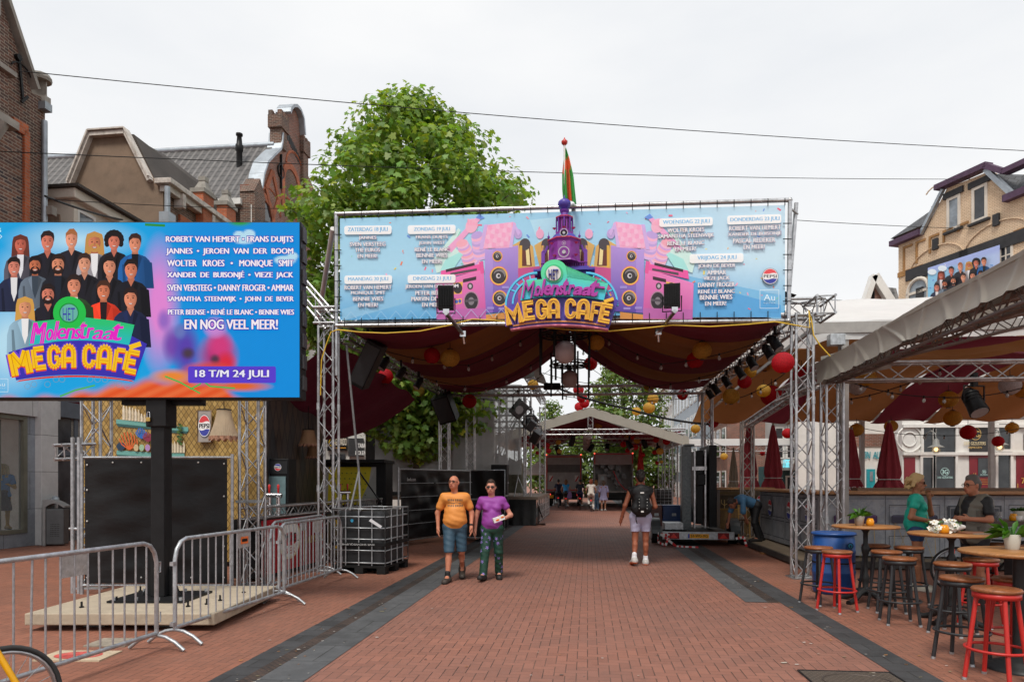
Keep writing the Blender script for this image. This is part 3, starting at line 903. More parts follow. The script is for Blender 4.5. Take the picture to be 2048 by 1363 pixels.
for(dx,dz)in((0,0),(-.25,-.5),(-.5,-.95),(-.75,-1.4)):am.box((x1-.3+dx,-.08,z1_-1.2+dz),(x1+.1+dx,0,z1_-.65+dz),1)
for i in range(4):
 x,z=z6(900+90*i,260-38*i)
 am.tube([(x+.6*math.cos(t)-.3,-.02,z-.1+.35*math.sin(t))for t in[.4+(PI-.8)*k/6 for k in range(7)]],.03,4)
part('dark_stone_trim',am,[BRK_YEL,DARKST],b)
bm=M();xo,zo=z6(600,855);bm.box((-.03,-.04,zo-.12),(z6(770,855)[0],0,zo+.12));bm.box((z6(1390,600)[0],-.04,zo-.12),(9,0,zo+.12))
for i in range(5):x=.3+i*.75;bm.box((x,-.05,zc1-1.5+.25*i),(x+.1,0,zc1-.3));bm.box((x,-.05,zc1-.3),(x+.55,0,zc1-.2))
part('brick_course',bm,brick('ochre_brick',(.45,.23,.07),(.38,.18,.05),(.3,.2,.12)),b)
x,z=z6(740,960);wn_=part('window',M().tube([(x+.6*math.cos(t),-.04,z+.6*math.sin(t))for t in[PI*i/10 for i in range(11)]],.09,6).box((x-.68,-.08,z-1.8),(x-.52,0,z)).box((x+.52,-.08,z-1.8),(x+.68,0,z)).box((x-.52,-.08,z-.1),(x+.52,0,z+.02)),CREAM,b)
part('pane',M().prism([(x+.55*math.cos(t),z+.55*math.sin(t))for t in[PI*i/10 for i in range(11)]]+[(x-.55,z-1.8),(x+.55,z-1.8)],lambda a,zz,t:(a,-.02+t,zz),.02),GLASS2,wn_)
x0,x1=z6(1290,700)[0],z6(1355,700)[0];window(b,x0,x1+.2,z6(1320,760)[1]-.8,z6(1320,640)[1],0,.1,CREAM,GLASS,1,2)
YH=b
b=thing('small_gable_house','small dark brick gable with white edging above the white tent roof','building',(0,40,0))
p=lambda u,v:loc2(b,u,v)
gl,gt,gr=p(1728,605),p(1745,556),p(1778,605)
part('wall',face([(gl[0],.1),(gr[0],.1),gr,(gt[0],gt[1]),gl],0,.4),BRK_RED,b)
m=M();m.bar((gl[0],-.1,gl[1]),(gt[0],-.1,gt[1]+.1),.5,.3,(1,0,0));m.bar((gt[0],-.1,gt[1]+.1),(gr[0],-.1,gr[1]),.5,.45,(1,0,0))
part('gable_edging',m,WHITE,b)
part('roof',M().add([(gt[0],.4,gt[1]-.3),(p(1800,572)[0],.4,p(1800,572)[1]),(p(1800,605)[0],-.4,p(1800,640)[1]),(gr[0]-.4,-.05,p(1778,640)[1])],[(0,3,2,1)]),PAN,b)
part('wall_anchor',M().bar((gt[0],-.05,gt[1]-1.6),(gt[0],-.05,gt[1]-.8),.05,.3),BLACK,b)
# --- trees
def leaf_mat(name,c,var=0.5):
 g=N(name)
 a=g.n('VertexColor',layer_name='Col').outputs[0]
 base=g.mix(1.0,a,lin(c),'MULTIPLY')
 g.l(base,g.b.inputs['Base Color']);g.b.inputs['Roughness'].default_value=.5
 t=g.n('BsdfTranslucent');g.l(g.mix(1.0,base,(1.5,1.35,.6),'MULTIPLY'),t.inputs[0])
 x=g.n('MixShader');x.inputs[0].default_value=.42
 g.l(g.b.outputs[0],x.inputs[1]);g.l(t.outputs[0],x.inputs[2]);g.l(x.outputs[0],g.out.inputs[0])
 return g.done(None,.5)
LEAF=leaf_mat('plane_leaf',(.175,.305,.05))
LEAF2=leaf_mat('far_leaf',(.12,.2,.04))
BARK=mat('bark',(.09,.075,.055),.9,0,.4,6,.6,18)
LOBE=[(0,0),(.3,-.12),(.52,.12),(.33,.27),(.62,.55),(.3,.55),(.0,1.0),(-.3,.55),(-.62,.55),(-.33,.27),(-.52,.12),(-.3,-.12)]
OVAL=[(0,0),(.35,.3),(.25,.75),(0,1),(-.25,.75),(-.35,.3)]
def leaves(name,parent,pts,nrm,size,shape,mt,seed,spread=0.9):
 """one leaf face per point, facing outward and upward with a lot of scatter"""
 r=np.random.RandomState(seed)
 n=len(pts)
 z=nrm+np.array([0,-.12,.75])+r.normal(0,spread,(n,3))*.55
 z/=np.linalg.norm(z,axis=1)[:,None]
 x=np.cross(z,r.normal(0,1,(n,3)));x/=np.linalg.norm(x,axis=1)[:,None]
 y=np.cross(z,x)
 s=size*r.uniform(.6,1.25,n)
 k=len(shape)
 sh=np.array(shape)
 vs=pts[:,None,:]+s[:,None,None]*(x[:,None,:]*sh[None,:,0,None]+y[:,None,:]*(sh[None,:,1,None]-.4)-z[:,None,:]*(np.abs(sh[None,:,0,None])**1.5*.35+(sh[None,:,1,None]-.4)**2*.25))
 me=bpy.data.meshes.new(name)
 me.vertices.add(n*k);me.vertices.foreach_set('co',vs.reshape(-1))
 me.loops.add(n*k);me.loops.foreach_set('vertex_index',np.arange(n*k,dtype=np.int32))
 me.polygons.add(n);me.polygons.foreach_set('loop_start',np.arange(0,n*k,k,dtype=np.int32));me.polygons.foreach_set('loop_total',np.full(n,k,dtype=np.int32))
 me.update(calc_edges=True)
 b=r.uniform(.62,1.3,n)[:,None]
 c=np.ones((n,3))*b
 yl=r.rand(n)<.03
 c[yl]*=np.array([2.3,1.75,1.3])
 c[:,0]*=r.uniform(.8,1.3,n)
 at=me.color_attributes.new('Col','FLOAT_COLOR','CORNER')
 at.data.foreach_set('color',np.repeat(np.concatenate([c,np.ones((n,1))],1),k,axis=0).astype(np.float32).ravel())
 me.materials.append(mt)
 o=bpy.data.objects.new(name,me);col.objects.link(o);o.parent=parent
 return o
def clumps_to_points(cl,per,seed):
 r=np.random.RandomState(seed)
 P_,N_=[],[]
 for(c,rad)in cl:
  k=max(8,int(per*rad*rad))
  d=r.normal(0,1,(k,3));d/=np.linalg.norm(d,axis=1)[:,None]
  d[:,2]=d[:,2]*.9+.1
  q=rad*r.uniform(.45,1.08,k)[:,None]**.6
  P_.append(np.array(c)+d*q*np.array([1,1,.8]));N_.append(d)
 return np.concatenate(P_),np.concatenate(N_)
def tree(name,label,base,env,n_cl,rad,per,size,shape,mt,seed,trunk_r,group=None,keep=None,off=(0,0)):
 """env: list of (z, radius, dx): the crown's outline; clumps of leaves sit through its outer half, on limbs from the trunk"""
 t=thing(name,label,'tree',base,0,group)
 r=random.Random(seed)
 zs=[e[0]for e in env]
 def at(z):
  for a,c in zip(env,env[1:]):
   if a[0]<=z<=c[0]:
    k=(z-a[0])/(c[0]-a[0]);return a[1]+(c[1]-a[1])*k,a[2]+(c[2]-a[2])*k
  return env[-1][1],env[-1][2]
 cl=[]
 while len(cl)<n_cl:
  z=r.uniform(zs[0],zs[-1]);R,dx=at(z)
  if r.random()>(R/max(e[1]for e in env))**1.0+.08:continue
  a=r.uniform(0,2*PI);k=(r.uniform(.15,1.0))**.45
  R2=max(0,R-rad*.55)
  c=(dx+R2*k*math.cos(a)*r.uniform(.9,1.12),R2*k*math.sin(a),z)
  cl.append((c,rad*r.uniform(.5,1.15)))
 pts,nr=clumps_to_points(cl,per,seed)
 if keep is not None:
  kk=keep(pts+np.array(base));pts,nr=pts[kk],nr[kk]
 leaves('crown',t,pts,nr,size,shape,mt,seed)
 m=M();H=zs[-1]
 m.tube([(off[0],off[1],0),(off[0]*.8,off[1]*.8,H*.2),(env[1][2]*.5,0,H*.45),(env[-2][2]*.8,0,H*.75),(env[-1][2],0,H*.95)],trunk_r,10,False,None,[trunk_r*1.25,trunk_r,trunk_r*.75,trunk_r*.4,.03])
 r2=random.Random(seed+1)
 for c,rr in r2.sample(cl,min(len(cl),60)):
  z0=max(H*.18,c[2]-(1.2+.35*math.hypot(c[0],c[1])));k=z0/H
  s=V((at(max(zs[0],z0))[1]*.6,0,z0))
  e=V(c);mid=(s+e)/2+V((0,0,.25))
  w0=trunk_r*(.38*(1-k)+.05)
  m.tube([s,mid,e],w0,6,False,None,[w0,w0*.6,.012])
 part('trunk',m,BARK,t)
 return t
def in_canopy(q):
 l=q[:,0]*CS-q[:,1]*SN;d=q[:,0]*SN+q[:,1]*CS
 return~((l>-4.75)&(d<21.6)&(q[:,2]<6.8))
tree('plane_tree','big green plane tree rising behind the blue festival banner',(-3.55,23.6,0),[(2.6,1.1,.5),(4.0,2.6,.3),(6.0,3.5,.1),(8.0,4.3,.1),(10.0,4.55,.2),(11.0,4.2,.2),(12.2,3.5,.2),(13.5,2.25,.15),(14.8,.75,.1)],620,.8,105,.205,LOBE,LEAF,3,.2,None,in_canopy,(.35,0))
tree('street_tree','leafy tree behind the far canopy with gold lanterns hung in front',(8.6,52,0),[(3.0,1.5,0),(5,3.2,0),(7.5,3.5,0),(9.5,2.6,-.2),(11.2,1.0,-.3)],190,.95,60,.30,OVAL,LEAF2,5,.2)
tree('street_tree','small tree top seen left of the far canopy peak',(3.6,62,0),[(3.0,1.5,0),(5,1.9,0),(7,1.6,0),(8.7,.5,0)],80,.8,60,.3,OVAL,LEAF2,6,.16)
for i,(x,y,h,lab)in enumerate(((3.8,68,7.2,'far street tree above the white truck'),(7.6,70,7.6,'far street tree in the gap between the two trucks'),(11.8,72,7.4,'far street tree right above the open truck'),(15.8,75,7.0,'far street tree behind the red umbrella at the street end'))):
 tree('street_tree',lab,(x,y,0),[(.8,2.2,0),(3,2.9,0),(5.5,2.4,0),(h,.8,0)],110,1.1,36,.38,OVAL,LEAF2,20+i,.18,'trees at the end of the street')
# --- the truss gate over the street
UPR=(SN,CS,0)
def tower(l,d,z0,z1,w=.33,mi=None,m=None,plate=True,step=None):
 m=m or M()
 m.truss(RD(l,d,z0),RD(l,d,z1),w,w,UPR,.026,.011,step)
 if plate:m.obox(RD(l,d,z0+.01),(w+.12,w+.12,.02),Matrix.Rotation(-RY,3,'Z'))
 return m
def beam(p,q,w=.3,h=None,m=None,rc=.026,step=None):
 return(m or M()).truss(p,q,w,h,(0,0,1),rc,.011,step)
gate=thing('truss_gate','large aluminium truss gate across the street carrying the striped drapes','truss gate',RD(-.55,12.15),-RY)
for l,d in((-4.75,12.15),(3.65,12.15)):
 t_=part('tower',tower(l,d,0,4.5),ALU,gate,True)
 for k in(1.52,3.02):
  q=M()
  for sx in(-1,1):
   for sy in(-1,1):q.cyl(RD(l+sx*.14,d+sy*.14,k-.06),RD(l+sx*.14,d+sy*.14,k+.06),.032,None,8)
  part('connector',q,GALV,t_,True)
for l,d in((-4.45,21),(3.57,21)):part('tower',tower(l,d,0,4.3),ALU,gate,True)
part('front_beam',beam(RD(-5.0,12.2,4.70),RD(4.0,12.2,4.60),.34),ALU,gate,True)
part('side_beam',beam(RD(-4.6,12.4,4.45),RD(-4.45,20.9,4.45)),ALU,gate,True)
part('side_beam',beam(RD(3.5,12.4,4.4),RD(3.57,20.9,4.42)),ALU,gate,True)
part('back_beam',beam(RD(-4.6,21,4.45),RD(3.7,21,4.42)),ALU,gate,True)
c_=M()
c_.truss(RD(3.95,11.85,4.6),RD(3.95,12.6,4.6),.34,.34,(0,0,1))
part('corner_block',c_,ALU,gate,True)
part('ridge_beam',beam(RD(-.5,12.6,6.05),RD(-.5,21,6.05),.25),ALU,gate,True)
part('ridge_post',tower(-.5,21,4.6,5.95,.25,None,None,False),ALU,gate,True)
rc_=M()
for sx in(-1,1):
 rc_.grid(lambda a,b:RD(-.5+sx*4.15*a,12.45+8.75*b,6.3-1.38*a),6,6,False)
roof=part('gate_roof_sheet',rc_,cloth('dark_roof_tarp',(.045,.045,.05),0.0),None)
tag(roof,'grey tarpaulin roof sheet stretched over the gate behind the banner','roof sheet')
MAR,OCH=(.2,.026,.05),(.38,.175,.065)
DRAPE=vcol('drape_cloth',.85,0,.12,4,bump=.3,trans=.22)
def drape(sx,seed,label):
 r=random.Random(seed)
 ed=[12.35,13.95,15.7,17.9,19.4,21.05]
 m=M()
 for k in range(5):
  c=MAR if k%2==0 else OCH
  nd=12
  def fn(a,b):
   d=ed[k]+(ed[k+1]-ed[k])*b
   z=4.5+1.45*(1-a)-.60*4*a*(1-a)
   z+=.03*math.sin(d*9+a*3)*a*(1-a)*3+.028*math.sin(d*23+seed)*(1-a)+.05*math.sin(b*PI)*-1*min(1,3*a*(1-a))
   return RD(-.5+sx*(.02+3.95*a),d+.06*math.sin(a*9+k),z)
  m.col=c
  m.grid(fn,26,nd,True)
 o=part('drape',m,DRAPE)
 tag(o,label,'drape','striped drapes under the gate roof')
drape(-1,1,'maroon and ochre striped drape swagged under the left half of the gate roof')
drape(1,2,'maroon and ochre striped drape swagged under the right half of the gate roof')
# --- printed banner
ban=thing('festival_banner','wide blue festival programme banner laced in a pipe frame over the gate','banner',RD(-.55,11.93,0),-RY)
bp=lambda u,v,y=0.0:loc2(ban,u,v,y)
def b3(u,v,t=0.0):x,z=bp(u,v);return(x,-t,z)
fm=M()
c4=[(672,428),(1580,400),(1577,641),(673,651)]
for a,c in zip(c4,c4[1:]+c4[:1]):fm.cyl(b3(*a),b3(*c),.036,None,10)
for a in c4:fm.ball(b3(*a),.045,8)
x,z=bp(673,651);fm.cyl((x,0,z),(x,0,z-.9),.03)
part('frame',fm,ALU,ban)
pm=M()
q0=b3(664,455);pm.cyl((q0[0],.05,q0[2]),(q0[0]-1.15,2.2,q0[2]-1.1),.05,None,10)
part('brace_pipe',pm,WHITE,ban)
pm=M();q0=b3(1597,400);q1=b3(1575,600);pm.cyl((q0[0],.12,q0[2]),(q1[0]+.05,.14,q1[2]),.035,None,10);pm.cyl(b3(1584,419),(q0[0]+.02,.12,b3(1584,423)[2]),.02)
part('brace_pipe',pm,ALU,ban)
q0=b3(1147,405);part('stub_pipe',M().cyl((q0[0],.08,q0[2]),(q0[0],.08,q0[2]-1.2),.04),GALV,ban)
tie=M()
top=lambda u:437-(u-678)*.0302
bot=lambda u:640-(u-683)*.017
ft=lambda u:428-(u-672)*.0308
fb=lambda u:651-(u-673)*.011
for i in range(27):
 u=690+i*33.8
 for(va,vb)in((ft(u)-3,top(u)+2),(fb(u)+3,bot(u)-3)):
  tie.cyl(b3(u,va,.03),b3(u,vb,.03),.009,None,4)
for i in range(6):
 v=470+i*31
 tie.cyl(b3(669,v,.03),b3(684,v,.03),.009,None,4);tie.cyl(b3(1582,v-22,.03),b3(1565,v-22,.03),.009,None,4)
part('lacing',tie,BLACK,ban)
art=Art(b3)
C=lin
def banbg(a,b):
 k=smooth(.55,1,a)
 t_=lerp(C('8CC6E6'),C('B4D4E8'),k);bt=lerp(C('4FA3DC'),C('5FAEE0'),k)
 mid=lerp(C('9BD0EC'),C('BCDCEE'),k)
 return lerp(t_,mid,b/.5)if b<.5 else lerp(mid,bt,(b-.5)/.5)
art.m.grid(lambda a,b:b3(680+890*a,top(680+890*a)+(bot(680+890*a)-top(680+890*a))*b,0),40,14,False,None,banbg)
art.poly([(684,618),(1000,530),(1125,500),(1125,512),(1000,553),(690,640),(684,640)],'7FBCE2')
art.poly([(1130,470),(1378,552),(1562,590),(1562,640),(1378,600),(1200,520)],'6DB3E0')
art.poly([(1378,562),(1562,610),(1562,634),(1378,634)],'4A9CDA')
art.poly([(1060,440),(1150,430),(1150,520),(1090,520)],'A9D9F2')
for i in range(120):
 u,v=rnd.uniform(690,1560),0
 v=rnd.uniform(top(u)+4,bot(u)-4)
 if 1100<u<1160:continue
 a=rnd.uniform(0,PI);s=rnd.uniform(1.2,4.2);h=s*.4
 art.poly([(u+dx*s*math.cos(a)-dy*h*math.sin(a),v+dx*s*math.sin(a)+dy*h*math.cos(a))for dx,dy in((-1,-1),(1,-1),(1,1),(-1,1))],rnd.choice(['F08AA0','E85A78','F2B36A','F2D24A','5A86D8','F2A0C0','E87A5A','7AC8B0']))
def spk(a,x,y,r,ring='E0607A'):
 a.ell(x,y,r,r*1.06,ring,22);a.ell(x,y,r*.93,r*.99,'F2B23C',22);a.ell(x,y,r*.8,r*.85,'2A2428',22);a.ell(x+r*.1,y-r*.2,r*.66,r*.55,'8C8488',16);a.ell(x,y+r*.1,r*.6,r*.6,'3A3236',16);a.ell(x-r*.05,y,r*.26,r*.28,'C8C4C8',12);a.ell(x,y,r*.15,r*.16,'2A2428',10)
def arm(a,pts,r0,r1,cols):
 for i,(x,y)in enumerate(pts):
  k=i/(len(pts)-1);r=r0+(r1-r0)*k
  a.ell(x,y,r,r*.62,cols[i%len(cols)],14,rot=.35 if pts[0][0]<pts[-1][0]else-.35)
def along(p,q,n):return[(p[0]+(q[0]-p[0])*i/(n-1),p[1]+(q[1]-p[1])*i/(n-1))for i in range(n)]
def cluster(a,mx_):
 """boom boxes, speaker houses, arms and guitars; mx_ maps the left drawing to either side"""
 class Q:pass
 X=lambda x:mx_(660+x/4.357)
 Y=lambda y:390+y/4.357
 pl=lambda pts,c,cols=None:a.poly([(X(x),Y(y))for x,y in pts],c,cols)
 pl([(900,560),(1120,290),(1140,310),(1100,470),(1160,500),(1050,640),(930,680)],'C6E8E0')
 pl([(1080,420),(1140,300),(1120,380)],'78D2B4')
 pl([(1010,470),(1290,180),(1320,205),(1060,500)],'E89AC8')
 pl([(1270,200),(1300,165),(1350,200),(1310,215)],'5A86D8')
 arm(a,[(X(x),Y(y))for x,y in along((1240,600),(1150,420),13)],17,12,['F0A0B4','C896D8','E8B4D0'])
 arm(a,[(X(x),Y(y))for x,y in along((1320,520),(1280,350),9)],17,12,['D2A8E0','F0A8C8','B496D8'])
 a.ell(X(1235),Y(270),12,15,'F0A8C4',14,rot=.4)
 for i in range(4):pl([(1195+i*22,260),(1200+i*24,205+i*14),(1216+i*24,212+i*14),(1215+i*22,265)],'EE9CBC')
 pl([(960,660),(1010,560),(1130,500),(1160,520),(1080,640),(1000,690)],'9CE0DC')
 for dx in(0,190):
  pl([(1590+dx,440),(1690+dx,380),(1770+dx,450),(1790+dx,640),(1640+dx,640)],'D2A050');pl([(1650+dx,430),(1740+dx,430),(1760+dx,620),(1670+dx,620)],'6A3024');pl([(1700+dx,400),(1730+dx,410),(1745+dx,610),(1715+dx,610)],'F2D890')
  a.ell(X(1700+dx),Y(430),11,12,'4A4248',14);a.ell(X(1640+dx),Y(340),8,10,'B496D0' if dx==0 else 'E8A0C0',12)
  pl([(1655+dx,440),(1675+dx,440),(1672+dx,900),(1655+dx,900)],'E0A830')
 pl([(1620,640),(1830,620),(1830,1000),(1620,1010)],'C2407C')
 pl([(1350,480),(1640,440),(1640,1010),(1350,1030)],None,['A88AD8','A884D4','6A4CB4','5E48B0'])
 pl([(1350,480),(1420,470),(1420,1025),(1350,1030)],None,['B090DC','B090DC','7656BC','7656BC'])
 pl([(1300,470),(1350,265),(1600,235),(1570,460)],'EFA0C8')
 for j in range(5):
  for i in range(8):
   x=1315+j*-0+i*34+(4-j)*9;y=290+j*40-i*4
   a.ell(X(x+12),Y(y),4.6,5.4,['F4B4D2','EC98C2','F0A8CA'][(i+j)%3],8)
 pl([(1300,478),(1345,260),(1375,258),(1335,478)],'C8A4E0');pl([(1560,460),(1600,235),(1660,330),(1640,360),(1612,300),(1590,460)],'CBA8E2')
 for(x,y,r)in((1460,535,10.5),(1472,705,18.5),(1480,900,15.5)):spk(a,X(x),Y(y),r)
 for(x,y)in((1530,805),(1500,990),(1400,985)):pl([(x-30,y-10),(x+30,y-10),(x+30,y+10),(x-30,y+10)],'9A84D0')
 pl([(920,770),(1340,640),(1360,1030),(930,1080)],None,['E878B8','EA6AB0','C84C9C','C654A4'])
 pl([(970,660),(1330,600),(1345,650),(960,735)],'E84898');pl([(1010,650),(1260,590),(1262,615),(1012,675)],'3A2A34');pl([(1300,585),(1335,575),(1345,680),(1315,690)],'E04890')
 pl([(1050,680),(1280,640),(1282,660),(1052,702)],'5A4A58');pl([(1160,735),(1275,710),(1275,740),(1160,765)],'3A2230')
 pl([(1075,770),(1160,755),(1150,860),(1080,865)],'E8A83C');a.ell(X(1115),Y(812),9,11,'332A30',16)
 a.ell(X(1223),Y(795),6,7,'4A4248',12);a.ell(X(1223),Y(795),3,4,'B8B0B8',10)
 a.ell(X(1232),Y(925),15.5,20,'A87894',20);a.ell(X(1232),Y(925),13.5,17.5,'2E2830',20);a.ell(X(1232),Y(925),6,8,'8A848C',14);pl([(1180,915),(1290,905),(1290,925),(1180,935)],'5A525C')
 pl([(1085,910),(1150,900),(1150,945),(1085,955)],'F0A848');a.ell(X(1105),Y(930),3,4,'4A6AC0',8);a.ell(X(1132),Y(925),3,4,'4A6AC0',8)
 pl([(1000,1085),(1560,1020),(1560,1080),(1100,1085)],'D88A3C');pl([(1180,1070),(1330,1025),(1345,1040),(1250,1078)],'5AC8A0')
 pl([(930,1000),(1360,985),(1360,1080),(930,1085)],'B85AA8')
cluster(art,lambda u:u)
cluster(art,lambda u:2258-u)
art.ell(1220,591,3,3,'E0A030',10)
def prog(title,box,tx,rows,f,sl):
 (x0,y0,x1,y1)=box;a,b,c,d=*f(x0,y0),*f(x1,y1)
 art.rrect(a,b,c,d,4.5,'F4F7FA',sl)
 t=[*f(tx[0],tx[1]),*f(tx[2],tx[3])]
 art.text(title,t[0],t[2],t[1],t[3],'6AAEDE',.04,None,0,sl)
 for s,X0,X1,Y0,Y1 in rows:
  p0,p1=f(X0,Y0),f(X1,Y1)
  art.text(s,p0[0],p1[0],p0[1]+.4,p1[1]-.4,'FFFFFF',.04,'5A2C7C',.065,sl)
fl=lambda x,y:(660+x/4.357,390+y/4.357)
fr_=lambda x,y:(1180+x/4.267,380+y/4.267)
prog('ZATERDAG 18 JULI',(128,270,540,346),(160,284,505,330),[('JANNES',255,408,358,398),('SVEN VERSTEEG',177,487,411,450),('THE EUROS',222,438,462,500),('EN MEER!',245,415,515,552)],fl,-.012)
prog('ZONDAG 19 JULI',(680,265,1097,342),(735,284,1047,325),[('FRANS DUIJTS',752,1028,353,392),('JOHN WEST',778,1005,404,443),('RENÉ LE BLANC',742,1043,450,496),('BENNIE WIES',758,1025,508,547),('EN MEER!',805,975,562,600)],fl,-.012)
prog('MAANDAG 20 JULI',(130,702,545,776),(163,718,510,758),[('ROBERT VAN HEMERT',132,540,786,826),('MONIQUE SMIT',188,485,836,875),('BENNIE WIES',205,467,887,926),('EN MEER!',250,420,940,978)],fl,-.01)
prog('DINSDAG 21 JULI',(680,697,1097,770),(730,713,1058,754),[('JEROEN VAN DER BOOM',660,1120,780,822),('PETER BEENSE',748,1040,835,875),('MARVIN DE',714,935,886,926),('EN MEER!',806,976,938,977)],fl,-.01)
prog('WOENSDAG 22 JULI',(590,242,1045,314),(622,258,1018,300),[('WOLTER KROES',660,973,324,365),('SAMANTHA STEENWIJK',580,1055,376,421),('RENÉ LE BLANC',660,972,430,475),('EN MEER!',725,902,487,525)],fr_,-.03)
prog('DONDERDAG 23 JULI',(1168,218,1628,294),(1195,237,1612,278),[('ROBERT VAN HEMERT',1185,1625,305,348),('XANDER DE BUISONJÉ',1175,1628,355,402),('PASCAL REDEKER',1218,1577,412,455),('EN MEER!',1308,1487,469,509)],fr_,-.03)
prog('VRIJDAG 24 JULI',(848,547,1306,624),(915,563,1246,606),[('JOHN DE BEVER',920,1237,632,675),('AMMAR',997,1158,686,727),('VIEZE JACK',965,1188,738,780),('DANNY FROGER',920,1230,790,832),('RENÉ LE BLANC',920,1230,842,886),('BENNIE WIES',935,1210,895,938),('EN MEER!',980,1158,952,990)],fr_,-.022)
def cola(a,x,y,r,ry=None):
 ry=ry or r
 wave=lambda t:.30+.13*math.sin(t*PI*2+.4)
 a.ell(x,y,r*1.05,ry*1.05,'2A3A5A',28);a.ell(x,y,r,ry,'F8F8F8',28)
 for sg,c in((-1,'E04048'),(1,'3C46A8')):
  pts=[(x+r*.93*math.cos(t),y+sg*ry*.93*math.sin(t))for t in[.35+(PI-.7)*i/14 for i in range(15)]]
  x0,x1=pts[-1][0],pts[0][0]
  pts+=[(x0+(x1-x0)*i/8,y+sg*ry*(.36+.07*sg*math.sin(i/8*2*PI)))for i in range(1,8)]
  a.poly(pts,c)
 a.text('PEPSI',x-r*.82,x+r*.82,y-ry*.2,y+ry*.2,'20242C',.05)
cola(art,*fr_(1533,740),15.5)
def vodka(a,x0,y0,x1,y1,c='D8E8F2'):
 a.line([(x0,y0),(x1,y0),(x1,y1),(x0,y1),(x0,y0)],.9,c)
 w,h=x1-x0,y1-y0
 a.text('Au',x0+w*.2,x0+w*.8,y0+h*.24,y0+h*.58,c,0);a.text('V O D K A',x0+w*.18,x0+w*.82,y0+h*.69,y0+h*.75,c,0)
vodka(art,*fr_(1446,856),*fr_(1606,1012))
for i in range(14):art.line([(690+i*30,640-i*.5),(703+i*30,624-i*.5),(716+i*30,639-i*.5)],.8,'9CC8E6')
bri=lambda c:tuple(min(.96,x**.85*1.1)for x in c)if sum(c)>.75 else c
art.m.c=[[bri(q)for q in c]if isinstance(c,list)else bri(c)for c in art.m.c]
part('printed_sheet',art.m,vcol('banner_print',.55,trans=.15,var=.05),ban)
# --- sculpted sign and church-tower sculpture
sg=thing('sculpted_sign','sculpted purple and yellow street cafe sign with blue arches on the gate','sign',RD(.35,11.62,0),-RY)
Z7=lambda x,y:(1000+x/3.323,270+y/3.323)
s3=lambda x,y,t=0.0:(lambda q:(q[0],-t,q[1]))(loc2(sg,*Z7(x,y)))
PUR=mat('sign_purple',lin('4A3FA6'),.4,0,.12,3);VIO=mat('sign_violet',lin('7A55C0'),.4,0,.12,3)
YEL=mat('sign_yellow',(.87,.50,.035),.4,0,.08,5);DKO=mat('sign_dark_orange',(.5,.2,.03),.5,0,.1,5)
MAG=mat('sign_magenta',lin('A8329C'),.4,0,.1,4);SKYB=mat('sign_sky_blue',lin('55C4EC'),.4,0,.08,4);PINK=mat('sign_pink',lin('F08CA8'),.4,0,.08,4);ORA=mat('sign_orange',lin('E8A060'),.4,0,.08,4)
def ext(m,pts,t0,t1,mi=0):
 m.prism([(x,y)for x,y in pts],lambda x,y,t:s3(x,y,t0+(t1-t0)*t),1,mi)
def arcpts(x0,y0,x1,y1,sag,n=14):
 return[(x0+(x1-x0)*i/n,y0+(y1-y0)*i/n-sag*4*(i/n)*(1-i/n))for i in range(n+1)]
topa=arcpts(33,1155,690,1112,42);bota=arcpts(75,1303,718,1303,30)
bm_=M();ext(bm_,topa+[(700,1066),(785,1110)]+bota[::-1],0,.12)
part('name_board',bm_,PUR,sg,bevel=.008)
bm_=M();ext(bm_,[(x,y+3)for x,y in bota]+[(x,y-6)for x,y in bota[::-1]],.0,.135);part('pink_edge',bm_,PINK,sg)
bm_=M();ext(bm_,[(x,y-18)for x,y in arcpts(95,1302,700,1302,30)]+[(x,y-27)for x,y in arcpts(90,1302,700,1302,30)[::-1]],.1,.15);part('orange_underline',bm_,ORA,sg)
def ribbon(m,pts,wd,t0,t1,mi=0):
 """flat mitred stroke, extruded"""
 n=len(pts);L_,R_=[],[]
 for i,(x,y)in enumerate(pts):
  d=[]
  if i>0:d.append((x-pts[i-1][0],y-pts[i-1][1]))
  if i<n-1:d.append((pts[i+1][0]-x,pts[i+1][1]-y))
  ns=[]
  for dx,dy in d:
   l=math.hypot(dx,dy)or 1;ns.append((-dy/l,dx/l))
  nx,ny=sum(k[0]for k in ns)/len(ns),sum(k[1]for k in ns)/len(ns)
  l2=max(.3,nx*nx+ny*ny)
  L_.append((x+nx/l2*wd/2,y+ny/l2*wd/2));R_.append((x-nx/l2*wd/2,y-ny/l2*wd/2))
 for i in range(n-1):
  ext(m,[L_[i],L_[i+1],R_[i+1],R_[i]],t0,t1,mi)
def arc(cx,cy,rx,ry,a0,a1,n=8):return[(cx+rx*math.cos(math.radians(a0+(a1-a0)*i/n)),cy+ry*math.sin(math.radians(a0+(a1-a0)*i/n)))for i in range(n+1)]
STROKES={'M':[[(.12,1),(.12,.02),(.5,.62),(.88,.02),(.88,1)]],'E':[[(.9,.1),(.15,.1),(.15,.9),(.9,.9)],[(.15,.5),(.75,.5)]],'G':[arc(.5,.36,.36,.27,0,-180)+arc(.5,.66,.36,.27,180,0)+[(.86,.55),(.52,.55)]],'A':[[(.14,1)]+arc(.5,.38,.36,.29,180,360)+[(.86,1)],[(.2,.66),(.8,.66)]],'C':[arc(.5,.36,.36,.27,0,-180)+arc(.5,.66,.36,.27,180,0)],'F':[[(.9,.1),(.15,.1),(.15,1)],[(.15,.52),(.75,.52)]]}
LET=[('M',45,152,1150,1272,-.21),('E',162,240,1122,1247,-.13),('G',246,316,1112,1240,-.05),('A',322,398,1108,1236,-.01),('C',436,506,1108,1236,.02),('A',514,594,1112,1242,.08),('F',604,668,1128,1256,.15),('E',662,744,1140,1266,.2)]
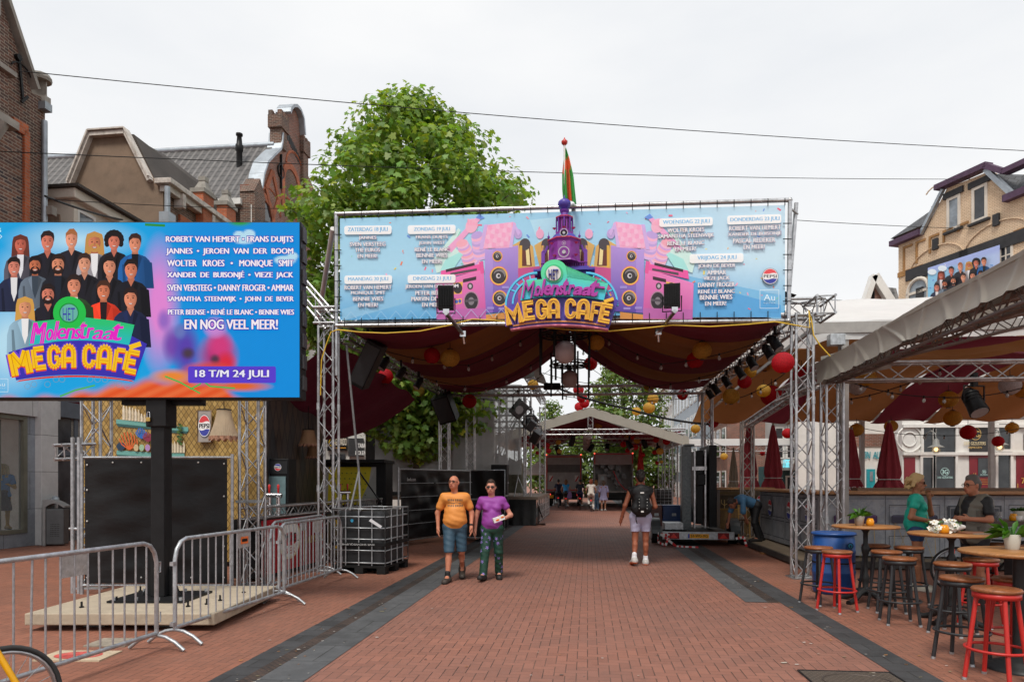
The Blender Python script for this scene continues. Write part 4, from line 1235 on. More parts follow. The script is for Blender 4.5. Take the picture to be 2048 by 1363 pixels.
def letter(ch,x0,x1,y0,y1,rot,fnrib):
 cx,cy=(x0+x1)/2,(y0+y1)/2
 wd=(x1-x0)*.36
 for st in STROKES[ch]:
  pts=[]
  for a,c in st:
   x,y=x0+a*(x1-x0),y0+c*(y1-y0);dx,dy=x-cx,y-cy
   pts.append((cx+dx*math.cos(rot)-dy*math.sin(rot),cy+dx*math.sin(rot)+dy*math.cos(rot)))
  fnrib(pts,wd)
halo=M();lines=M()
for k,L_ in enumerate(LET):
 m=M()
 letter(*L_,lambda pts,wd:(ribbon(halo,pts,wd*1.5,.1,.16+k*.0004),ribbon(m,pts,wd,.1,.22),ribbon(lines,pts,wd*.1,.2,.226)))
 if k==7:ribbon(m,[(690,1128),(752,1108)],20,.1,.22)
 part('letter',m,YEL,sg)
 for dd in(-1,1):
  letter(*L_,lambda pts,wd:ribbon(lines,[(x+dd*wd*.27,y)for x,y in pts],wd*.07,.2,.2245))
part('letter_halo',halo,VIO,sg);part('letter_inlay',lines,DKO,sg)
GRN=vcol('sign_green_to_blue',.4)
gm=Art(s3,0)
pts=[(143,1118)]+[(163,992),(282,980)]+arc(365,940,88,88,155,385,20)+[(445,968),(600,985),(717,1008),(688,1116)]+arcpts(143,1118,688,1116,26)[::-1][1:-1]
gcol=lambda y:lerp(C('58D89A'),C('3CC0E4'),smooth(960,1110,y))
gm_=M();n=len(pts)
gm_.add([s3(x,y,.2)for x,y in pts],[tuple(range(n))],False,None,[gcol(y)for x,y in pts])
gm_.add([s3(x,y,.2)for x,y in pts]+[s3(x,y,.12)for x,y in pts],[(i,(i+1)%n,n+(i+1)%n,n+i)for i in range(n)],False,None,[gcol(y)for x,y in pts]*2)
part('green_plate',gm_,GRN,sg)
dm=M();ext(dm,arc(362,945,60,60,0,350,26),.2,.215,1);ext(dm,arc(360,945,48,48,0,350,26),.2,.23,0)
disc=part('disc',dm,[WHITE,mat('sign_green',lin('3FB87E'),.4)],sg)
def txt3(st,x0,x1,y0,y1,t,mt,name,par,off=.02,shear=0.0,sl=0.0,depth=.03):
 vs,fs=glyphs(st,off,shear);a0,a1,b0,b1=text_box(st,0,shear)
 m=M();cx=(x0+x1)/2
 q=[(x0+(x-a0)/(a1-a0)*(x1-x0),y1-(y-b0)/(b1-b0)*(y1-y0))for x,y in vs]
 q=[(x,y+sl*(x-cx))for x,y in q]
 m.add([s3(x,y,t+depth)for x,y in q],fs)
 ed={}
 for f in fs:
  for i in range(len(f)):
   e=(f[i],f[(i+1)%len(f)]);k=(min(e),max(e));ed[k]=ed.get(k,0)+1
 o=len(q)
 m.add([s3(x,y,t+depth)for x,y in q]+[s3(x,y,t)for x,y in q],[(a,b,b+o,a+o)for(a,b),c in ed.items()if c==1])
 return part(name,m,mt,par)
txt3('HET',328,392,922,985,.23,mat('sign_navy',lin('3A3C8C'),.4),'lettering',sg,.0)
scr=[('M',155,238,995,1108,0),('o',240,275,1030,1092,0),('l',278,306,988,1088,0),('e',300,345,1025,1085,0),('n',342,394,1025,1084,0),('s',392,425,1028,1084,0),('t',425,456,990,1084,0),('r',456,497,1022,1080,0),('a',490,545,1035,1085,0),('a',546,604,1038,1088,0),('t',602,692,1000,1092,0)]
sm_=M()
for ch,x0,x1,y0,y1,s_ in scr:
 vs,fs=glyphs(ch,.0 if ch=='M' else.03,.28);a0,a1,b0,b1=text_box(ch,0,.28)
 if ch=='t' and x1>640:x1=655
 q=[(x0+(x-a0)/(a1-a0)*(x1-x0),y1-(y-b0)/(b1-b0)*(y1-y0))for x,y in vs]
 o=len(q);sm_.add([s3(x,y,.25)for x,y in q],fs)
 ed={}
 for f in fs:
  for i in range(len(f)):
   e=(f[i],f[(i+1)%len(f)]);k=(min(e),max(e));ed[k]=ed.get(k,0)+1
 sm_.add([s3(x,y,.25)for x,y in q]+[s3(x,y,.2)for x,y in q],[(a,b,b+o,a+o)for(a,b),c in ed.items()if c==1])
for(a,c)in(((236,1092),(250,1060)),((274,1085),(296,1066)),((600,1085),(612,1070)),((610,1030),(694,1040))):ribbon(sm_,[a,c],12,.2,.245)
part('script_lettering',sm_,MAG,sg)
for side in(-1,1):
 m=M()
 X=(lambda x:x)if side<0 else(lambda x:822-x)
 c1=[(X(42+208*(1-math.cos(t))),1142-218*math.sin(t))for t in[PI/2*i/12 for i in range(13)]]
 c2=[(X(88+160*(1-math.cos(t))),1130-165*math.sin(t))for t in[PI/2*i/12 for i in range(13)]]
 ribbon(m,c1,12,.02,.09);ribbon(m,c2,11,.02,.09)
 for i in(4,6,8,10):ribbon(m,[c1[i],c2[i]],9,.03,.08)
 part('arch',m,SKYB,sg)
tw=thing('tower_sculpture','purple model church tower with loudspeaker clock faces and onion dome','sculpture',RD(.72,11.72,0),-RY)
PX=11.75/1365/3.323
ctr=loc2(tw,*Z7(428,900))
zz=lambda y:loc2(tw,*Z7(428,y))[1]
TP=mat('tower_purple',lin('6A2F9C'),.45,0,.14,4);TM=mat('tower_magenta',lin('7E2A8E'),.45,0,.14,4);TD=mat('tower_blue_purple',lin('4A3C9E'),.45,0,.14,4);TR=mat('tower_pink',lin('D2447C'),.45)
def oct_(prof,c0=None,n=8):return M().lathe([(r*PX,zz(y))for r,y in prof],(ctr[0],0,0),n,None,n>8,PI/8)
part('onion_dome',oct_([(18,500),(22,492),(36,480),(43,462),(41,445),(28,432),(8,426),(3,400)],None,16),TD,tw)
part('belfry',oct_([(28,548),(24,520),(30,512),(34,500),(16,496)]),TP,tw)
part('lantern_stage',oct_([(62,668),(60,652),(46,650),(46,566),(58,562),(58,550),(28,546)]),TM,tw)
cm=M()
for i in range(8):
 t=PI/4*i;x,y=53*PX*math.cos(t),53*PX*math.sin(t)
 cm.cyl((ctr[0]+x,y,zz(652)),(ctr[0]+x,y,zz(560)),5*PX,None,6)
part('columns',cm,TP,tw)
cm=M()
for i in range(8):
 t=PI/4*(i+.5);cm.obox((ctr[0]+42.5*PX*math.cos(t),42.5*PX*math.sin(t),zz(606)),(.005,22*PX,50*PX),Matrix.Rotation(t,3,'Z'))
part('openings',cm,BLACK,tw)
part('gallery',oct_([(112,712),(100,700),(84,690),(72,672),(66,668)]),TD,tw)
part('clock_stage',oct_([(118,862),(112,850),(106,735),(110,725),(116,712),(110,708)]),TM,tw)
part('plinth',M().box((ctr[0]-160*PX,-.14,zz(905)),(ctr[0]+160*PX,.3,zz(890))).box((ctr[0]-150*PX,-.1,zz(980)),(ctr[0]+150*PX,.3,zz(905))).box((ctr[0]-200*PX,-.18,zz(918)),(ctr[0]+200*PX,.3,zz(905))),TD,tw)
bm_=M()
for i in range(21):bm_.cyl((ctr[0]+(-148+i*14.8)*PX,-.13,zz(888)),(ctr[0]+(-148+i*14.8)*PX,-.13,zz(866)),3*PX,None,5)
bm_.box((ctr[0]-152*PX,-.15,zz(866)),(ctr[0]+152*PX,-.11,zz(861)))
part('balustrade',bm_,TM,tw)
for sx in(-1,1):
 m=M();m.box((ctr[0]+sx*140*PX-.03,-.06,zz(880)),(ctr[0]+sx*140*PX+.03,.04,zz(780)));m.lathe([(10*PX,0),(12*PX,.02),(3*PX,.05),(.5*PX,.16)],(ctr[0]+sx*140*PX,-.01,zz(780)),8)
 m.bar((ctr[0]+sx*135*PX,0,zz(790)),(ctr[0]+sx*110*PX,0,zz(735)),.04,.04)
 m.lathe([(6*PX,0),(9*PX,.03),(2*PX,.06),(.5*PX,.12)],(ctr[0]+sx*100*PX,-.2,zz(712)),8)
 part('corner_turret',m,TP,tw)
def horn(y,r,name='loudspeaker',x=0,yy=None):
 m=M();c=(ctr[0]+x*PX,yy or-112*PX*.93,zz(y))
 for k,(ra,rb,t)in enumerate(((1,.86,.02),(.84,.3,-.015),(.34,.0,.012))):
  vs=[]
  for rr in(ra,rb):
   for i in range(18):
    a=2*PI*i/18;vs.append((c[0]+r*PX*rr*math.cos(a),c[1]-t+(.012 if rr==rb and k==1 else 0),c[2]+r*PX*rr*math.sin(a)))
  m.add(vs,[(i,(i+1)%18,18+(i+1)%18,18+i)for i in range(18)],False,(0,1,0)[k])
 return part(name,m,[mat('speaker_grey',(.45,.45,.47),.4),BLACK],tw)
horn(812,36);horn(756,13);horn(688,26,yy=-.28)
hm=M()
for(x,y)in((-80,758),(80,758),(-62,662),(62,662),(0,655),(-62,838),(78,838)):
 hm.lathe([(2*PX,0),(14*PX,.03)],(ctr[0]+x*PX,-.24,zz(y)),8)
part('small_horns',hm,TR,tw)
rm=M();rm.lathe([(118*PX,0),(118*PX,.015)],(ctr[0],0,zz(715)),8,None,False,PI/8);rm.lathe([(61*PX,0),(61*PX,.012)],(ctr[0],0,zz(556)),8,None,False,PI/8)
part('red_band',rm,mat('tower_red',lin('D23A50'),.5),tw)
fg=thing('flag','green and orange flag hanging limp from a pole with a red finial','flag',RD(.72,11.75,0),-RY)
f3=lambda u,v,y=0:(lambda q:(q[0],y,q[1]))(loc2(fg,u,v))
part('pole',M().cyl(f3(1131,402),f3(1129,290),.022,.018,8),WHITE,fg)
q=f3(1129,285);part('finial',M().lathe([(.02,-.05),(.05,-.02),(.055,.02),(.02,.05),(.003,.09)],q,10),mat('finial_red',(.5,.03,.02),.3),fg)
lef=[(1130,297),(1127,320),(1124,345),(1124,375),(1126,398)];rig=[(1132,296),(1139,318),(1147,352),(1150,380),(1153,406)]
def fl2(a,b):
 i=min(3,int(b*4));k=b*4-i
 L_=(lef[i][0]+(lef[i+1][0]-lef[i][0])*k,lef[i][1]+(lef[i+1][1]-lef[i][1])*k);R_=(rig[i][0]+(rig[i+1][0]-rig[i][0])*k,rig[i][1]+(rig[i+1][1]-rig[i][1])*k)
 u,v=L_[0]+(R_[0]-L_[0])*a,L_[1]+(R_[1]-L_[1])*a+5*math.sin(a*9)*b
 return f3(u,v,.07*math.sin(a*11+b*2)*(.3+b))
def flc(a,b):
 g,o=C('3FA04A'),C('E8683C')
 if.3<b+.12*a<.48:return o
 if.35<a<.68 and b>.4:return o
 return g
m=M();m.grid(fl2,20,24,True,None,flc);part('cloth',m,vcol('flag_cloth',.8,trans=.35),fg)
def flood(u,v,hu,hv,au,av,label):
 t=thing('floodlight',label,'floodlight',P(u,v,11.3),-RY+(.12 if u<1000 else-.12),'floodlights aimed at the banner')
 s=11.3/1365;hw,hh=hu*s/2,hv*s/2
 m=M();m.box((-hw,-.09,-hh),(hw,.06,hh))
 for i in range(9):m.box((-hw+.02+i*(2*hw-.04)/8-.006,-.125,-hh+.03),(-hw+.02+i*(2*hw-.04)/8+.006,-.08,hh-.02))
 part('housing',m,BLACK,t,bevel=.008)
 part('lens',M().box((-hw+.02,.06,-hh+.03),(hw-.02,.075,hh-.03)),GLASS,t)
 m=M();m.tube([(-hw-.02,0,0),(-hw-.02,0,-hh-.06),(hw+.02,0,-hh-.06),(hw+.02,0,0)],.012,6);part('bracket',m,BLACK,t)
 a=P(u+(0 if u<1000 else 6),v+hv/2+7,11.2);b=P(au,av,12.1)
 part('arm',M().cyl(a,b,.034,None,10),ALU,t,True)
 m=M();m.obox(b,(.1,.1,.1));m.cyl(b,b+V((.02,.05,-.16)),.02);m.obox(a+V((0,.05,.04)),(.1,.08,.07));part('clamp',m,CHROME,t,True)
flood(892,596,31,46,926,668,'black floodlight on a pipe arm over the left half of the banner')
flood(1344,592,32,46,1316,664,'black floodlight on a pipe arm over the right half of the banner')
def cable(label,pts,r=.011,c=BLACK,name='cable',cat='cable'):
 o=part(name,M().tube(pts,r,6),c);return tag(o,label,cat)
YC=mat('yellow_cable',(.65,.42,.03),.5)
gd=lambda u,v,d=11.9:(lambda q:RD(q[0],d,q[1]))(PD(u,v,d))
cable('yellow cable sagging along the front beam of the gate',[gd(u,v)for u,v in((641,790),(643,720),(652,690),(662,664),(675,659),(720,664),(770,666),(840,662),(900,650),(945,638),(985,640),(1040,646),(1095,655),(1150,660),(1220,662),(1300,655),(1345,650),(1420,653),(1500,648),(1550,643),(1590,650),(1620,655),(1618,620),(1623,640),(1627,670),(1640,690),(1660,712))],.012,YC)
cable('black cable clipped along the bottom pipe of the banner',[gd(680+i*30,652-i*.5+(i%3)*3-(i%2)*2,12.0)for i in range(30)],.01)
BULB=M().lathe([(.018,.05),(.02,.0),(.012,-.0),(.03,-.03),(.034,-.055),(.02,-.085),(.001,-.09)],(0,0,0),8)
BULB.m=[0 if i<16 else 1 for i in range(len(BULB.f))]
bulb0=None
def strand(label,ends,sag,nb,r=.008,group='festoon light strands'):
 """a sagging cord with clear bulbs"""
 global bulb0
 ps=[]
 for p,q in zip(ends,ends[1:]):
  for i in range(9):
   k=i/8
   x=p.lerp(q,k);x.z-=sag*4*k*(1-k)
   ps.append(x)
 t=thing('festoon_lights',label,'festoon lights',ps[0],0,group)
 part('cord',M().tube([p-ps[0]for p in ps],r,5),BLACK,t)
 for i in range(nb):
  k=(i+.5)/nb*(len(ps)-1);j=int(k);x=ps[j].lerp(ps[min(j+1,len(ps)-1)],k-j)-ps[0]
  if bulb0 is None:bulb0=part('bulb',BULB,[BLACK,clear('bulb_glass',(.9,.9,.86),.45)],t)
  else:
   b_=bulb0.copy();col.objects.link(b_);b_.parent=t
  (bulb0 if not i and bulb0.parent==t else b_).location=x-V((0,0,.03))
for k,(l0,d0,l1,d1,z)in enumerate(((-4.4,13,-.6,15.5,4.35),(-4.4,15,-.6,18.5,4.2),(-4.3,18,-.6,20.5,4.2),(3.4,13,-.4,15.5,4.3),(3.4,15.2,-.4,18.6,4.2),(3.4,18,-.4,20.4,4.2))):
 strand(('festoon strand %s of the gate drape'%('under the front stripe of the left half','under the middle of the left half','under the back stripe of the left half','under the front stripe of the right half','under the middle of the right half','under the back stripe of the right half')[k]),[RD(l0,d0,z),RD((l0+l1)/2,(d0+d1)/2,z-.25),RD(l1,d1,5.4)],.08,7)
def chandelier(u,v,Y,rods,lab):
 c=P(u,v,Y);s=Y/1365
 t=thing('chandelier',lab,'chandelier',c,0,'globe chandeliers under the gate')
 g=part('globe',M().ball((0,0,0),.225,24),mat('opal_globe',(.6,.57,.62),.35,0,.04),t)
 part('cap',M().cyl((0,0,.22),(0,0,.34),.05,.04),BLACK,g)
 R=.52
 m=M()
 for rr,z in((R,.34),(R*.8,.36),(R*.9,.42)):m.tube([(rr*math.cos(2*PI*i/28),rr*math.sin(2*PI*i/28),z)for i in range(28)],.018,6,True)
 for i in range(6):a=PI*i/6;m.cyl((R*math.cos(a),R*math.sin(a),.34),(-R*math.cos(a),-R*math.sin(a),.34),.01,None,5)
 part('ring',m,BLACK,t)
 for i in range(8):
  a=PI/4*i+.3;h0,h1=(.55,-.18)if i%2 else(.62,-.48)
  part('rod',M().cyl((R*math.cos(a),R*math.sin(a),h0),(R*math.cos(a),R*math.sin(a),h1),.022,None,8),BLACK,t)
 part('hanger',M().cyl((0,0,.42),(0,0,1.45),.012,None,5),BLACK,t)
chandelier(1130,704,13.6,8,'ring chandelier with pale globe and black rods hanging behind the sculpted sign')
chandelier(1140,757,17.6,8,'ring chandelier with pale globe and black rods hung deeper under the gate')
# --- paper lanterns
def lantern_mat(name,c,em=0.0,tr=.5):
 g=N(name);c=lin(c);o=g.ob()
 sp=g.n('SeparateXYZ');g.l(o,sp.inputs[0])
 rib=g.ma('SINE',g.ma('MULTIPLY',sp.outputs[2],95))
 k=g.ramp(rib,-.2+.5,.9,(1,1,1),(.62,.62,.62))
 base=g.mix(1.0,k,g.mix(g.ramp(g.noise(o,7,4),.3,.7),tuple(x*.8 for x in c),tuple(min(1,x*1.2)for x in c)),'MULTIPLY')
 g.l(base,g.b.inputs['Base Color']);g.b.inputs['Roughness'].default_value=.7
 g.bump(rib,.35,.006)
 t=g.n('BsdfTranslucent');g.l(base,t.inputs[0]);x=g.n('MixShader');x.inputs[0].default_value=tr
 g.l(g.b.outputs[0],x.inputs[1]);g.l(t.outputs[0],x.inputs[2]);g.l(x.outputs[0],g.out.inputs[0])
 return g.done(None,.7)
LM={'red':lantern_mat('red_paper',(.68,.018,.035),0,.58),'gold':lantern_mat('gold_weave',(.78,.5,.1),0,.6),'white':lantern_mat('white_paper',(.7,.68,.7))}
LPROTO={}
def lantern(u,v,r,kind,label,R=.2,group=None,Y=None):
 Y=Y or R*1365/r
 R=r*Y/1365
 c=P(u,v,Y)
 if kind not in LPROTO:
  t=thing('paper_lantern',label,'lantern',c,0,group);t.scale=(R,R,R)
  part('shade',M().ball((0,0,0),1,24,None,.96 if kind!='gold' else.9),LM[kind],t)
  part('cap',M().lathe([(.3,.9),(.3,.97)],(0,0,0),12).lathe([(.24,-.97),(.24,-.9)],(0,0,0),12),BLACK,t)
  part('hook',M().cyl((0,0,.95),(0,0,1.6),.035,None,5).tube([(0,0,.95),(.25,0,.92),(-.25,0,.92)],.03,4),BLACK,t)
  LPROTO[kind]=t
  return t
 t=dup(LPROTO[kind],c,rnd.uniform(0,6),label,R)
 if group:t['group']=group
 elif 'group' in t:del t['group']
 return t
GL,GR,GC,GF,GN='lanterns under the left half of the gate','lanterns under the right side of the gate','lanterns strung over the street behind the gate','lanterns under the far canopy','lanterns under the right bar roofs'
for a in((864,711,16.5,'red','red paper lantern beside a bigger gold one under the left drape',.17,GL),(900,716,19.5,'gold','big gold woven lantern beside a red one under the left drape',.2,GL),(689,718,14,'gold','dim gold lantern behind the top of the left gate tower',.2,GL),(771,752,15.5,'red','dark red lantern behind a spotlight on the left side beam',.19,GL),(837,782,12.5,'gold','gold lantern behind a spotlight in front of the plane tree leaves',.2,GL),(970,764,13,'red','red lantern touching the back hem of the left drape',.2,GL),(939,802,14.5,'red','red lantern below the back beam in front of the clear tarpaulin',.22,GL),(1066,769,11,'gold','small gold lantern on the back beam beside the stage roof',.18,GL),(1181,727,14,'red','red lantern half behind the black chandelier rods',.22,GC),(1192,685,17,'gold','dim gold lantern right of the chandelier ring under the sign',.17,GC),(1157,779,11,'red','top red lantern of a bright cluster over the street',.25,GC),(1164,795,10.5,'red','second red lantern of a bright cluster over the street',.25,GC),(1169,806,10,'red','right red lantern low in the bright cluster over the street',.25,GC),(1158,813,9.2,'red','lowest red lantern of the bright cluster over the street',.25,GC),(1306,797,11.2,'gold','top gold lantern of three in front of the street tree',.25,GC),(1298,815,12,'gold','middle gold lantern of three in front of the street tree',.28,GC),(1273,822,9.2,'gold','lowest gold lantern of three in front of the street tree',.25,GC),(1299,770,12.5,'gold','dim gold lantern hung on the back beam right of centre',.19,GC),(1404,701,19,'gold','large gold lantern overlapping a red one under the right drape',.187,GR),(1390,720,17,'red','red lantern partly hidden by a large gold one under the right drape',.178,GR),(1365,789,11,'red','small red ribbed lantern hanging just under the back beam',.17,GR),(1566,725,22,'red','largest red lantern beside the right gate tower top',.17,GR),(1603,750,18,'red','red lantern seen through the bars of the right gate tower',.22,GR),(1530,727,16,'gold','gold lantern below spotlights left of the largest red lantern',.24,GR),(1500,744,13,'gold','gold lantern lit bright behind the spotlights on the right beam',.15,GR),(1489,763,14,'red','red lantern under the spotlights on the right beam',.16,GR),(1462,792,17,'gold','gold lantern before the orange drape below the right beam',.2,GR),(1527,781,14,'gold','gold lantern half behind a low red one near the right tower',.16,GR),(1543,791,21,'red','low red lantern covering part of a gold one near the right tower',.28,GR),(1426,845,11,'red','red lantern behind the back right tower of the gate',.2,GR),(1391,857,9.5,'gold','small gold lantern beside a grey pipe left of the back right tower',.18,GR),(1575,866,10.5,'red','bright red lantern hung over the maroon umbrella behind the gate tower',.2,GR),(1448,912,7.5,'gold','tiny gold lantern left of the beige umbrella',.18,GR),(1525,906,5,'red','tiny red lantern between two maroon umbrellas',.15,GR),(1732,755,19,'gold','bright gold lantern behind the right canopy truss',.2,GN),(1714,772,18,'white','white globe lantern behind the left end of the right canopy truss',.2,GN),(1897,798,18,'gold','dim gold lantern hanging left of the black stage lamp',.22,GN),(1905,836,17,'gold','dim gold lantern hung under another one by the brown post',.26,GN),(1713,859,14,'gold','pale gold lantern above the left maroon umbrella',.22,GN),(1782,852,13,'gold','gold lantern above the right maroon umbrella',.22,GN),(1936,864,15,'red','dark red lantern in front of the black cafe wall sign',.24,GN),(1996,882,11,'red','small bright red lantern beside a cafe wall lamp',.18,GN),(2024,855,12,'gold','small gold lantern high at the right end of the cafe front',.2,GN),(2020,770,20,'white','white globe lantern high under the right canopy',.2,GN),(2044,781,15,'gold','gold lantern cut off at the right edge under the canopy',.22,GN)):lantern(*a)
for(u,v,r,k)in((1074,875,7.5,'red'),(1064,894,5,'red'),(1097,901,5.5,'red'),(1075,905,4,'red'),(1117,884,5.5,'gold'),(1093,891,7,'red'),(1119,902,5,'gold'),(1111,851,6,'red'),(1197,850,8,'gold'),(1254,873,6,'gold'),(1263,873,6,'red'),(1274,881,6.5,'gold'),(1247,888,6.5,'red'),(1271,894,6,'red'),(1256,900,5.5,'red'),(1312,879,6,'red'),(1333,882,7.5,'red'),(1320,902,7.5,'gold'),(1285,909,5,'red'),(1309,904,5,'red'),(1314,925,4,'red'),(1323,923,3.5,'gold'),(1025,892,7,'gold'),(1030,886,6,'red')):
 lantern(u,v,r,k,'small red paper lantern in the crowd under the far canopy' if k=='red' else 'small gold paper lantern in the crowd under the far canopy',.2,GF,36.5+rnd.uniform(0,4))
for i,(u,v,r)in enumerate(((1175,871,9),(1174,880,8),(1173,888,7.5),(1172,895,7))):lantern(u,v,r,'white','pale globe in the receding row under the far canopy',.25,'pale globes in a row under the far canopy',37+i*2.5)
# --- stage lamps on the side beams
def par_proto(label,loc,rz):
 t=thing('spotlight',label,'spotlight',loc,rz,'spotlights on the gate side beams')
 ax=V((0,-.55,-.83)).normalized();c=V((0,0,-.22))
 m=M();m.cyl(c-ax*.14,c+ax*.16,.085,.11,14);m.cyl(c-ax*.2,c-ax*.14,.05,.085,14)
 for k in range(3):m.cyl(c-ax*(.12-k*.05),c-ax*(.1-k*.05),.1,.1,14)
 part('body',m,BLACK,t)
 part('lens',M().cyl(c+ax*.155,c+ax*.165,.095,.095,14),mat('frosted_lens',(.42,.42,.44),.3),t)
 part('yoke',M().tube([c+V((-.13,0,0)),V((-.13,0,-.02)),V((.13,0,-.02)),c+V((.13,0,0))],.012,6),BLACK,t)
 part('clamp',M().box((-.03,-.03,-.03),(.03,.03,.14)),BLACK,t)
 return t
pp=None
for k,(u,v,l,lab)in enumerate(((1564,678,3.35,'first spotlight from the front on the right side beam'),(1537,705,3.35,'second spotlight from the front on the right side beam'),(1504,727,3.35,'third spotlight from the front on the right side beam'),(1480,746,3.35,'fourth spotlight on the right side beam, beside a red lantern'),(1453,765,3.35,'fifth spotlight on the right side beam'),(1432,780,3.35,'sixth spotlight, near the back end of the right side beam'),(1420,789,3.35,'last spotlight at the back end of the right side beam'),(768,728,-4.3,'spotlight in front of a red lantern on the left side beam'),(802,745,-4.3,'middle spotlight on the left side beam'),(837,766,-4.3,'spotlight in front of a gold lantern on the left side beam'))):
 d,z=PL(u,v,l)
 z=max(4.0,min(4.34,z+.2));d=max(12.7,min(20.6,d))
 if pp is None:pp=par_proto(lab,RD(l,d,z),-RY+.9);pp.scale=(.85,)*3
 else:dup(pp,RD(l,d,z),(-RY+.9 if l>0 else-RY-1.2)+rnd.uniform(-.35,.35),lab)
def spkbox(label,c,size,R,group=None):
 t=thing('loudspeaker',label,'loudspeaker',c,0,group)
 part('cabinet',M().obox((0,0,0),size,R),BLACK,t,bevel=.015)
 part('grille',M().obox(R@V((0,-size[1]/2-.006,0)),(size[0]*.86,.012,size[2]*.86),R),mat('grille_black',(.04,.04,.042),.6,.3),t)
 part('bracket',M().obox((0,0,size[2]*.5+.14),(.05,.05,.3)),BLACK,t)
spkbox('long black loudspeaker hung tilted under the left side beam',RD(-4.35,13.2,3.98),(.34,.4,.95),Matrix.Rotation(.5,3,'Y')@Matrix.Rotation(.25,3,'X'))
spkbox('black loudspeaker hung at the back left corner of the gate',RD(-4.3,20.4,3.88),(.55,.45,.85),Matrix.Rotation(-.35,3,'Y')@Matrix.Rotation(.4,3,'X')@Matrix.Rotation(-.3,3,'Z'))
# --- LED screen on a post
YS=8.3
led=thing('video_screen','big lit video wall on a black post showing festival artists and names','video screen',(-4.365,8.5,.2))
x0,x1,z0,z1=-6.37,(599-CX)/F*YS,CH+(HZ-794)/F*YS,CH+(HZ-445)/F*YS
part('cabinet',M().box((x0-.02,YS+.012,z0-.02),(x1+.015,YS+.22,z1+.015)),BLACK,led,True,bevel=.006)
hm=M()
for i in range(8):hm.box((x1+.015,YS+.05,z0+.1+i*.26),(x1+.035,YS+.19,z0+.27+i*.26))
part('cabinet_handles',hm,mat('dark_grey_metal',(.06,.06,.065),.5,.4),led,True)
art=Art(lambda u,v,t:tuple(P(u,v,YS-t)),.00005)
SKY1,SKY2,SKYW=C('0090E2'),C('10A8E8'),C('BCE4F6')
def ledbg(a,b):
 u,v=a*622-23,445+349*b
 c=lerp(SKY2,SKY1,smooth(250,420,u))
 w_=max(0,1-math.hypot((u-20)/90,(v-690)/120))+max(0,1-math.hypot((u-150)/150,(v-480)/45))*.8+max(0,1-math.hypot((u-40)/60,(v-540)/60))*.5
 c=lerp(c,SKYW,min(1,w_*1.3))
 p_=max(0,1-math.hypot((u-318)/46,(v-610)/150))
 c=lerp(c,C('E88AD8'),min(1,p_*1.4))
 o_=smooth(0,22,v-(786-36*smooth(60,330,u)+70*smooth(400,560,u))+4*math.sin(u*.09))
 c=lerp(c,lerp(C('F0703A'),C('E8541E'),.5+.5*math.sin(u*.13+v*.3)),o_)
 for(x,y,rx,ry,q)in BLOTS:c=lerp(c,q,1.1*max(0,1-((u-x)/rx)**2-((v-y)/ry)**2))
 for(x,y,rx,ry)in PUFFS:c=lerp(c,SKYW,2.2*max(0,1-((u-x)/rx)**2-((v-y)/ry)**2))
 return c
BLOTS=[(x,y,rx,ry,C(q))for x,y,rx,ry,q in((345,690,24,42,'7A4AB0'),(372,700,30,62,'5A40B0'),(376,706,16,14,'4A3848'),(435,712,46,50,'B0307A'),(440,690,30,34,'D83A80'),(452,725,24,26,'E02840'),(430,718,12,12,'50324A'),(418,740,60,20,'E04838'),(328,640,16,26,'9A6AC8'),(360,662,14,18,'6A78C0'),(430,655,26,24,'D08AD8'),(345,752,50,16,'F08A30'),(480,772,70,12,'E86A20'),(480,445,26,8,'30A040'))]
PUFFS=((488,478,26,11),(478,470,12,9),(498,468,14,10),(570,520,24,10),(585,512,12,9))
art.m.grid(lambda a,b:tuple(P(a*622-23,445+349*b,YS)),200,112,False,None,ledbg)
for pts in([(380,778),(400,768),(404,760),(420,772),(470,776)],[(120,792),(150,780),(190,770)],[(330,752),(360,764),(400,786)]):art.line(pts,3,'50B850')
art.line([(290,449),(330,451)],5,'2E9040')
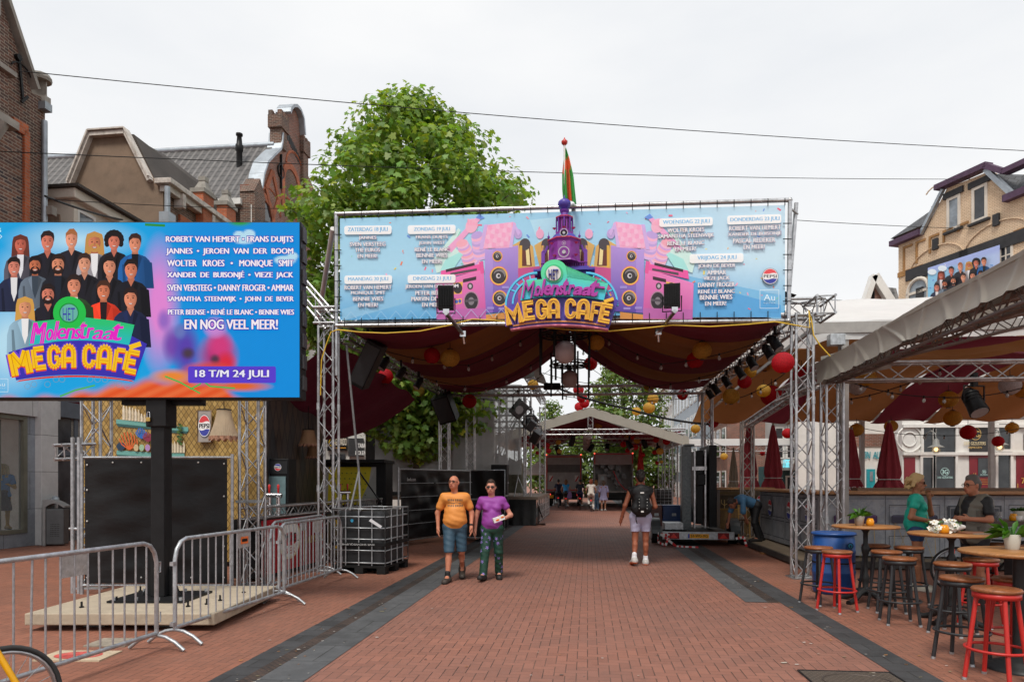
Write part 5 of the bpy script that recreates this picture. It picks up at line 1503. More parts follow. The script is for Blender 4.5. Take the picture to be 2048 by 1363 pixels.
def portrait(a,u,v,s,skin,hair,coat,style='short',shirt=None,beard=False,tf=lambda u,v:(u,v)):
 """head-and-shoulders figure of the poster; s is the head height"""
 E=lambda x,y,rx,ry,c,n=16,a0=0,a1=2*PI:a.poly([tf(u+s*(x+rx*math.cos(a0+(a1-a0)*i/n)),v+s*(y+ry*math.sin(a0+(a1-a0)*i/n)))for i in range(n if a1-a0>6.2 else n+1)],c)
 Pp=lambda pts,c:a.poly([tf(u+s*x,v+s*y)for x,y in pts],c)
 dk=lambda h,k:tuple(x*k for x in lin(h))
 if style in('long','mullet'):Pp([(-.5,-.2),(-.42,-.5),(0,-.66),(.42,-.5),(.5,-.2),(.56,.7),(.3,.95),(-.3,.95),(-.56,.7)],hair)
 if style=='curly':
  for i in range(9):E(.42*math.cos(PI+i*PI/8),-.15+.42*math.sin(PI+i*PI/8),.2,.2,hair,10)
  E(-.42,.1,.16,.2,hair,10);E(.42,.1,.16,.2,hair,10)
 Pp([(-.16,.3),(.16,.3),(.22,.75),(-.22,.75)],dk(skin,.72))
 cp_=[(-.2,.58),(.2,.58),(.62,.74),(.86,.98),(1.0,1.5),(1.02,2.6),(-1.02,2.6),(-1.0,1.5),(-.86,.98),(-.62,.74)]
 a.poly([tf(u+s*x,v+s*y)for x,y in cp_],None,[tuple(q*(1.7-.55*(x+1))+.004 for q in lin(coat))for x,y in cp_])
 for q in(-1,1):Pp([(q*.2,.6),(q*.42,.8),(q*.1,1.7),(q*.02,1.9)],dk(coat,1.9 if q<0 else.55))
 Pp([(.5,.9),(1.0,1.1),(1.12,2.6),(.62,2.6)],dk(coat,.7));Pp([(-.75,1.2),(-.62,1.2),(-.5,2.6),(-.7,2.6)],dk(coat,.75))
 if shirt:Pp([(-.2,.58),(.2,.58),(.16,1.5),(0,2.0),(-.16,1.5)],shirt)
 else:Pp([(-.17,.56),(.17,.56),(0,.92)],dk(skin,.8))
 n=22;lit=lambda x,y:tuple(min(1,q*(1.18-.75*max(0,x+.12)*1.6-.35*max(0,y-.1)-.25*(y<-.3)))for q in lin(skin))
 rim=[(.34*math.cos(2*PI*i/n)*(1-.12*max(0,math.sin(2*PI*i/n))),.5*math.sin(2*PI*i/n))for i in range(n)]
 tt=a.up();a.m.add([a.fn(*tf(u-.06*s,v),tt)]+[a.fn(*tf(u+s*x,v+s*y),tt)for x,y in rim],[(0,i+1,(i+1)%n+1)for i in range(n)],False,None,[lit(-.1,-.1)]+[lit(x,y)for x,y in rim])
 for q in(-1,1):E(q*.15,.1,.07,.05,dk(skin,1.12 if q<0 else.85),10)
 if beard:E(0,.26,.29,.25,dk(hair,1.0),14);E(0,.2,.16,.1,skin,10)
 E(0,.215,.13,.075,'7A2A28',10,0,PI);E(0,.22,.105,.045,'F0E8E2',10,0,PI)
 for sx in(-1,1):E(sx*.14,-.06,.055,.03,'181010',8);Pp([(sx*.07,-.16),(sx*.22,-.19),(sx*.22,-.15),(sx*.07,-.13)],dk(hair,.7))
 Pp([(-.03,-.05),(.04,-.05),(.07,.11),(-.05,.11)],dk(skin,.8))
 if style in('long','mullet'):Pp([(-.36,-.1),(-.36,-.42),(-.1,-.6),(.16,-.6),(.38,-.4),(.37,-.05),(.26,-.3),(0,-.36),(-.24,-.28)],hair)
 elif style=='up':Pp([(-.35,-.08),(-.34,-.4),(-.12,-.66),(.14,-.68),(.34,-.42),(.36,-.05),(.28,-.28),(0,-.38),(-.28,-.28)],hair)
 elif style=='bald':pass
 else:Pp([(-.36,.0),(-.38,-.36),(-.22,-.6),(.1,-.66),(.34,-.5),(.38,-.3),(.36,.0),(.3,-.2),(.2,-.34),(-.12,-.36),(-.3,-.22)],hair)
FACES=[(41,490,33,'C86450','6A3024','4A4650','long','E8E4E8'),(95,484,36,'D87860','2A1A18','16141C','short'),(143,480,34,'E89878','A8683C','1A1820','up'),(189,486,36,'D07A58','C8904A','8A8488','mullet','F0ECEC',True),(228,484,33,'D87860','1A1214','141218','curly'),(270,488,34,'E08C6C','3A221C','14508A','short','101018'),(28,535,34,'D8806A','1E1412','181E38','short','E8E4E4'),(70,532,33,'C8704C','1A1214','5A6470','short','3A4450',True),(116,530,36,'DC8A68','2A1A14','14141C','short','1E2430',True),(169,528,35,'E09878','3A2620','15131B','short'),(219,534,36,'E09070','1E1412','12121A','short'),(262,540,36,'DC8060','201614','101018','short'),(207,583,36,'DA7C58','4A2A1A','E0381C','short','201418'),(261,598,37,'E08A68','281816','141E40','short'),(96,590,36,'D87C64','221614','15131C','short',None,True),(148,572,38,'E08C6C','2A1C18','2E4A24','short','F0ECE8'),(50,616,36,'E0946E','D8A04A','7C98A8','long','F4F0EE')]
lcl=lambda u,v:(max(-22,u),min(793,v))
for fc in FACES:portrait(art,*fc,tf=lcl)
for s_,a,b,c,d in(('ROBERT VAN HEMERT • FRANS DUIJTS',1000,1765,127,172),('JANNES  •  JEROEN  VAN  DER  BOOM',1002,1765,199,243),('WOLTER   KROES   •   MONIQUE   SMIT',1008,1768,270,315),('XANDER  DE  BUISONJÉ  •  VIEZE  JACK',1008,1765,335,385),('SVEN VERSTEEG • DANNY FROGER • AMMAR',1008,1768,418,456),('SAMANTHA  STEENWIJK  •  JOHN  DE  BEVER',1010,1768,489,527),('PETER BEENSE • RENÉ LE BLANC • BENNIE WIES',1013,1770,560,599),('EN NOG VEEL MEER!',1113,1672,628,687)):
 art.text(s_,a/3.012,b/3.012,430+c/3.012,430+d/3.012,'FFF4FA',.045,'3A34B4',.10)
art.rrect(1133/3.012,430+910/3.012,1662/3.012,430+1010/3.012,4,'5A3CD0');art.text('18 T/M 24 JULI',1177/3.012,1618/3.012,430+932/3.012,430+988/3.012,'F6F2FF',.045,'3A28A0',.09)
lx=lambda x:(1000+x/3.323-1122)*1.225+154
ly=lambda y:(270+y/3.323-558)*1.25+630
Lq=lambda pts:[(lx(x),ly(y))for x,y in pts]
def fan(pts,c,cols=None):art.poly(Lq(pts),c,cols)
fan(topa+[(700,1066),(785,1110)]+bota[::-1],'3A2EB0')
fan(arcpts(95,1302,700,1302,26)+arcpts(75,1312,718,1312,26)[::-1],'E03A28')
gp_=[(143,1118),(163,992)]+[(282,980)]+[(445,968),(600,985),(717,1008),(688,1116)]+arcpts(143,1118,688,1116,26)[::-1][1:-1]
fan(gp_,None,['20C0C8' if y>1060 else '28C878' for x,y in gp_])
art.ell(lx(365),ly(945),33,33,'22C44A',28);art.ell(lx(362),ly(945),20,20,'149038',24);art.ell(lx(362),ly(945),17.5,17.5,'6AB8A8',24)
art.text('HET',lx(328),lx(394),ly(918),ly(985),'3A3CA8',.0)
for ch,xa,xb,ya,yb,_ in scr:art.text(ch,lx(xa),lx(xb if xb<690 else 655),ly(ya),ly(yb),'F020C8',.05,None,0,0,.28)
def flat_rib(pts,wd,c):
 art.line([(lx(x),ly(y))for x,y in pts],wd*.375,c)
for L_ in LET:letter(*L_,lambda pts,wd:flat_rib(pts,wd*1.5,'7A48D0'))
for L_ in LET:
 letter(*L_,lambda pts,wd:flat_rib([(x,y+7)for x,y in pts],wd*1.05,'E84A18'));letter(*L_,lambda pts,wd:flat_rib(pts,wd*.98,'FFC814'));letter(*L_,lambda pts,wd:flat_rib(pts,wd*.1,'D88A08'))
flat_rib([(690,1128),(752,1108)],26,'FFC814')
for u in(55,68,95,112,124,180,195,210,224,238,255):art.line([(u+6*math.cos(t),768-10*(abs(u-155)<60)+4*(abs(u-155)>90)+6*math.sin(t))for t in[2*PI*i/10 for i in range(11)]],.8,'8A9AA8')
vodka(art,-14,757,16,783,'DFF2FC')
art.text('RS',-12,2,456,464,'E8F6FC',.02);art.line([(-2,468),(4,473),(-2,478)],1.2,'E8F6FC')
part('display',art.m,vcol('led_display',.4,emit=.86,led=True,var=.03),led,True)
pm=M();X=-4.365
pm.box((X-.085,8.4,.225),(X+.085,8.6,2.75))
part('post',pm,BLACK,led,True,bevel=.012)
part('collar',M().box((X-.125,8.36,2.32),(X+.125,8.64,2.7)),BLACK,led,True,bevel=.012)
gm_=M()
for sx in(-1,1):gm_.add([(X+sx*.085,8.5,.23),(X+sx*.24,8.5,.23),(X+sx*.085,8.5,.6),(X+sx*.085,8.52,.23),(X+sx*.24,8.52,.23),(X+sx*.085,8.52,.6)],[(0,1,2),(5,4,3),(0,3,4,1),(1,4,5,2)])
gm_.box((X-.46,8.12,.205),(X+.46,8.9,.228))
part('base_plate',gm_,BLACK,led,True)
bm_=M()
for sx in(-.4,-.13,.13,.4):
 for sy in(8.17,8.85):bm_.cyl((X+sx,sy,.228),(X+sx,sy,.262),.022,None,6)
part('bolt',bm_,GALV,led,True)
part('arm',M().box((X-.5,8.5,2.6),(X+.5,8.62,2.72)).box((X-.9,8.52,2.72),(X-.8,8.6,4.6)).box((X+.8,8.52,2.72),(X+.9,8.6,4.6)).box((X-.9,8.52,3.4),(X+.9,8.6,3.5)),BLACK,led,True)
pl_=thing('padlock','small brass padlock hanging on the black screen post','padlock',(-4.44,8.335,2.43))
part('body',M().box((-.025,-.015,-.05),(.025,.012,0)),mat('brass',(.5,.33,.1),.3,.9),pl_,bevel=.004)
part('shackle',M().tube([(-.016,0,0),(-.016,0,.05),(-.008,0,.068),(.008,0,.068),(.016,0,.05),(.016,0,0)],.005,6),CHROME,pl_)
slab=thing('concrete_slab','square beige concrete slab carrying the screen post','concrete slab',(-4.36,8.5,0))
CON=mat('beige_concrete',(.42,.35,.26),.85,0,.14,2.5,.25,30,dirt=((.2,.16,.12),.5))
part('slab',M().box((-5.36,7.5,.07),(-3.27,9.5,.20)),CON,slab,True,bevel=.012)
fm=M()
for x in(-4.75,-3.95):
 for y in(7.75,9.2):fm.box((x-.12,y,0),(x+.12,y+.08,.07))
part('steel_foot',fm,mat('old_steel',(.1,.09,.085),.6,.5),slab,True)
for x,y in((-4.95,7.85),(-4.75,8.2),(-3.75,7.9),(-3.55,8.3),(-3.3-.2,8.9),(-4.9,9.0),(-3.6,7.75+.3)):part('lifting_bolt',M().cyl((x,y,.2),(x,y,.27),.012,None,6).cyl((x,y,.2),(x,y,.215),.025,None,8),BLACK,slab,True)
# --- crowd barriers
def barrier_proto(loc,rz,label):
 t=thing('crowd_barrier',label,'crowd barrier',loc,rz,'galvanised crowd barriers')
 L,H,zb=2.3,1.06,.17
 f=[(.02,0,zb),(.02,0,H-.2),(.05,0,H-.1),(.11,0,H-.03),(.2,0,H),(L-.2,0,H),(L-.11,0,H-.03),(L-.05,0,H-.1),(L-.02,0,H-.2),(L-.02,0,zb)]
 part('frame',M().tube(f,.021,10).cyl((.02,0,zb),(L-.02,0,zb),.02,None,10),GALV,t)
 nb=15;b0=None
 for i in range(nb):
  x=.16+(L-.32)*i/(nb-1)
  if b0 is None:b0=part('bar',M().cyl((0,0,zb),(0,0,H-.012),.0085,None,8),GALV,t);b=b0
  else:b=b0.copy();col.objects.link(b)
  b.location=(x,0,0)
 for x in(.02,L-.02):
  part('foot',M().cyl((x,0,zb),(x,0,.14),.018).tube([(x,-.3,.015),(x,-.2,.09),(x,-.1,.135),(x,0,.15),(x,.1,.135),(x,.2,.09),(x,.3,.015)],.018,8),GALV,t)
 part('hook',M().tube([(L,0,H-.3),(L+.035,0,H-.3),(L+.035,0,H-.2),(L,0,H-.2)],.008,6).tube([(L,0,zb+.1),(L+.035,0,zb+.1),(L+.035,0,zb+.2)],.008,6).box((-.035,-.02,H-.26),(.02,.02,H-.22)).box((-.035,-.02,zb+.02),(.02,.02,zb+.06)),GALV,t)
 part('name_plate',M().box((1.3-.14,-.004,H-.2),(1.3+.14,.004,H-.02)),mat('worn_plate',(.45,.45,.44),.5,.4,.25,18,dirt=((.25,.2,.15),.6)),t)
 return t
def bpose(x0,y0,x1,y1):return(x0,y0,0),math.atan2(y1-y0,x1-x0)
l_,r_=bpose(-3.88,4.42,-3.46,6.72)
B0=barrier_proto(l_,r_,'crowd barrier nearest the camera with a scratched blank plate')
for a,lab in(((-3.42,6.9,-3.04,9.25),'crowd barrier in front of the concrete slab with an orange sticker on its plate'),((-3.2,9.35,-2.9,11.7),'front one of two overlapping crowd barriers beside the black tank'),((-3.46,9.75,-3.3,12.1),'rear one of two overlapping crowd barriers beside the black tank')):
 l_,r_=bpose(*a);B=dup(B0,l_,r_,lab)
 if 'slab' in lab:part('sticker',M().box((1.22,-.008,.905),(1.38,-.005,.99)).box((1.24,-.0095,.93),(1.36,-.0075,.965),1),[mat('orange_sticker',(.75,.16,.03),.5),BLACK],B)
for i,c in enumerate([c for c in B0.children if c.name.startswith('bar.')or c.name=='bar']):
 if i in(5,10):c.rotation_euler=(0,.02*(1 if i==5 else-1),0)
# --- black screened fence, truss legs and the bar behind it
TARP=cloth('black_tarpaulin',(.013,.013,.014),0,.5,.3,2,.45,2.2,(.8,1,1.6))
def tarp_fence(name,label,p,q,z0,z1,wr=.02,eyes=True):
 p,q=V(p),V(q);t=thing(name,label,'fence panel',p,math.atan2(q.y-p.y,q.x-p.x))
 L=(q-p).length
 m=M()
 for x in(0,L):m.cyl((x,0,0),(x,0,z1+.08),.024,None,8)
 for z in(z0,z1+.03):m.cyl((0,0,z),(L,0,z),.018,None,8)
 part('frame',m,GALV,t)
 r=random.Random(int(L*100));ph=[r.uniform(0,6)for _ in range(6)]
 def fn(a,b):
  x,z=.06+(L-.12)*a,z0+.03+(z1-z0-.02)*b
  e=min(1,8*a,8*(1-a),8*b,8*(1-b))
  y=wr*e*(math.sin(x*5+z*9+ph[0])*.5+math.sin(z*17-x*4+ph[1])*.35+math.sin(x*13+z*3+ph[2])*.3)-.03
  return(x,y,z)
 part('tarpaulin',M().grid(fn,40,34,True),TARP,t)
 if eyes:
  e=None
  for k in range(14):
   a=[(.02,.05),(.2,.05),(.4,.05),(.75,.05),(.98,.05),(.02,.95),(.2,.97),(.4,.97),(.8,.97),(.98,.96),(.02,.5),(.02,.75),(.98,.3),(.98,.7)][k]
   p_=(.06+(L-.12)*a[0],-.045,z0+.03+(z1-z0-.02)*a[1])
   if e is None:e=part('eyelet',M().ball((0,0,0),.014,6),WHITE,t);b=e
   else:b=e.copy();col.objects.link(b)
   b.location=p_
 return t
tarp_fence('screened_fence','black tarpaulin fence panel behind the screen post',(-6.3,10.0,0),(-4.1,10.0,0),.13,1.97)
for x,lab in((-6.48,'aluminium truss leg left behind the black fence'),(-4.05,'aluminium truss leg behind the middle crowd barrier')):
 t=thing('truss_mast',lab,'truss mast',(x,10.65,0))
 part('truss',M().truss((x,10.65,.02),(x,10.65,4.3),.34,.34,(0,1,0),.026,.011),ALU,t,True)
 part('base',M().box((x-.22,10.43,0),(x+.22,10.87,.02)),GALV,t,True)
 part('connector',M().box((x-.19,10.47,1.32),(x+.19,10.51,1.36)).box((x-.19,10.79,1.32),(x+.19,10.83,1.36)),GALV,t,True)
t=thing('truss_stub','short open truss end and upright pipes left of the black fence','truss',(-6.75,10.2,0))
part('truss',M().truss((-6.5,10.55,2.12),(-6.72,10.1,2.08),.26,.26),ALU,t,True)
for x,y in((-6.5,10.1),(-6.38,10.06)):part('pipe',M().cyl((x,y,0),(x,y,2.3),.03).cyl((x-.05,y,.95),(x+.2,y,.95),.02),GALV,t,True)
bw=thing('bar_mural_wall','pop-up bar back wall with golden scales, shelves of bottles and dark panel','bar wall',(-6.4,13.2,0))
def scales(name,a,b_,w,h):
 g=N(name);uv=g.uv();sp=g.n('SeparateXYZ');g.l(uv,sp.inputs[0])
 p1=g.ma('ADD',g.ma('DIVIDE',sp.outputs[0],w),g.ma('DIVIDE',sp.outputs[1],h));p2=g.ma('SUBTRACT',g.ma('DIVIDE',sp.outputs[0],w),g.ma('DIVIDE',sp.outputs[1],h))
 f1,f2=g.ma('FRACT',p1),g.ma('FRACT',p2)
 cb=g.n('CombineXYZ');g.l(g.ma('FLOOR',p1),cb.inputs[0]);g.l(g.ma('FLOOR',p2),cb.inputs[1])
 wn_=g.n('TexWhiteNoise',noise_dimensions='3D');g.l(cb.outputs[0],wn_.inputs['Vector'])
 e=g.ma('MINIMUM',g.ma('MINIMUM',f1,g.ma('SUBTRACT',1.0,f1)),g.ma('MINIMUM',f2,g.ma('SUBTRACT',1.0,f2)))
 base=g.mix(wn_.outputs['Value'],lin(a),lin(b_));base=g.mix(g.ramp(e,.03,.1),tuple(x*.35 for x in lin(a)),base)
 return g.done(base,.5)
GOLD=scales('golden_scale_print',(.3,.18,.04),(.5,.33,.1),.1,.15);DARKP=scales('dark_lozenge_print',(.035,.04,.05),(.12,.075,.05),.34,.8)
part('golden_panel',M().box((-8.3,13.2,.1),(-4.8,13.26,3.5)),GOLD,bw,True)
part('dark_panel',M().add([(-4.8,13.2,.1),(-4.75,17.2,.1),(-4.75,17.2,3.4),(-4.8,13.2,3.4)],[(0,1,2,3)]),DARKP,bw,True)
art=Art(lambda u,v,t:tuple(P(u,v,13.19-t)),.0006)
z3=lambda x,y:(x/2.3375,780+y/2.3375)
for(xa,ya,xb,yb,xc)in((543,135,712,152,175),(545,280,710,290,300),(795,165,880,172,186),(795,290,862,294,303)):
 art.poly([z3(xa,ya),z3(xb,yb),z3(xb,yb+20),z3(xa,ya+20)],'6AA8A0');art.poly([z3(xa,ya+20),z3(xb,yb+20),z3(xb-8,yb+30),z3(xa+8,ya+34)],'2E5A58')
for i in range(9):
 x=572+i*14;y=70+i*4+(i>5)*15
 art.poly([z3(x,y+20),z3(x+3,y),z3(x+8,y),z3(x+11,y+20),z3(x+11,138+i*1.5),z3(x,138+i*1.5)],'D8C8A8' if i%2 else 'E4D8C0');art.line([z3(x+3,y+30),z3(x+3,130)],.5,'8A7450')
for i in range(5):art.poly([z3(797+i*14,255),z3(802+i*14,235),z3(808+i*14,255),z3(808+i*14,292),z3(797+i*14,292)],'D8CCB0')
art.ell(*z3(565,262),9,8,'1E3A54',14)
for(x,y,h,c)in((605,278,85,'D8622A'),(662,225,50,'1E6AC0'),(692,240,44,'8A2A4A')):
 for k in range(7):
  a=-PI/2+(k-3)*.3
  art.line([z3(x,y),z3(x+h*.55*math.cos(a),y+h*.5*math.sin(a)),z3(x+h*.62*math.cos(a-.2),y+h*math.sin(a))],2.2,c)
for(x,c)in((636,'C8B48A'),(662,'9AC0A0'),(690,'B08AC0')):art.ell(*z3(x,268),5,7,c,12)
for k in range(14):art.ell(*z3(840+8*math.sin(k*2.1),160+k*7),3.2,2.6,'4A6A2A' if k%2 else '2E4A20',8)
part('printed_shelves',art.m,vcol('mural_print',.6),bw,True)
t=thing('framed_sign','grey framed cola sign with a red white and blue oval on the golden wall','sign',P(409,852,13.12))
part('board',M().box((-.12*1,0,-.3),(.12,.03,.3)),mat('grey_board',(.36,.33,.31),.6),t)
part('frame',M().tube([(-.13,0,-.31),(.13,0,-.31),(.13,0,.31),(-.13,0,.31)],.014,4,True),mat('wood_frame',(.2,.12,.06),.6),t)
art=Art(lambda u,v,tt:tuple(P(u,v,13.11-tt)),.0006);cola(art,408.5,851,12,22);part('emblem',art.m,PRINT,t,True)
SHADE=cloth('cream_lampshade',(.62,.5,.36),.4,.8,.15,4);SHADE2=cloth('brown_lampshade',(.3,.17,.09),.3,.8,.2,4);FLOR=mat('floral_trim',(.42,.22,.14),.8,0,.5,30)
def shade(u,v0,v1,w0,w1,Y,mt,lab,n=40):
 c=P(u,(v0+v1)/2,Y);s=Y/1365;h=(v1-v0)*s;a,b=w0*s/2,w1*s/2
 t=thing('lampshade',lab,'lampshade',c)
 m=M()
 def fn(i,j):
  an=2*PI*i;k=j;r=(a+(b-a)*(1-k)**1.4)*(1+.025*math.sin(an*n))
  return(r*math.cos(an),r*math.sin(an),-h/2+h*k)
 m.grid(fn,n*4,8,True);part('shade',m,mt,t)
 q=M();q.grid(lambda i,j:((b*1.03+.01*math.sin(i*2*PI*14))*math.cos(2*PI*i),(b*1.03+.01*math.sin(i*2*PI*14))*math.sin(2*PI*i),-h/2+.01-.09*h*j*1.6*(1+.35*math.sin(i*2*PI*14))),112,2,True)
 part('fringe',q,FLOR,t)
 part('cord',M().cyl((0,0,h/2),(0,0,h/2+.5),.008,None,5).tube([(a*math.cos(k),a*math.sin(k),h/2)for k in[2*PI*i/16 for i in range(16)]],.012,5,True),BLACK,t)
shade(448,819,873,26,54,12.4,SHADE,'big cream pleated lampshade with floral trim by the golden wall')
shade(617,859,888,22,36,14.5,cloth('tan_lampshade',(.5,.3,.17),.4,.8),'small tan lampshade hanging by the gate tower',8)
shade(626,890,913,18,26,15.5,SHADE2,'dark brown lampshade hung below the small tan one',8)
t=thing('drinks_fridge','black drinks fridge with glass door behind the bar counter','fridge',(-4.72,13.6,0))
part('body',M().box((-4.95+.1,13.5,0),(-4.42,14.0,2.1)),BLACK,t,True,bevel=.01)
part('door',M().box((-4.8,13.47,.6),(-4.47,13.5,1.75)),glass_dark('fridge_glass',(.08,.12,.13),.05),t,True)
art=Art(lambda x,z,tt:(x,13.49-tt,z),.001);art.rect(-4.83,1.8,-4.44,2.05,'16181C');cola(art,-4.63,1.93,.07);part('header',art.m,PRINT,t,True)
ct=thing('bar_counter','red and gold bar counter with beer lettering behind the crowd barriers','bar counter',(-4.0,13.5,0))
ca,cb_=V((-4.15,11.2,0)),V((-3.35,16.6,0));dv=(cb_-ca).normalized();nv=V((dv.y,-dv.x,0))
def cp(s_,z,o=0):q=ca+dv*s_+nv*o;return(q.x,q.y,z)
Lc=(cb_-ca).length
m=M();m.add([cp(0,.05),cp(Lc,.05),cp(Lc,1.02),cp(0,1.02),cp(0,.05,-.5),cp(Lc,.05,-.5),cp(Lc,1.02,-.5),cp(0,1.02,-.5)],[(0,1,2,3),(5,4,7,6),(3,2,6,7),(4,0,3,7),(1,5,6,2)])
part('body',m,BLACK,ct,True)
art=Art(lambda s_,z,tt:cp(s_,z,.01+tt),.001)
art.rect(.05,.08,2.6,1.0,'B01824');art.ell(1.05,.62,.42,.36,'E8D8B0',26);art.ell(1.05,.62,.38,.32,'F4F0E8',26);art.ell(1.05,.62,.3,.12,'C02030',20)
art.text('AMSTEL',.72,1.38,.72,.56,'181414',.04);art.text('BIER',.86,1.24,.47,.36,'C02030',.03)
art.text('AMSTEL',1.75,2.5,.62,.48,'D8B060',.04);art.line([(1.6,.15),(1.6,.95)],.05,'D8B060')
art.rect(2.65,.1,3.9,.98,'3A3410');art.ell(3.1,.55,.25,.3,'D8B820',16);art.ell(3.1,.55,.17,.2,'4A4218',16);art.line([(2.8,.9),(3.8,.2)],.07,'C8A820')
part('front_panel',art.m,PRINT,ct,True)
part('beam',M().truss(cp(-.3,1.13,-.1),cp(Lc+.6,1.13,-.1),.22,.22,(0,0,1),.022,.009),ALU,ct,True)
t=thing('beer_tap','chrome beer tap column with red handles on the bar counter','beer tap',cp(.9,1.02,-.3))
m=M();m.cyl((0,0,0),(0,0,.38),.035);m.cyl((.16,0,0),(.16,0,.38),.035);m.cyl((-.05,0,.38),(.22,0,.38),.045);part('column',m,CHROME,t)
for x in(0,.16):part('handle',M().lathe([(.012,.4),(.02,.5),(.025,.56),(.005,.58)],(x,0,0),8),mat('tap_red',(.5,.02,.02),.3),t)
dup(t,cp(4.1,1.02,-.3),.5,'second chrome beer tap near the yellow dotted panel')
t=thing('bar_trailer','black serving trailer with a yellow dotted poster by the gate tower','bar trailer',(-4.6,17.6,0))
part('body',M().box((-5.4,17.6,.9),(-3.25,18.6,2.18)),BLACK,t,True,bevel=.02)
part('flap',M().box((-5.45,17.1,2.12),(-3.2,18.6,2.2)),BLACK,t,True)
art=Art(lambda x,z,tt:(x,17.585-tt,z),.001)
art.rect(-5.25,1.05,-3.5,2.02,'B8B8B4');art.poly([(-4.75,1.05),(-3.78,1.05),(-3.62,2.02),(-4.72,2.02)],'E0D02A');art.poly([(-3.95,1.05),(-3.5,1.05),(-3.5,2.0)],'A8AAA4')
for i in range(8):
 for j in range(6):art.ell(-4.66+i*.12+(j%2)*.05,1.16+j*.14,.02,.02,'7A8A28',6)
part('poster',art.m,PRINT,t,True)
part('wheel_skirt',M().box((-5.4,17.65,.05),(-3.25,18.55,.9)),RUBBER,t,True)
m=M();m.col=MAR
m.grid(lambda a,b:RD(-4.85-5.5*a,12.6+6.3*b,4.35-1.15*4*min(a,.5)*(1-min(a,.5))-.35*b-.05*math.sin(b*20+a*4)),24,24,True)
tag(part('drape',m,cloth('dark_maroon_drape',(.1,.014,.028),.08,.85)),'dark maroon drape sagging over the left bar behind the screen','drape')
t=thing('roof_truss','sloping roof truss of the left bar rising behind the video screen','truss',P(640,600,13))
part('truss',M().truss(P(668,650,12.7),P(560,525,13.2),.3),ALU,t,True)
# --- water tank ballast
def tank(loc,rz,label,group='caged tanks used as ballast'):
 t=thing('caged_tank',label,'water tank',loc,rz,group)
 a,b=.5,.58
 m=M()
 def fn(i,j):
  an=2*PI*i;c,s_=math.cos(an),math.sin(an);k=(abs(c)**8+abs(s_)**8)**(-1/8)
  r=.93-.05*max(0,(j-.85)/.15)**2;return(a*r*c*k,b*r*s_*k,.17+.95*j)
 m.grid(fn,40,8,True);m.add([fn(i/40,1)for i in range(40)],[tuple(range(40))])
 part('tank',m,mat('black_plastic_tank',(.022,.023,.025),.35,0,.2,4),t)
 m=M()
 for z in(.2,.42,.62,.82,1.02,1.16):m.tube([(-a,-b,z),(a,-b,z),(a,b,z),(-a,b,z)],.011,6,True)
 for k in range(5):
  x=-a+2*a*k/4;m.cyl((x,-b,.15),(x,-b,1.16),.011,None,6);m.cyl((x,b,.15),(x,b,1.16),.011,None,6)
  y=-b+2*b*k/4;m.cyl((-a,y,.15),(-a,y,1.16),.011,None,6);m.cyl((a,y,.15),(a,y,1.16),.011,None,6)
 part('cage',m,GALV,t)
 m=M()
 for x in(-.42,0,.42):
  for y in(-.5,0,.5):m.box((x-.08,y-.08,0),(x+.08,y+.08,.11))
 m.box((-a,-b,.11),(a,b,.15));part('pallet',m,RUBBER,t)
 part('strap_band',M().box((-a-.015,-b-.015,.5),(a+.015,b+.015,.56)),BLACK,t)
 return t
TK=tank((-2.62,12.75,0),-.2,'black caged water tank at the end of the crowd barriers')
art=Art(lambda x,z,tt:(x,-.598-tt,z),.001);art.text('HVR SHOWEQUIPMENT',.3,-.42,.51,.55,'B8B8B8',.02);art.poly([(.2,.95),(.42,.82),(.45,.86),(.24,.99)],'D8D8DC');art.ell(-.12,.95,.03,.03,'2A8AB0',10)
part('sticker',art.m,PRINT,TK)
STRAP=mat('grey_webbing',(.16,.16,.165),.8,0,.2,20)
a_,b_=P(693,690,12.6),P(718,942,12.7)
for lab,pts,w_ in(('grey ratchet strap hanging from the gate beam to the tank',[a_,P(704,800,12.6),b_],.025),('left sling leg from the shackle to the tank top',[b_,P(700,1020,12.2)],.022),('middle sling leg from the shackle to the tank top',[b_,P(721,1022,12.2)],.022),('black sling leg from the shackle to the tank back',[b_,P(763,1006,13.2)],.018)):
 tag(part('sling_strap',M().tube(pts,w_,4),STRAP if 'black' not in lab else BLACK),lab,'strap')
f2=tarp_fence('screened_fence','black tarpaulin fence with small hire firm lettering behind the tank',(-2.86,17.2,0),(-1.25,20.3,0),.14,1.93,.05,False)
art=Art(lambda x,z,tt:(x,-.085-tt,z),.001);art.text('boels.com',.25,.62,1.75,1.66,'B8B8B8',.02);part('lettering',art.m,PRINT,f2)
fm=M()
for z in(.55,.9,1.25,1.6):fm.cyl((0,-.06,z),(3.5,-.06,z+.02),.008,None,4)
part('wire',fm,GALV,f2)
# --- stage
st=thing('stage','open-air stage with black skirt and truss roof left of the street','stage',RD(-3.6,29,0),-RY)
def sb(l0,l1,d0,d1,z0,z1,m=None):
 m=m or M();q=[RD(l,d,z)for z in(z0,z1)for l,d in((l0,d0),(l1,d0),(l1,d1),(l0,d1))]
 return m.add(q,[(3,2,1,0),(4,5,6,7),(0,1,5,4),(1,2,6,5),(2,3,7,6),(3,0,4,7)])
part('deck',sb(-8.5,-1.85,25.5,34,.95,1.07),mat('stage_ply',(.2,.15,.115),.7,0,.2,2),st,True)
part('skirt',M().grid(lambda a,b:RD(-4.4+2.5*a,25.42-.06*math.sin(a*40)*(1-b)-.25*(1-b)**2,.02+.95*b),60,8,True).grid(lambda a,b:RD(-1.9+.35*(1-b)*(1-a*.3),25.42+1.4*a,.02+(.95-.5*a)*b),12,8,True),cloth('black_skirt',(.015,.015,.016),0,.7,.3,2,.8,3),st,True)
m=M()
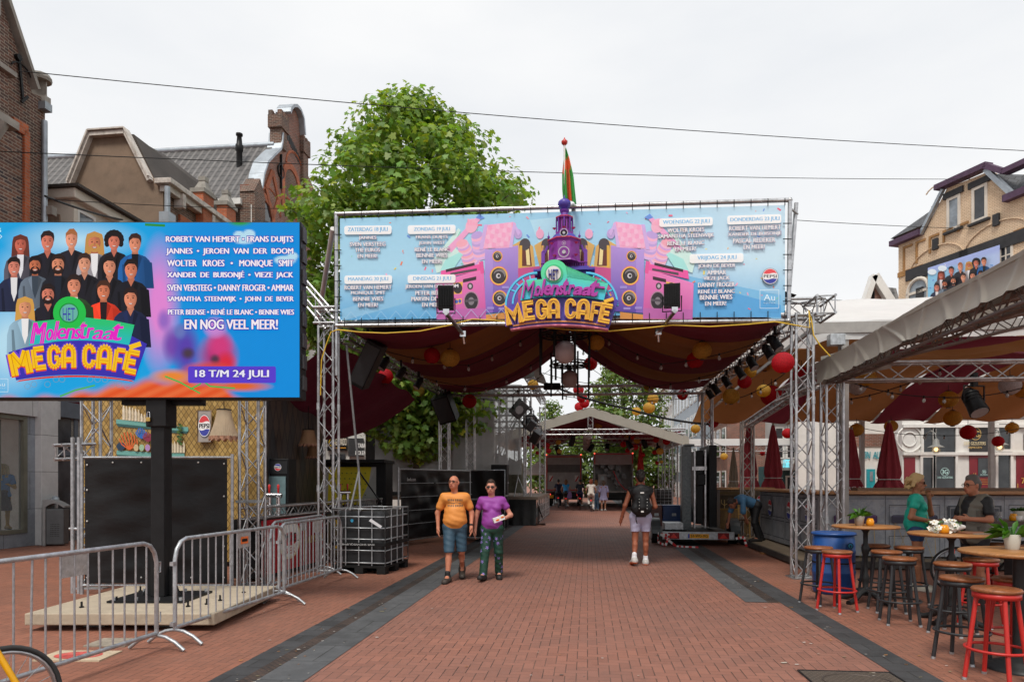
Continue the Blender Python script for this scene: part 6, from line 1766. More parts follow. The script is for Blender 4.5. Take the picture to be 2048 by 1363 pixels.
for k in range(8):
 d=26.4+k*1.05;m.cyl(RD(-1.9,d,0),RD(-1.9,d,.95),.025,None,6)
 if k<7:m.cyl(RD(-1.9,d,.1),RD(-1.9,d+1.05,.1),.02,None,6);m.cyl(RD(-1.9,d,.1+.3),RD(-1.9,d+1.05,.4),.015,None,5);m.cyl(RD(-1.9,d,.7),RD(-1.9,d+1.05,.7),.015,None,5)
part('deck_frame',m,ALU,st,True)
for(l,d,z1)in((-4.0,24.6,5.8),(-3.1,25.0,5.8),(-2.3,26.2,5.3),(-2.2,33.5,5.3),(-3.9,22.6,4.4),(-2.75,29,5.2)):part('tower',tower(l,d,0,z1,.32),ALU,st,True)
m=M()
for(l0,d0,l1,d1,z)in((-4.2,25,-2.0,25,4.2),(-2.2,25,-2.2,34,3.9),(-4.2,25,-2.0,25,5.6),(-2.2,25,-2.2,34,5.6),(-4.2,29,-2.0,29,5.4),(-4.2,25,-4.2,34,5.6),(-4.2,27,-2.0,27,3.9)):part('roof_beam',beam(RD(l0,d0,z),RD(l1,d1,z),.3),GALV,st,True)
m=M()
for k in range(6):m.cyl(RD(-4.0+k*.1,24.7,.1+k*.9),RD(-2.4,26+k*.2,4.8),.022,None,6)
part('brace',m,ALU,st,True)
GRY=mat('grey_pvc_roof',(.17,.17,.16),.6,0,.25,1.2,.4,6)
part('roof_sheet',M().grid(lambda a,b:RD(-8.5+6.5*a,24.5+9.5*b,6.2+.9*math.sin(a*PI*.9)-.05*math.sin(b*14)),10,14,True).grid(lambda a,b:RD(-8.5+6.6*a,24.45-.08*math.sin(a*26)*(1-b),5.4+.85*b+.9*math.sin(a*PI*.9)*b),40,5,True),GRY,st,True)
CLR=clear('clear_pvc',(.6,.6,.58),.5,.25)
part('side_sheet',M().grid(lambda a,b:RD(-5.0+2.6*a,23.4+1.6*a+.05*math.sin(a*17),1.9+3.3*b),20,4,True),CLR,st,True)
part('side_sheet',M().grid(lambda a,b:RD(-7.2+2.6*a,22.6+.6*a+.05*math.sin(a*17),1.3+2.4*b),20,4,True),CLR,st,True)
part('back_wall',sb(-8.5,-8.4,25.5,34,1.07,5.6),mat('dark_backdrop',(.03,.03,.032),.8),st,True)
def coverbox(u,v,Y,w_,h,d,lab,name,cat,mt,wr=.03):
 c=P(u,v,Y);t=thing(name,lab,cat,c,-RY)
 r=random.Random(int(u));ph=r.uniform(0,6)
 def fn(i,j):
  an=2*PI*i;cx,sy=math.cos(an),math.sin(an);k=(abs(cx)**5+abs(sy)**5)**(-.2);s_=(1-.22*j**3)*(1+wr*math.sin(an*7+ph+j*3))
  return(w_/2*cx*k*s_,d/2*sy*k*s_,h*j*(1-.06*math.sin(an*2+ph)))
 m=M().grid(fn,36,10,True);m.add([fn(i/36,1)for i in range(36)],[tuple(range(36))])
 part('cover',m,mt,t)
 return t
OLV=cloth('olive_cover',(.13,.125,.09),0,.45,.3,3,.9,5)
coverbox(1031,985,27.5,.65,1.35,.6,'olive covered stage gear on the front corner of the stage','covered_gear','stage gear',OLV)
coverbox(1003,985,28.5,.6,1.55,.6,'taller olive covered gear beside the black speaker stack','covered_gear','stage gear',OLV)
t=thing('speaker_stack','tall black loudspeaker stack in front of the stage corner','loudspeaker',P(1000,1056,24.2)*1.0,-RY);t.location.z=0
for k in range(2):part('cabinet',M().box((-.28,-.3,.05+k*1.12),(.28,.3,1.12+k*1.12)),BLACK,t,bevel=.02)
part('handle',M().cyl((.29,-.15,1.6),(.29,.15,1.6),.02).cyl((.29,-.15,.6),(.29,.15,.6),.02),GALV,t)
t=thing('stage_tripod','grey tripod stand on the stage edge','tripod',P(1036,987,26)*1.0);t.location.z=1.07
for a in(0,2.1,4.2):part('leg',M().cyl((0,0,.75),(.3*math.cos(a),.3*math.sin(a),0),.02),GALV,t)
part('pole',M().cyl((0,0,.7),(0,0,1.1),.018),GALV,t)
for(u,v,Y,s_,rz,lab)in((1038,812,24,.75,.6,'grey moving head lamp hung at the stage front'),(1062,845,25,.5,.2,'round stage lamp with a bright lens under the stage roof'),(1072,868,25.5,.6,-.3,'black stage lamp hung at the roof corner by the far canopy'),(1060,838,26,.7,.9,'dark stage lamp cluster below the stage roof edge'),(1104,774,20.9,.5,0,'long black lamp box lying on the back beam of the gate')):
 t=thing('stage_lamp',lab,'stage lamp',P(u,v,Y),rz)
 if 'long' in lab:part('body',M().box((-.25,-.12,-.07),(.25,.12,.12)),BLACK,t,bevel=.02);part('louvre',M().box((-.22,-.13,-.04),(.22,-.12,.09)),RUBBER,t);continue
 R_=Matrix.Rotation(.6,3,'Y')@Matrix.Rotation(.4,3,'X')
 part('body',M().obox((0,0,-.1),(s_*.55,s_*.5,s_*.8),R_),mat('lamp_grey',(.07,.07,.075),.5),t,bevel=.03)
 part('lens',M().cyl(R_@V((0,-.25*s_,-.1)),R_@V((0,-.3*s_,-.1)),s_*.2),mat('frosted_lens',(.4,.4,.4)),t)
 part('yoke',M().tube([(-s_*.34,0,-.1),(-s_*.34,0,s_*.5),(s_*.34,0,s_*.5),(s_*.34,0,-.1)],.025,6).cyl((0,0,s_*.5),(0,0,s_*.5+.35),.03),BLACK,t)
t=thing('flight_case','dark flight case behind the walking couple','flight case',(-1.2,19.2,0),-RY)
part('box',M().box((-.35,-.3,.1),(.4,.3,1.15)),BLACK,t,bevel=.015)
m=M()
for x in(-.36,.41):
 for y in(-.31,.31):m.cyl((x,y,.08),(x,y,1.17),.018,None,6)
for z in(.1,1.15):m.tube([(-.36,-.31,z),(.41,-.31,z),(.41,.31,z),(-.36,.31,z)],.018,6,True)
part('edging',m,GALV,t)
for x in(-.28,.33):part('castor',M().cyl((x,-.05,.05),(x,.05,.05),.05),RUBBER,t)
t=thing('black_barrier_wall','black sheeted barrier beside the stage speaker stack','fence panel',RD(-3.3,22.2,0),-RY)
part('sheet',M().grid(lambda a,b:(-1.5+2.1*a,.04*math.sin(a*19+b*5),.1+1.9*b),24,12,True),TARP,t);part('frame',M().tube([(-1.5,.03,.08),(.6,.03,.08),(.6,.03,2.02),(-1.5,.03,2.02)],.025,6,True),GALV,t)
# --- street bits on the left
t=thing('waste_bin','grey street waste bin with slanted hood by the shop downpipe','waste bin',G(114,1090),.25)
part('body',M().box((-.2,-.18,.03),(.22,.18,.95)),mat('bin_grey',(.12,.125,.13),.5,.3),t,bevel=.03)
part('side_post',M().box((-.27,-.2,0),(-.19,.2,1.02)),mat('bin_light_grey',(.3,.3,.3),.5,.3),t,bevel=.02)
part('hood',M().prism([(-.26,1.0)]+[(-.26+.5*i/8,1.02+.17*math.sin(PI*(.35+.65*i/8)))for i in range(9)]+[(.24,.98),(.2,.98)]+[(.2-.4*i/8,.99+.1*math.sin(PI*i/8))for i in range(9)],lambda x,z,tt:(x,-.2+tt,z),.4),mat('bin_light_grey',(.3,.3,.3)),t)
m=M()
for i in range(6):
 for j in range(7):m.box((-.08+i*.035,-.186,.25+j*.05),(-.065+i*.035,-.18,.265+j*.05))
part('perforation',m,RUBBER,t)
def cover(name,label,c,w_,d_,mt,extra=None):
 t=thing(name,label,'cover plate',c,-.02)
 part('plate',M().box((-w_/2,-d_/2,0),(w_/2,d_/2,.014)),mt,t)
 if extra:part('marking',M().add([(x,y,.016)for x,y in extra[0]],[tuple(range(len(extra[0])))]),extra[1],t)
 return t
cover('utility_cover','pale square cover plate with a worn red disc in the paving',G(157,1312),.62,.36,mat('pale_plate',(.5,.4,.28),.8,0,.2,8),([(.22*math.cos(2*PI*i/20),.14*math.sin(2*PI*i/20))for i in range(20)],mat('worn_red',(.5,.07,.06),.8,0,.5,14,dirt=((.4,.3,.22),.8))))
cover('utility_cover','concrete cover plate with holes beside the barrier foot',G(228,1285),.42,.34,mat('stone_plate',(.28,.24,.19),.9,0,.3,12))
t=thing('manhole_cover','dark patterned rectangular manhole cover at the bottom right of the street','manhole cover',G(1712,1362),-.1)
g=N('cast_iron_grid');uv=g.uv();b=g.n('TexBrick');g.l(uv,b.inputs['Vector']);b.offset=.5
for k,v in(('Scale',1),('Brick Width',.05),('Row Height',.03),('Mortar Size',.006)):b.inputs[k].default_value=v
b.inputs['Color1'].default_value=(.06,.048,.04,1);b.inputs['Color2'].default_value=(.08,.062,.05,1);b.inputs['Mortar'].default_value=(.14,.11,.085,1);g.bump(b.outputs['Fac'],.6,.006)
part('plate',M().box((-.37,-.32,0),(.37,.26,.012)),g.done(b.outputs['Color'],.6,.4),t);part('rim',M().tube([(-.38,-.33,.006),(.38,-.33,.006),(.38,.27,.006),(-.38,.27,.006)],.012,4,True),BLACK,t)
part('ring',M().tube([(.27*math.cos(2*PI*i/30),-.03+.2*math.sin(2*PI*i/30),.012)for i in range(30)],.008,4,True),mat('iron',(.09,.07,.06),.5,.5),t)
r=random.Random(5);m=M()
for i in range(420):
 l=r.choice([r.gauss(-2.75,.25),r.uniform(-6,5.5),r.gauss(2.5,.3)]);d=5.2+r.random()**1.6*20
 c=RD(l,d,.012);s_=r.uniform(.008,.024)*(1.7 if r.random()<.08 else 1);a=r.uniform(0,PI)
 m.col=r.choice([(.45,.4,.33),(.6,.58,.54),(.3,.13,.03),(.2,.18,.1),(.5,.22,.05),(.08,.07,.06)])
 m.add([c+V((s_*math.cos(a+k),s_*math.sin(a+k)*.7,.002*(k>2)))for k in(0,1.3,2.6,4.2)],[(0,1,2,3)])
tag(part('litter',m,PRINT),'scattered leaf scraps and paper bits on the paving','litter',None,'stuff')
# --- white bar tent on the right with its drapes
WPVC=cloth('white_tent_pvc',(.86,.86,.85),.35,.45,.05,1.2,.25,3)
BEIGE=cloth('beige_canopy_pvc',(.36,.34,.295),.1,.42,.06,1.2,.18,2.2,(1.5,1,.6))
tent=thing('bar_tent','white frame tent over the right-hand bars behind the beige canopy','tent',RD(8,19.5,0),-RY)
m=M()
L0,L1,D0,D1=4.15,15.5,13.3,25.6
m.grid(lambda a,b:RD(L0+(L1-L0)*a,D0+(D1-D0)*.5*b,4.62+1.95*b-.05*math.sin(b*PI*4)*b-.02*math.sin(a*40)),40,16,True)
m.grid(lambda a,b:RD(L0+(L1-L0)*a,D0+(D1-D0)*(.5+.5*b),6.57-2.4*b),20,10,True)
part('roof_sheet',m,WPVC,tent,True)
m=M();m.grid(lambda a,b:RD(L0+(L1-L0)*a,D0-.04-.02*math.sin(a*60),4.28+.34*b),60,2,True);part('valance',m,WPVC,tent,True)
FR=mat('tent_frame_grey',(.36,.34,.32),.5,.3)
m=M();m.bar(RD(L0,D0,4.5),RD(L1,D0,4.5),.12,.2);m.bar(RD(L0,D1,3.95),RD(L1,D1,3.95),.14,.3);m.bar(RD(L0+.1,D0,4.55),RD(L0+.1,D1,4.1),.05,.08);m.bar(RD(L0,(D0+D1)/2,6.4),RD(L1,(D0+D1)/2,6.4),.1,.18)
part('eave_beam',m,FR,tent,True)
for(l,d)in((4.75,13.35),(4.2,25.5),(9.7,25.5),(14,25.5),(14.5,13.35)):part('leg',M().bar(RD(l,d,0),RD(l,d,4.4 if d<20 else 3.9),.14,.14,(0,1,0)),FR,tent,True)
part('grey_box',M().obox(RD(4.55,13.15,4.25),(.26,.2,.2),Matrix.Rotation(-RY,3,'Z')),GALV,tent,True)
OR2=(.38,.17,.06)
m=M()
for k,(a0,a1,c)in enumerate(((0,.2,OR2),(.2,.3,MAR),(.3,.56,OCH),(.56,.72,MAR),(.72,1,OCH))):
 m.col=c
 m.grid(lambda a,b:RD(L0+.1+(L1-L0-.2)*(a0+(a1-a0)*a+.10*(.5-b)),D0+.25+(D1-D0-.45)*b,(4.35+1.2*math.sin(PI*min(1,b*1.02))*.8-.62*b-.25*math.sin(b*PI*2)+.05*math.sin(b*31+a*3)+.06*math.sin((a0+(a1-a0)*a)*40+b*6))),12,40,True)
tag(part('drape',m,DRAPE),'orange and maroon striped drape lining the white bar tent','drape')
cn=thing('beige_canopy','beige gabled canopy with wrinkled valance on truss legs at the right edge','canopy',RD(7.5,12.7,0),-RY)
up_=[(1629,727),(1683,699),(1726,674),(1784,642),(1855,599),(1940,558),(2048,499),(2150,446)]
lo_=[(1633,768),(1695,741),(1748,714),(1808,684),(1850,665),(1943,618),(2048,570),(2150,520)]
def bnd(pts,t):
 k=t*(len(pts)-1);i=min(len(pts)-2,int(k));f=k-i
 return(pts[i][0]+(pts[i+1][0]-pts[i][0])*f,pts[i][1]+(pts[i+1][1]-pts[i][1])*f)
LE=PD(1640,750,12.6)[0]
CREASE=[(.05,.03,.012,1),(.1,-.04,.016,.7),(.2,.05,.012,1),(.235,-.02,.02,.6),(.33,.03,.012,.8),(.41,-.05,.014,1),(.46,.02,.02,.6),(.54,.04,.012,.9),(.63,-.03,.016,1),(.7,.03,.012,.8),(.74,-.01,.012,.9),(.83,.04,.015,.9),(.9,-.03,.014,1)]
def val(a,b):
 (u0,v0),(u1,v1)=bnd(lo_,a),bnd(up_,a)
 w_=sum(k_*max(0,1-abs(a-c_-sl_*(b-.4))/wd_)for c_,sl_,wd_,k_ in CREASE)
 d,z=PL(u0+(u1-u0)*b,v0+(v1-v0)*b,LE)
 return RD(LE-.02*w_*(1.05-.6*b)+.02*math.sin(b*PI),d,z+.02*w_*(1-b))
m=M().grid(val,320,12,True)
m.grid(lambda a,b:RD(LE+.02+1.2*a,12.62+.03*math.sin(a*21),3.36+.5*b+.28*a),20,6,True)
part('valance',m,BEIGE,cn,True)
ze_=PL(1784,642,LE)[1]
part('roof_sheet',M().grid(lambda a,b:RD(LE+4.6*a,3.2+9.4*b,ze_-.03+1.1*a-.06*math.sin(b*PI*3)*a),12,24,True),cloth('canopy_underside',(.34,.32,.28),.3,.7),cn,True)
l0,zt=PD(1672,745,12.75)
part('beam',M().truss(RD(l0,12.75,zt),RD(l0+6,12.75,zt-.02),.3,.36,(0,0,1),.028,.013,.42),ALU,cn,True)
m=M()
for k in range(4):m.truss(RD(LE+.1,12.45-k*2.6,ze_-.2),RD(LE+4.6,12.45-k*2.6,ze_+.9),.2,.26,(0,0,1),.024,.01)
part('rafter',m,mat('dark_rafter',(.2,.17,.16),.5,.4),cn,True)
m=M();m.truss(RD(LE+.2,3.2,ze_-.3),RD(LE+.2,12.6,ze_-.3),.22,.3,(0,0,1),.024,.01)
for k in range(3):m.bar(RD(LE+1.2+k*1.2,3.2,ze_+.18+.29*k),RD(LE+1.2+k*1.2,12.6,ze_+.18+.29*k),.06,.1)
part('purlin',m,MATS['dark_rafter'],cn,True)
lt=PD(1664,900,12.85)[0]
part('leg',tower(lt,12.85,0,zt-.1,.34),ALU,cn,True)
q=M()
for sx in(-1,1):q.cyl(RD(lt+sx*.145,12.7,1.9),RD(lt+sx*.145,12.7,2.02),.034,None,8);q.cyl(RD(lt+sx*.145,12.7,.9),RD(lt+sx*.145,12.7,1.02),.034,None,8)
part('connector',q,GALV,cn,True)
part('side_beam',beam(RD(lt,13,zt),RD(lt,16,zt),.3),ALU,cn,True)
p_=dup(pp,P(1948,768,12.4),-RY+.2,'black stage lamp hanging from the beige canopy truss',1.5);del p_['group']
for(l,d,zt_,lab)in((4.35,19.3,3.3,'dull truss post at the back corner of the right bar'),):
 t=thing('truss_mast',lab,'truss mast',RD(l,d,0),-RY);part('truss',tower(l,d,0,zt_,.34),mat('dull_aluminium',(.34,.31,.29),.4,.7),t,True);part('arm',beam(RD(l,d,3.2),RD(l+.2,14.2,3.7),.2),ALU,t,True)
# --- bar counters
def marble(name,a,b,c):
 g=N(name);uv=g.ob()
 f=g.ramp(g.noise(uv,1.6,8,.7),.32,.68);base=g.mix(f,lin(a),lin(b))
 v=g.ramp(g.noise(uv,3.5,10,.75),.46,.54);v2=g.ramp(g.noise(uv,9,8,.8),.5,.72)
 base=g.mix(g.ma('MULTIPLY',v2,.45),base,lin(c));base=g.mix(g.ma('MULTIPLY',v,.22),base,(.05,.055,.07))
 return g.done(base,.55)
MARB=marble('grey_marble_print',(.24,.27,.32),(.42,.43,.45),(.5,.46,.36))
WOODT=mat('varnished_wood',(.33,.14,.05),.35,0,.3,5,dirt=((.12,.05,.02),.5))
def wood(name,c,sc=(1,14,14),rough=.4):
 g=N(name);m=g.n('Mapping');m.inputs['Scale'].default_value=sc;g.l(g.ob(),m.inputs['Vector'])
 f=g.ramp(g.noise(m.outputs[0],3,6,.65),.3,.72);c=lin(c)
 b=g.mix(f,tuple(x*.5 for x in c),tuple(min(1,x*1.35)for x in c));b=g.mix(g.ma('MULTIPLY',g.ramp(g.noise(g.ob(),6,5),.5,.8),.4),b,tuple(x*.45 for x in c))
 return g.done(b,rough)
WOOD=wood('table_wood',(.4,.18,.06));SEATW=wood('seat_wood',(.27,.09,.03),(3,24,24));BARW=wood('bar_top_wood',(.42,.2,.08),(1.2,12,12))
def rb(o,l0,l1,d0,d1,z0,z1,name,mt,bevel=0.0):
 return part(name,sb(l0,l1,d0,d1,z0,z1),mt,o,True,bevel=bevel)
pf=thing('bar_platform','low dark platform under the right-hand bar','platform',RD(7,16,0),-RY)
rb(pf,3.98,13,13.4,21,.03,.15,'deck',mat('dark_platform_edge',(.05,.045,.04),.7,0,.3,3));rb(pf,4.02,13,13.5,21,.15,.16,'floor',mat('platform_ply',(.2,.15,.1),.7,0,.2,2))
for d in(13.6,16):rb(pf,3.9,4.3,d,d+.12,0,.03,'wedge',WOODT)
bc=thing('marble_bar','long bar counter with grey marble print panels and wooden top','bar counter',RD(8,14,0),-RY)
rb(bc,4.54,13,14.0,14.5,.2,1.38,'front_body',MARB);rb(bc,4.54,5.0,14.5,18.7,.2,1.38,'side_body',MARB)
rb(bc,4.42,13,13.82,14.7,1.40,1.46,'top',BARW,.01);rb(bc,4.42,5.1,14.7,18.8,1.402,1.462,'side_top',BARW,.01);rb(bc,4.5,13,13.95,14.5,1.375,1.40,'top_edge',mat('dark_wood',(.08,.04,.02),.5))
rb(bc,5.4,13,14.4,14.75,1.46,1.52,'serving_ledge',mat('dark_wood',(.08,.04,.02),.5))
art=Art(lambda u,v,t:(lambda q:tuple(RD(q[0],13.99-t,q[1])))(PD(u,v,13.99)),.0006)
Z6=lambda x,y:(1580+x/3.077,920+y/3.077)
def frame6(x0,y0,x1,y1,c='4A4E56',w_=1.2):art.line([Z6(x0,y0),Z6(x1,y0),Z6(x1,y1),Z6(x0,y1),Z6(x0,y0)],w_,c);art.line([Z6(x0,y0+5),Z6(x1,y0+5)],.6,'B0B2B0')
for x in(225,588,952,1318,1680):
 art.line([Z6(x,212),Z6(x,640)],1.0,'3C4046');art.line([Z6(x+5,236),Z6(x+355,236)],2.0,'7C8490');art.line([Z6(x+5,216),Z6(x+355,216)],1.4,'9A9C96')
frame6(610,275,920,420);frame6(610,465,920,600);art.poly([Z6(970,278),Z6(1300,278),Z6(1300,400),Z6(970,400)],'3A4048');frame6(985,290,1285,400,'8A8E92');frame6(1345,275,1640,420);frame6(1345,465,1640,600)
for(xa,xb,c)in((268,535,'43204E'),(622,905,'2E2C40')):
 for dx in(0,1):
  X0,X1=(xa+30,xa+110)if dx==0 else(xb-110,xb-30)
  art.line([Z6(X0,385),Z6(X1,600)],.9,'A8905A');art.line([Z6(X1,385),Z6(X0,600)],.9,'A8905A')
 for X in(xa+22,xb-22):art.line([Z6(X,385),Z6(X-(14 if X<(xa+xb)/2 else-14),640)],1.2,'B89A5C')
 art.rrect(*Z6(xa,336),*Z6(xb,386),4,c);art.line([Z6(xa+8,344),Z6(xb-8,344)],2,'6A4A78' if c[0]=='4' else '4A4860')
part('front_print',art.m,vcol('bar_front_print',.5),bc,True)
art=Art(lambda d,z,t:tuple(RD(4.53-t,d,z)),.0008)
for(a,b)in((14.15,15.2),(15.3,16.3),(16.4,17.4),(17.5,18.5)):
 for(z0_,z1_)in((.32,.72),(.8,1.3)):art.line([(a,z0_),(b,z0_),(b,z1_),(a,z1_),(a,z0_)],.02,'4A4E56')
for d in(14.7,16.0,17.6):cola(art,d,1.0,.18,-.18*1.15)
part('side_print',art.m,PRINT,bc,True)
bb=thing('back_bar','brown painted bar front with candlestick and clock print behind the trailer','bar counter',RD(3.2,19.5,0),-RY)
ob_=M();p0,p1=P(1440,1000,19.4),P(1532,1000,19.4)
part('body',M().box((p0.x,19.4,.16),(p1.x,19.9,1.42)),wood('brown_panel',(.17,.1,.04),(3,3,1)),bb,True);part('top',M().box((p0.x-.3,19.25,1.42),(p1.x+.2,20,1.48)),BARW,bb,True)
art=Art(lambda u,v,t:tuple(P(u,v,19.39-t)),.001)
Z7b=lambda x,y:(1240+x/4.01,840+y/4.01)
art.rect(*Z7b(800,575),*Z7b(1005,590),'6A5020');art.rect(*Z7b(805,600),*Z7b(1000,700),'3A2A10');art.rect(*Z7b(1020,600),*Z7b(1100,850),'5A4416');art.rect(*Z7b(800,710),*Z7b(1005,718),'8A6A28')
for dx in(-25,0,25):art.line([Z7b(838+dx,635),Z7b(838+dx,665),Z7b(838,680),Z7b(838,705)],.8,'C8A868')
art.poly([Z7b(892,705),Z7b(900,660),Z7b(915,630),Z7b(935,660),Z7b(942,705)],'1A1410');art.ell(*Z7b(917,660),3.6,3.6,'C8B890',12);cola(art,*Z7b(1130,640),8.5,10)
part('printed_front',art.m,PRINT,bb,True)
def chair(loc,rz,lab):
 t=thing('cafe_chair',lab,'chair',loc,rz,None);GO=mat('golden_wood',(.4,.22,.06),.45)
 part('seat',M().box((-.2,-.2,.44),(.2,.2,.47)),mat('dark_wood',(.08,.04,.02)),t)
 for x in(-.17,.17):
  part('leg',M().cyl((x,-.17,0),(x,-.17,.44),.015),GO,t);part('leg',M().cyl((x,.19,0),(x,.2,.9),.015),GO,t)
 m=M()
 for z in(.6,.75,.9):m.cyl((-.17,.2,z),(.17,.2,z),.012)
 for i in range(5):m.cyl((-.12+i*.06,.2,.5),(-.12+i*.06,.2,.9),.007,None,5)
 part('backrest',m,GO,t)
chair(P(1497,1050,18.4)*1.0-V((0,0,P(1497,1050,18.4).z-.16)),.6,'golden wooden chair behind the bending man')
# --- stools, tables and what stands on them
REDP=mat('red_stool_paint',(.5,.025,.02),.38,0,.12,6);BLKP=mat('black_stool_paint',(.022,.024,.027),.42,0,.25,6)
def stool_proto(loc,rz,label,mt):
 t=thing('bar_stool',label,'bar stool',loc,rz,None)
 part('seat',M().lathe([(.165,.735),(.18,.742),(.182,.76),(.172,.772),(.0,.775)],(0,0,0),28),SEATW,t)
 part('seat_ring',M().lathe([(.168,.69),(.172,.69),(.172,.737),(.168,.737)],(0,0,0),28),mt,t)
 for k in range(4):
  a=PI/4+k*PI/2;c,s_=math.cos(a),math.sin(a)
  lg=part('leg',M().cyl((.235*c,.235*s_,0.012),(.145*c,.145*s_,.71),.018,None,10),mt,t)
  part('cap',M().cyl((.237*c,.237*s_,0),(.234*c,.234*s_,.022),.02,None,10),GALV,lg)
 part('foot_ring',M().tube([(.222*math.cos(2*PI*i/32),.222*math.sin(2*PI*i/32),.27)for i in range(32)],.012,8,True),mt,t)
 return t
SB=SR=None
for(u,v,red,lab)in((1637,1092,0,'black stool with wooden seat in front of the left side of the blue barrel'),(1674,1100,1,'red stool in front of the blue barrel'),(1752,1088,0,'black stool beside the small table under its right half'),(1773,1100,0,'black stool second behind the front one right of the small table'),(1799,1113,0,'black stool nearest the camera in the cluster right of the small table'),(1818,1092,0,'black stool right in front of the bare legs of the woman in teal'),(1905,1124,0,'black stool in front of the round table with the flowers'),(1923.5,1152,0,'black stool between the flower table and the nearest red stool'),(1993,1174.5,1,'red stool nearest the camera at the right edge'),(1962,1115,1,'red stool standing before the man in the grey vest'),(1999,1085,1,'red stool farthest back behind the grey vest'),(2031,1154,1,'red stool cut off by the right edge behind the round table'),(2046,1090,0,'black stool at the far right beside the dark high table')):
 Y=1365*(1.65-.772)/(v-HZ);c=P(u,HZ,Y);c.z=0
 src=SR if red else SB
 if src is None:
  t=stool_proto(c,rnd.uniform(0,1.5),lab,REDP if red else BLKP)
  if red:SR=t
  else:SB=t
 else:dup(src,c,rnd.uniform(0,1.5),lab)
IRON=mat('cast_iron',(.02,.021,.022),.5,.3,.3,8)
def table(u,vb,R,h,lab,disc=False):
 Y=F*CH/(vb-HZ);c=P(u,HZ,Y);c.z=0
 t=thing('bar_table',lab,'bar table',c,0)
 part('tabletop',M().lathe([(R-.03,h-.035),(R,h-.03),(R+.004,h-.008),(R-.008,h),(0,h+.001)],(0,0,0),44),WOOD,t)
 if disc:
  part('column',M().lathe([(.06,.08),(.055,.2),(.055,h-.04)],(0,0,0),16),IRON,t)
  part('base',M().lathe([(.27,0),(.27,.02),(.24,.028),(.235,.04),(.2,.045),(.195,.058),(.16,.064),(.155,.075),(.12,.08),(.1,.1),(.05,.11)],(0,0,0),36),IRON,t)
 else:
  part('column',M().lathe([(.05,.1),(.06,.16),(.035,.2),(.045,.3),(.055,.34),(.03,.4),(.028,.62),(.05,.7),(.055,.75),(.03,.8),(.03,.95),(.07,h-.04)],(0,0,0),14),IRON,t)
  for k in range(4):
   a=k*PI/2+.5;e=V((math.cos(a),math.sin(a),0))
   part('foot',M().tube([e*.02+V((0,0,.16)),e*.12+V((0,0,.14)),e*.22+V((0,0,.06)),e*.32+V((0,0,.03)),e*.36+V((0,0,.02))],.03,8,False,None,[.05,.045,.035,.03,.04]),IRON,t)
 return t,c
T1,c1=table(1731,1204,.42,1.05,'small round wooden bar table with a plant and an amber candle glass')
T2,c2=table(1903,1244,.45,1.05,'round wooden bar table with white flowers between the talking pair')
T3,c3=table(2040,1337,.46,1.04,'round wooden bar table cut by the right edge on a ringed iron base',True)
t=thing('high_table','dark rectangular high table behind the flower table at the right edge','bar table',V((6.95,9.6,0)))
part('tabletop',M().box((6.45,9.4,1.03),(8.2,10.0,1.1)),mat('dark_table_wood',(.05,.028,.018),.4,0,.3,6),t,True,bevel=.006)
for x in(6.6,8.0):part('leg',M().box((x-.04,9.5,0),(x+.04,9.9,1.03)),BLKP,t,True)
t=thing('dark_bench','dark wooden bench seat behind the grey vest','bench',V((7.1,9.2,0)))
part('seat',M().box((6.5,9.05,.74),(8.2,9.3,.79)),SEATW,t,True);
for x in(6.7,8.0):part('leg',M().box((x-.03,9.1,0),(x+.03,9.25,.74)),BLKP,t,True)
POTL=leaf_mat('pot_plant_leaf',(.05,.16,.02))
def plant(c,s,lab,potm,n=26,L=.2):
 t=thing('potted_plant',lab,'potted plant',c,0)
 part('pot',M().lathe([(.048,0),(.055,.02),(.07,.13),(.066,.135),(.06,.12),(0,.115)],(0,0,0),20),potm,t)
 r=random.Random(int(c.x*100));m=M()
 for i in range(n):
  a=r.uniform(0,2*PI);el=r.uniform(.15,1.2);ln=L*r.uniform(.6,1.1)*s;d=V((math.cos(a)*math.cos(el),math.sin(a)*math.cos(el),math.sin(el)));sd_=V((-math.sin(a),math.cos(a),0))
  m.col=(lambda k:(k,k,k))(r.uniform(.5,1.5))
  p0=V((.02*math.cos(a),.02*math.sin(a),.12));w_=ln*.13
  p1=p0+d*ln*.5+V((0,0,.02));p2=p0+d*ln-V((0,0,ln*.35*math.cos(el)))
  m.add([p0,p1-sd_*w_,p1+sd_*w_,p2],[(0,1,3),(0,3,2)],True)
 part('leaves',m,POTL,t)
 return t
plant(c1+V((-.11,-.05,1.051)),1.0,'green spiky plant in a metal pot on the small bar table',mat('brushed_pot',(.4,.34,.28),.35,.7))
plant(c3+V((.02,.12,1.041)),.85,'green broad-leaved plant in a pale pot on the table at the right edge',mat('pale_pot',(.5,.48,.42),.6),30,.26)
plant(V((7.13,9.6,1.101)),.8,'small bright green plant on the dark high table',mat('pale_pot',(.5,.48,.42),.6),24,.15)
AMB=mat('amber_glass',(.75,.3,.01),.15,0,.1,5);
def jar(c,lab):
 t=thing('candle_glass',lab,'candle glass',c);part('glass',M().lathe([(.03,0),(.05,.01),(.052,.06),(.035,.1),(.032,.1),(.045,.06),(.02,.02)],(0,0,0),18),AMB,t);part('candle',M().lathe([(.02,.012),(.02,.05),(0,.051)],(0,0,0),10),WHITE,t)
jar(c1+V((.02,-.08,1.051)),'amber candle glass beside the plant on the small table');jar(c2+V((-.16,-.12,1.051)),'amber candle glass behind the white flowers');jar(V((6.98,9.5,1.101)),'amber candle glass on the dark high table')
t=thing('flower_bouquet','wrapped bunch of white flowers lying on the round table','flowers',c2+V((-.12,-.05,1.06)))
r=random.Random(4);m=M();g_=M()
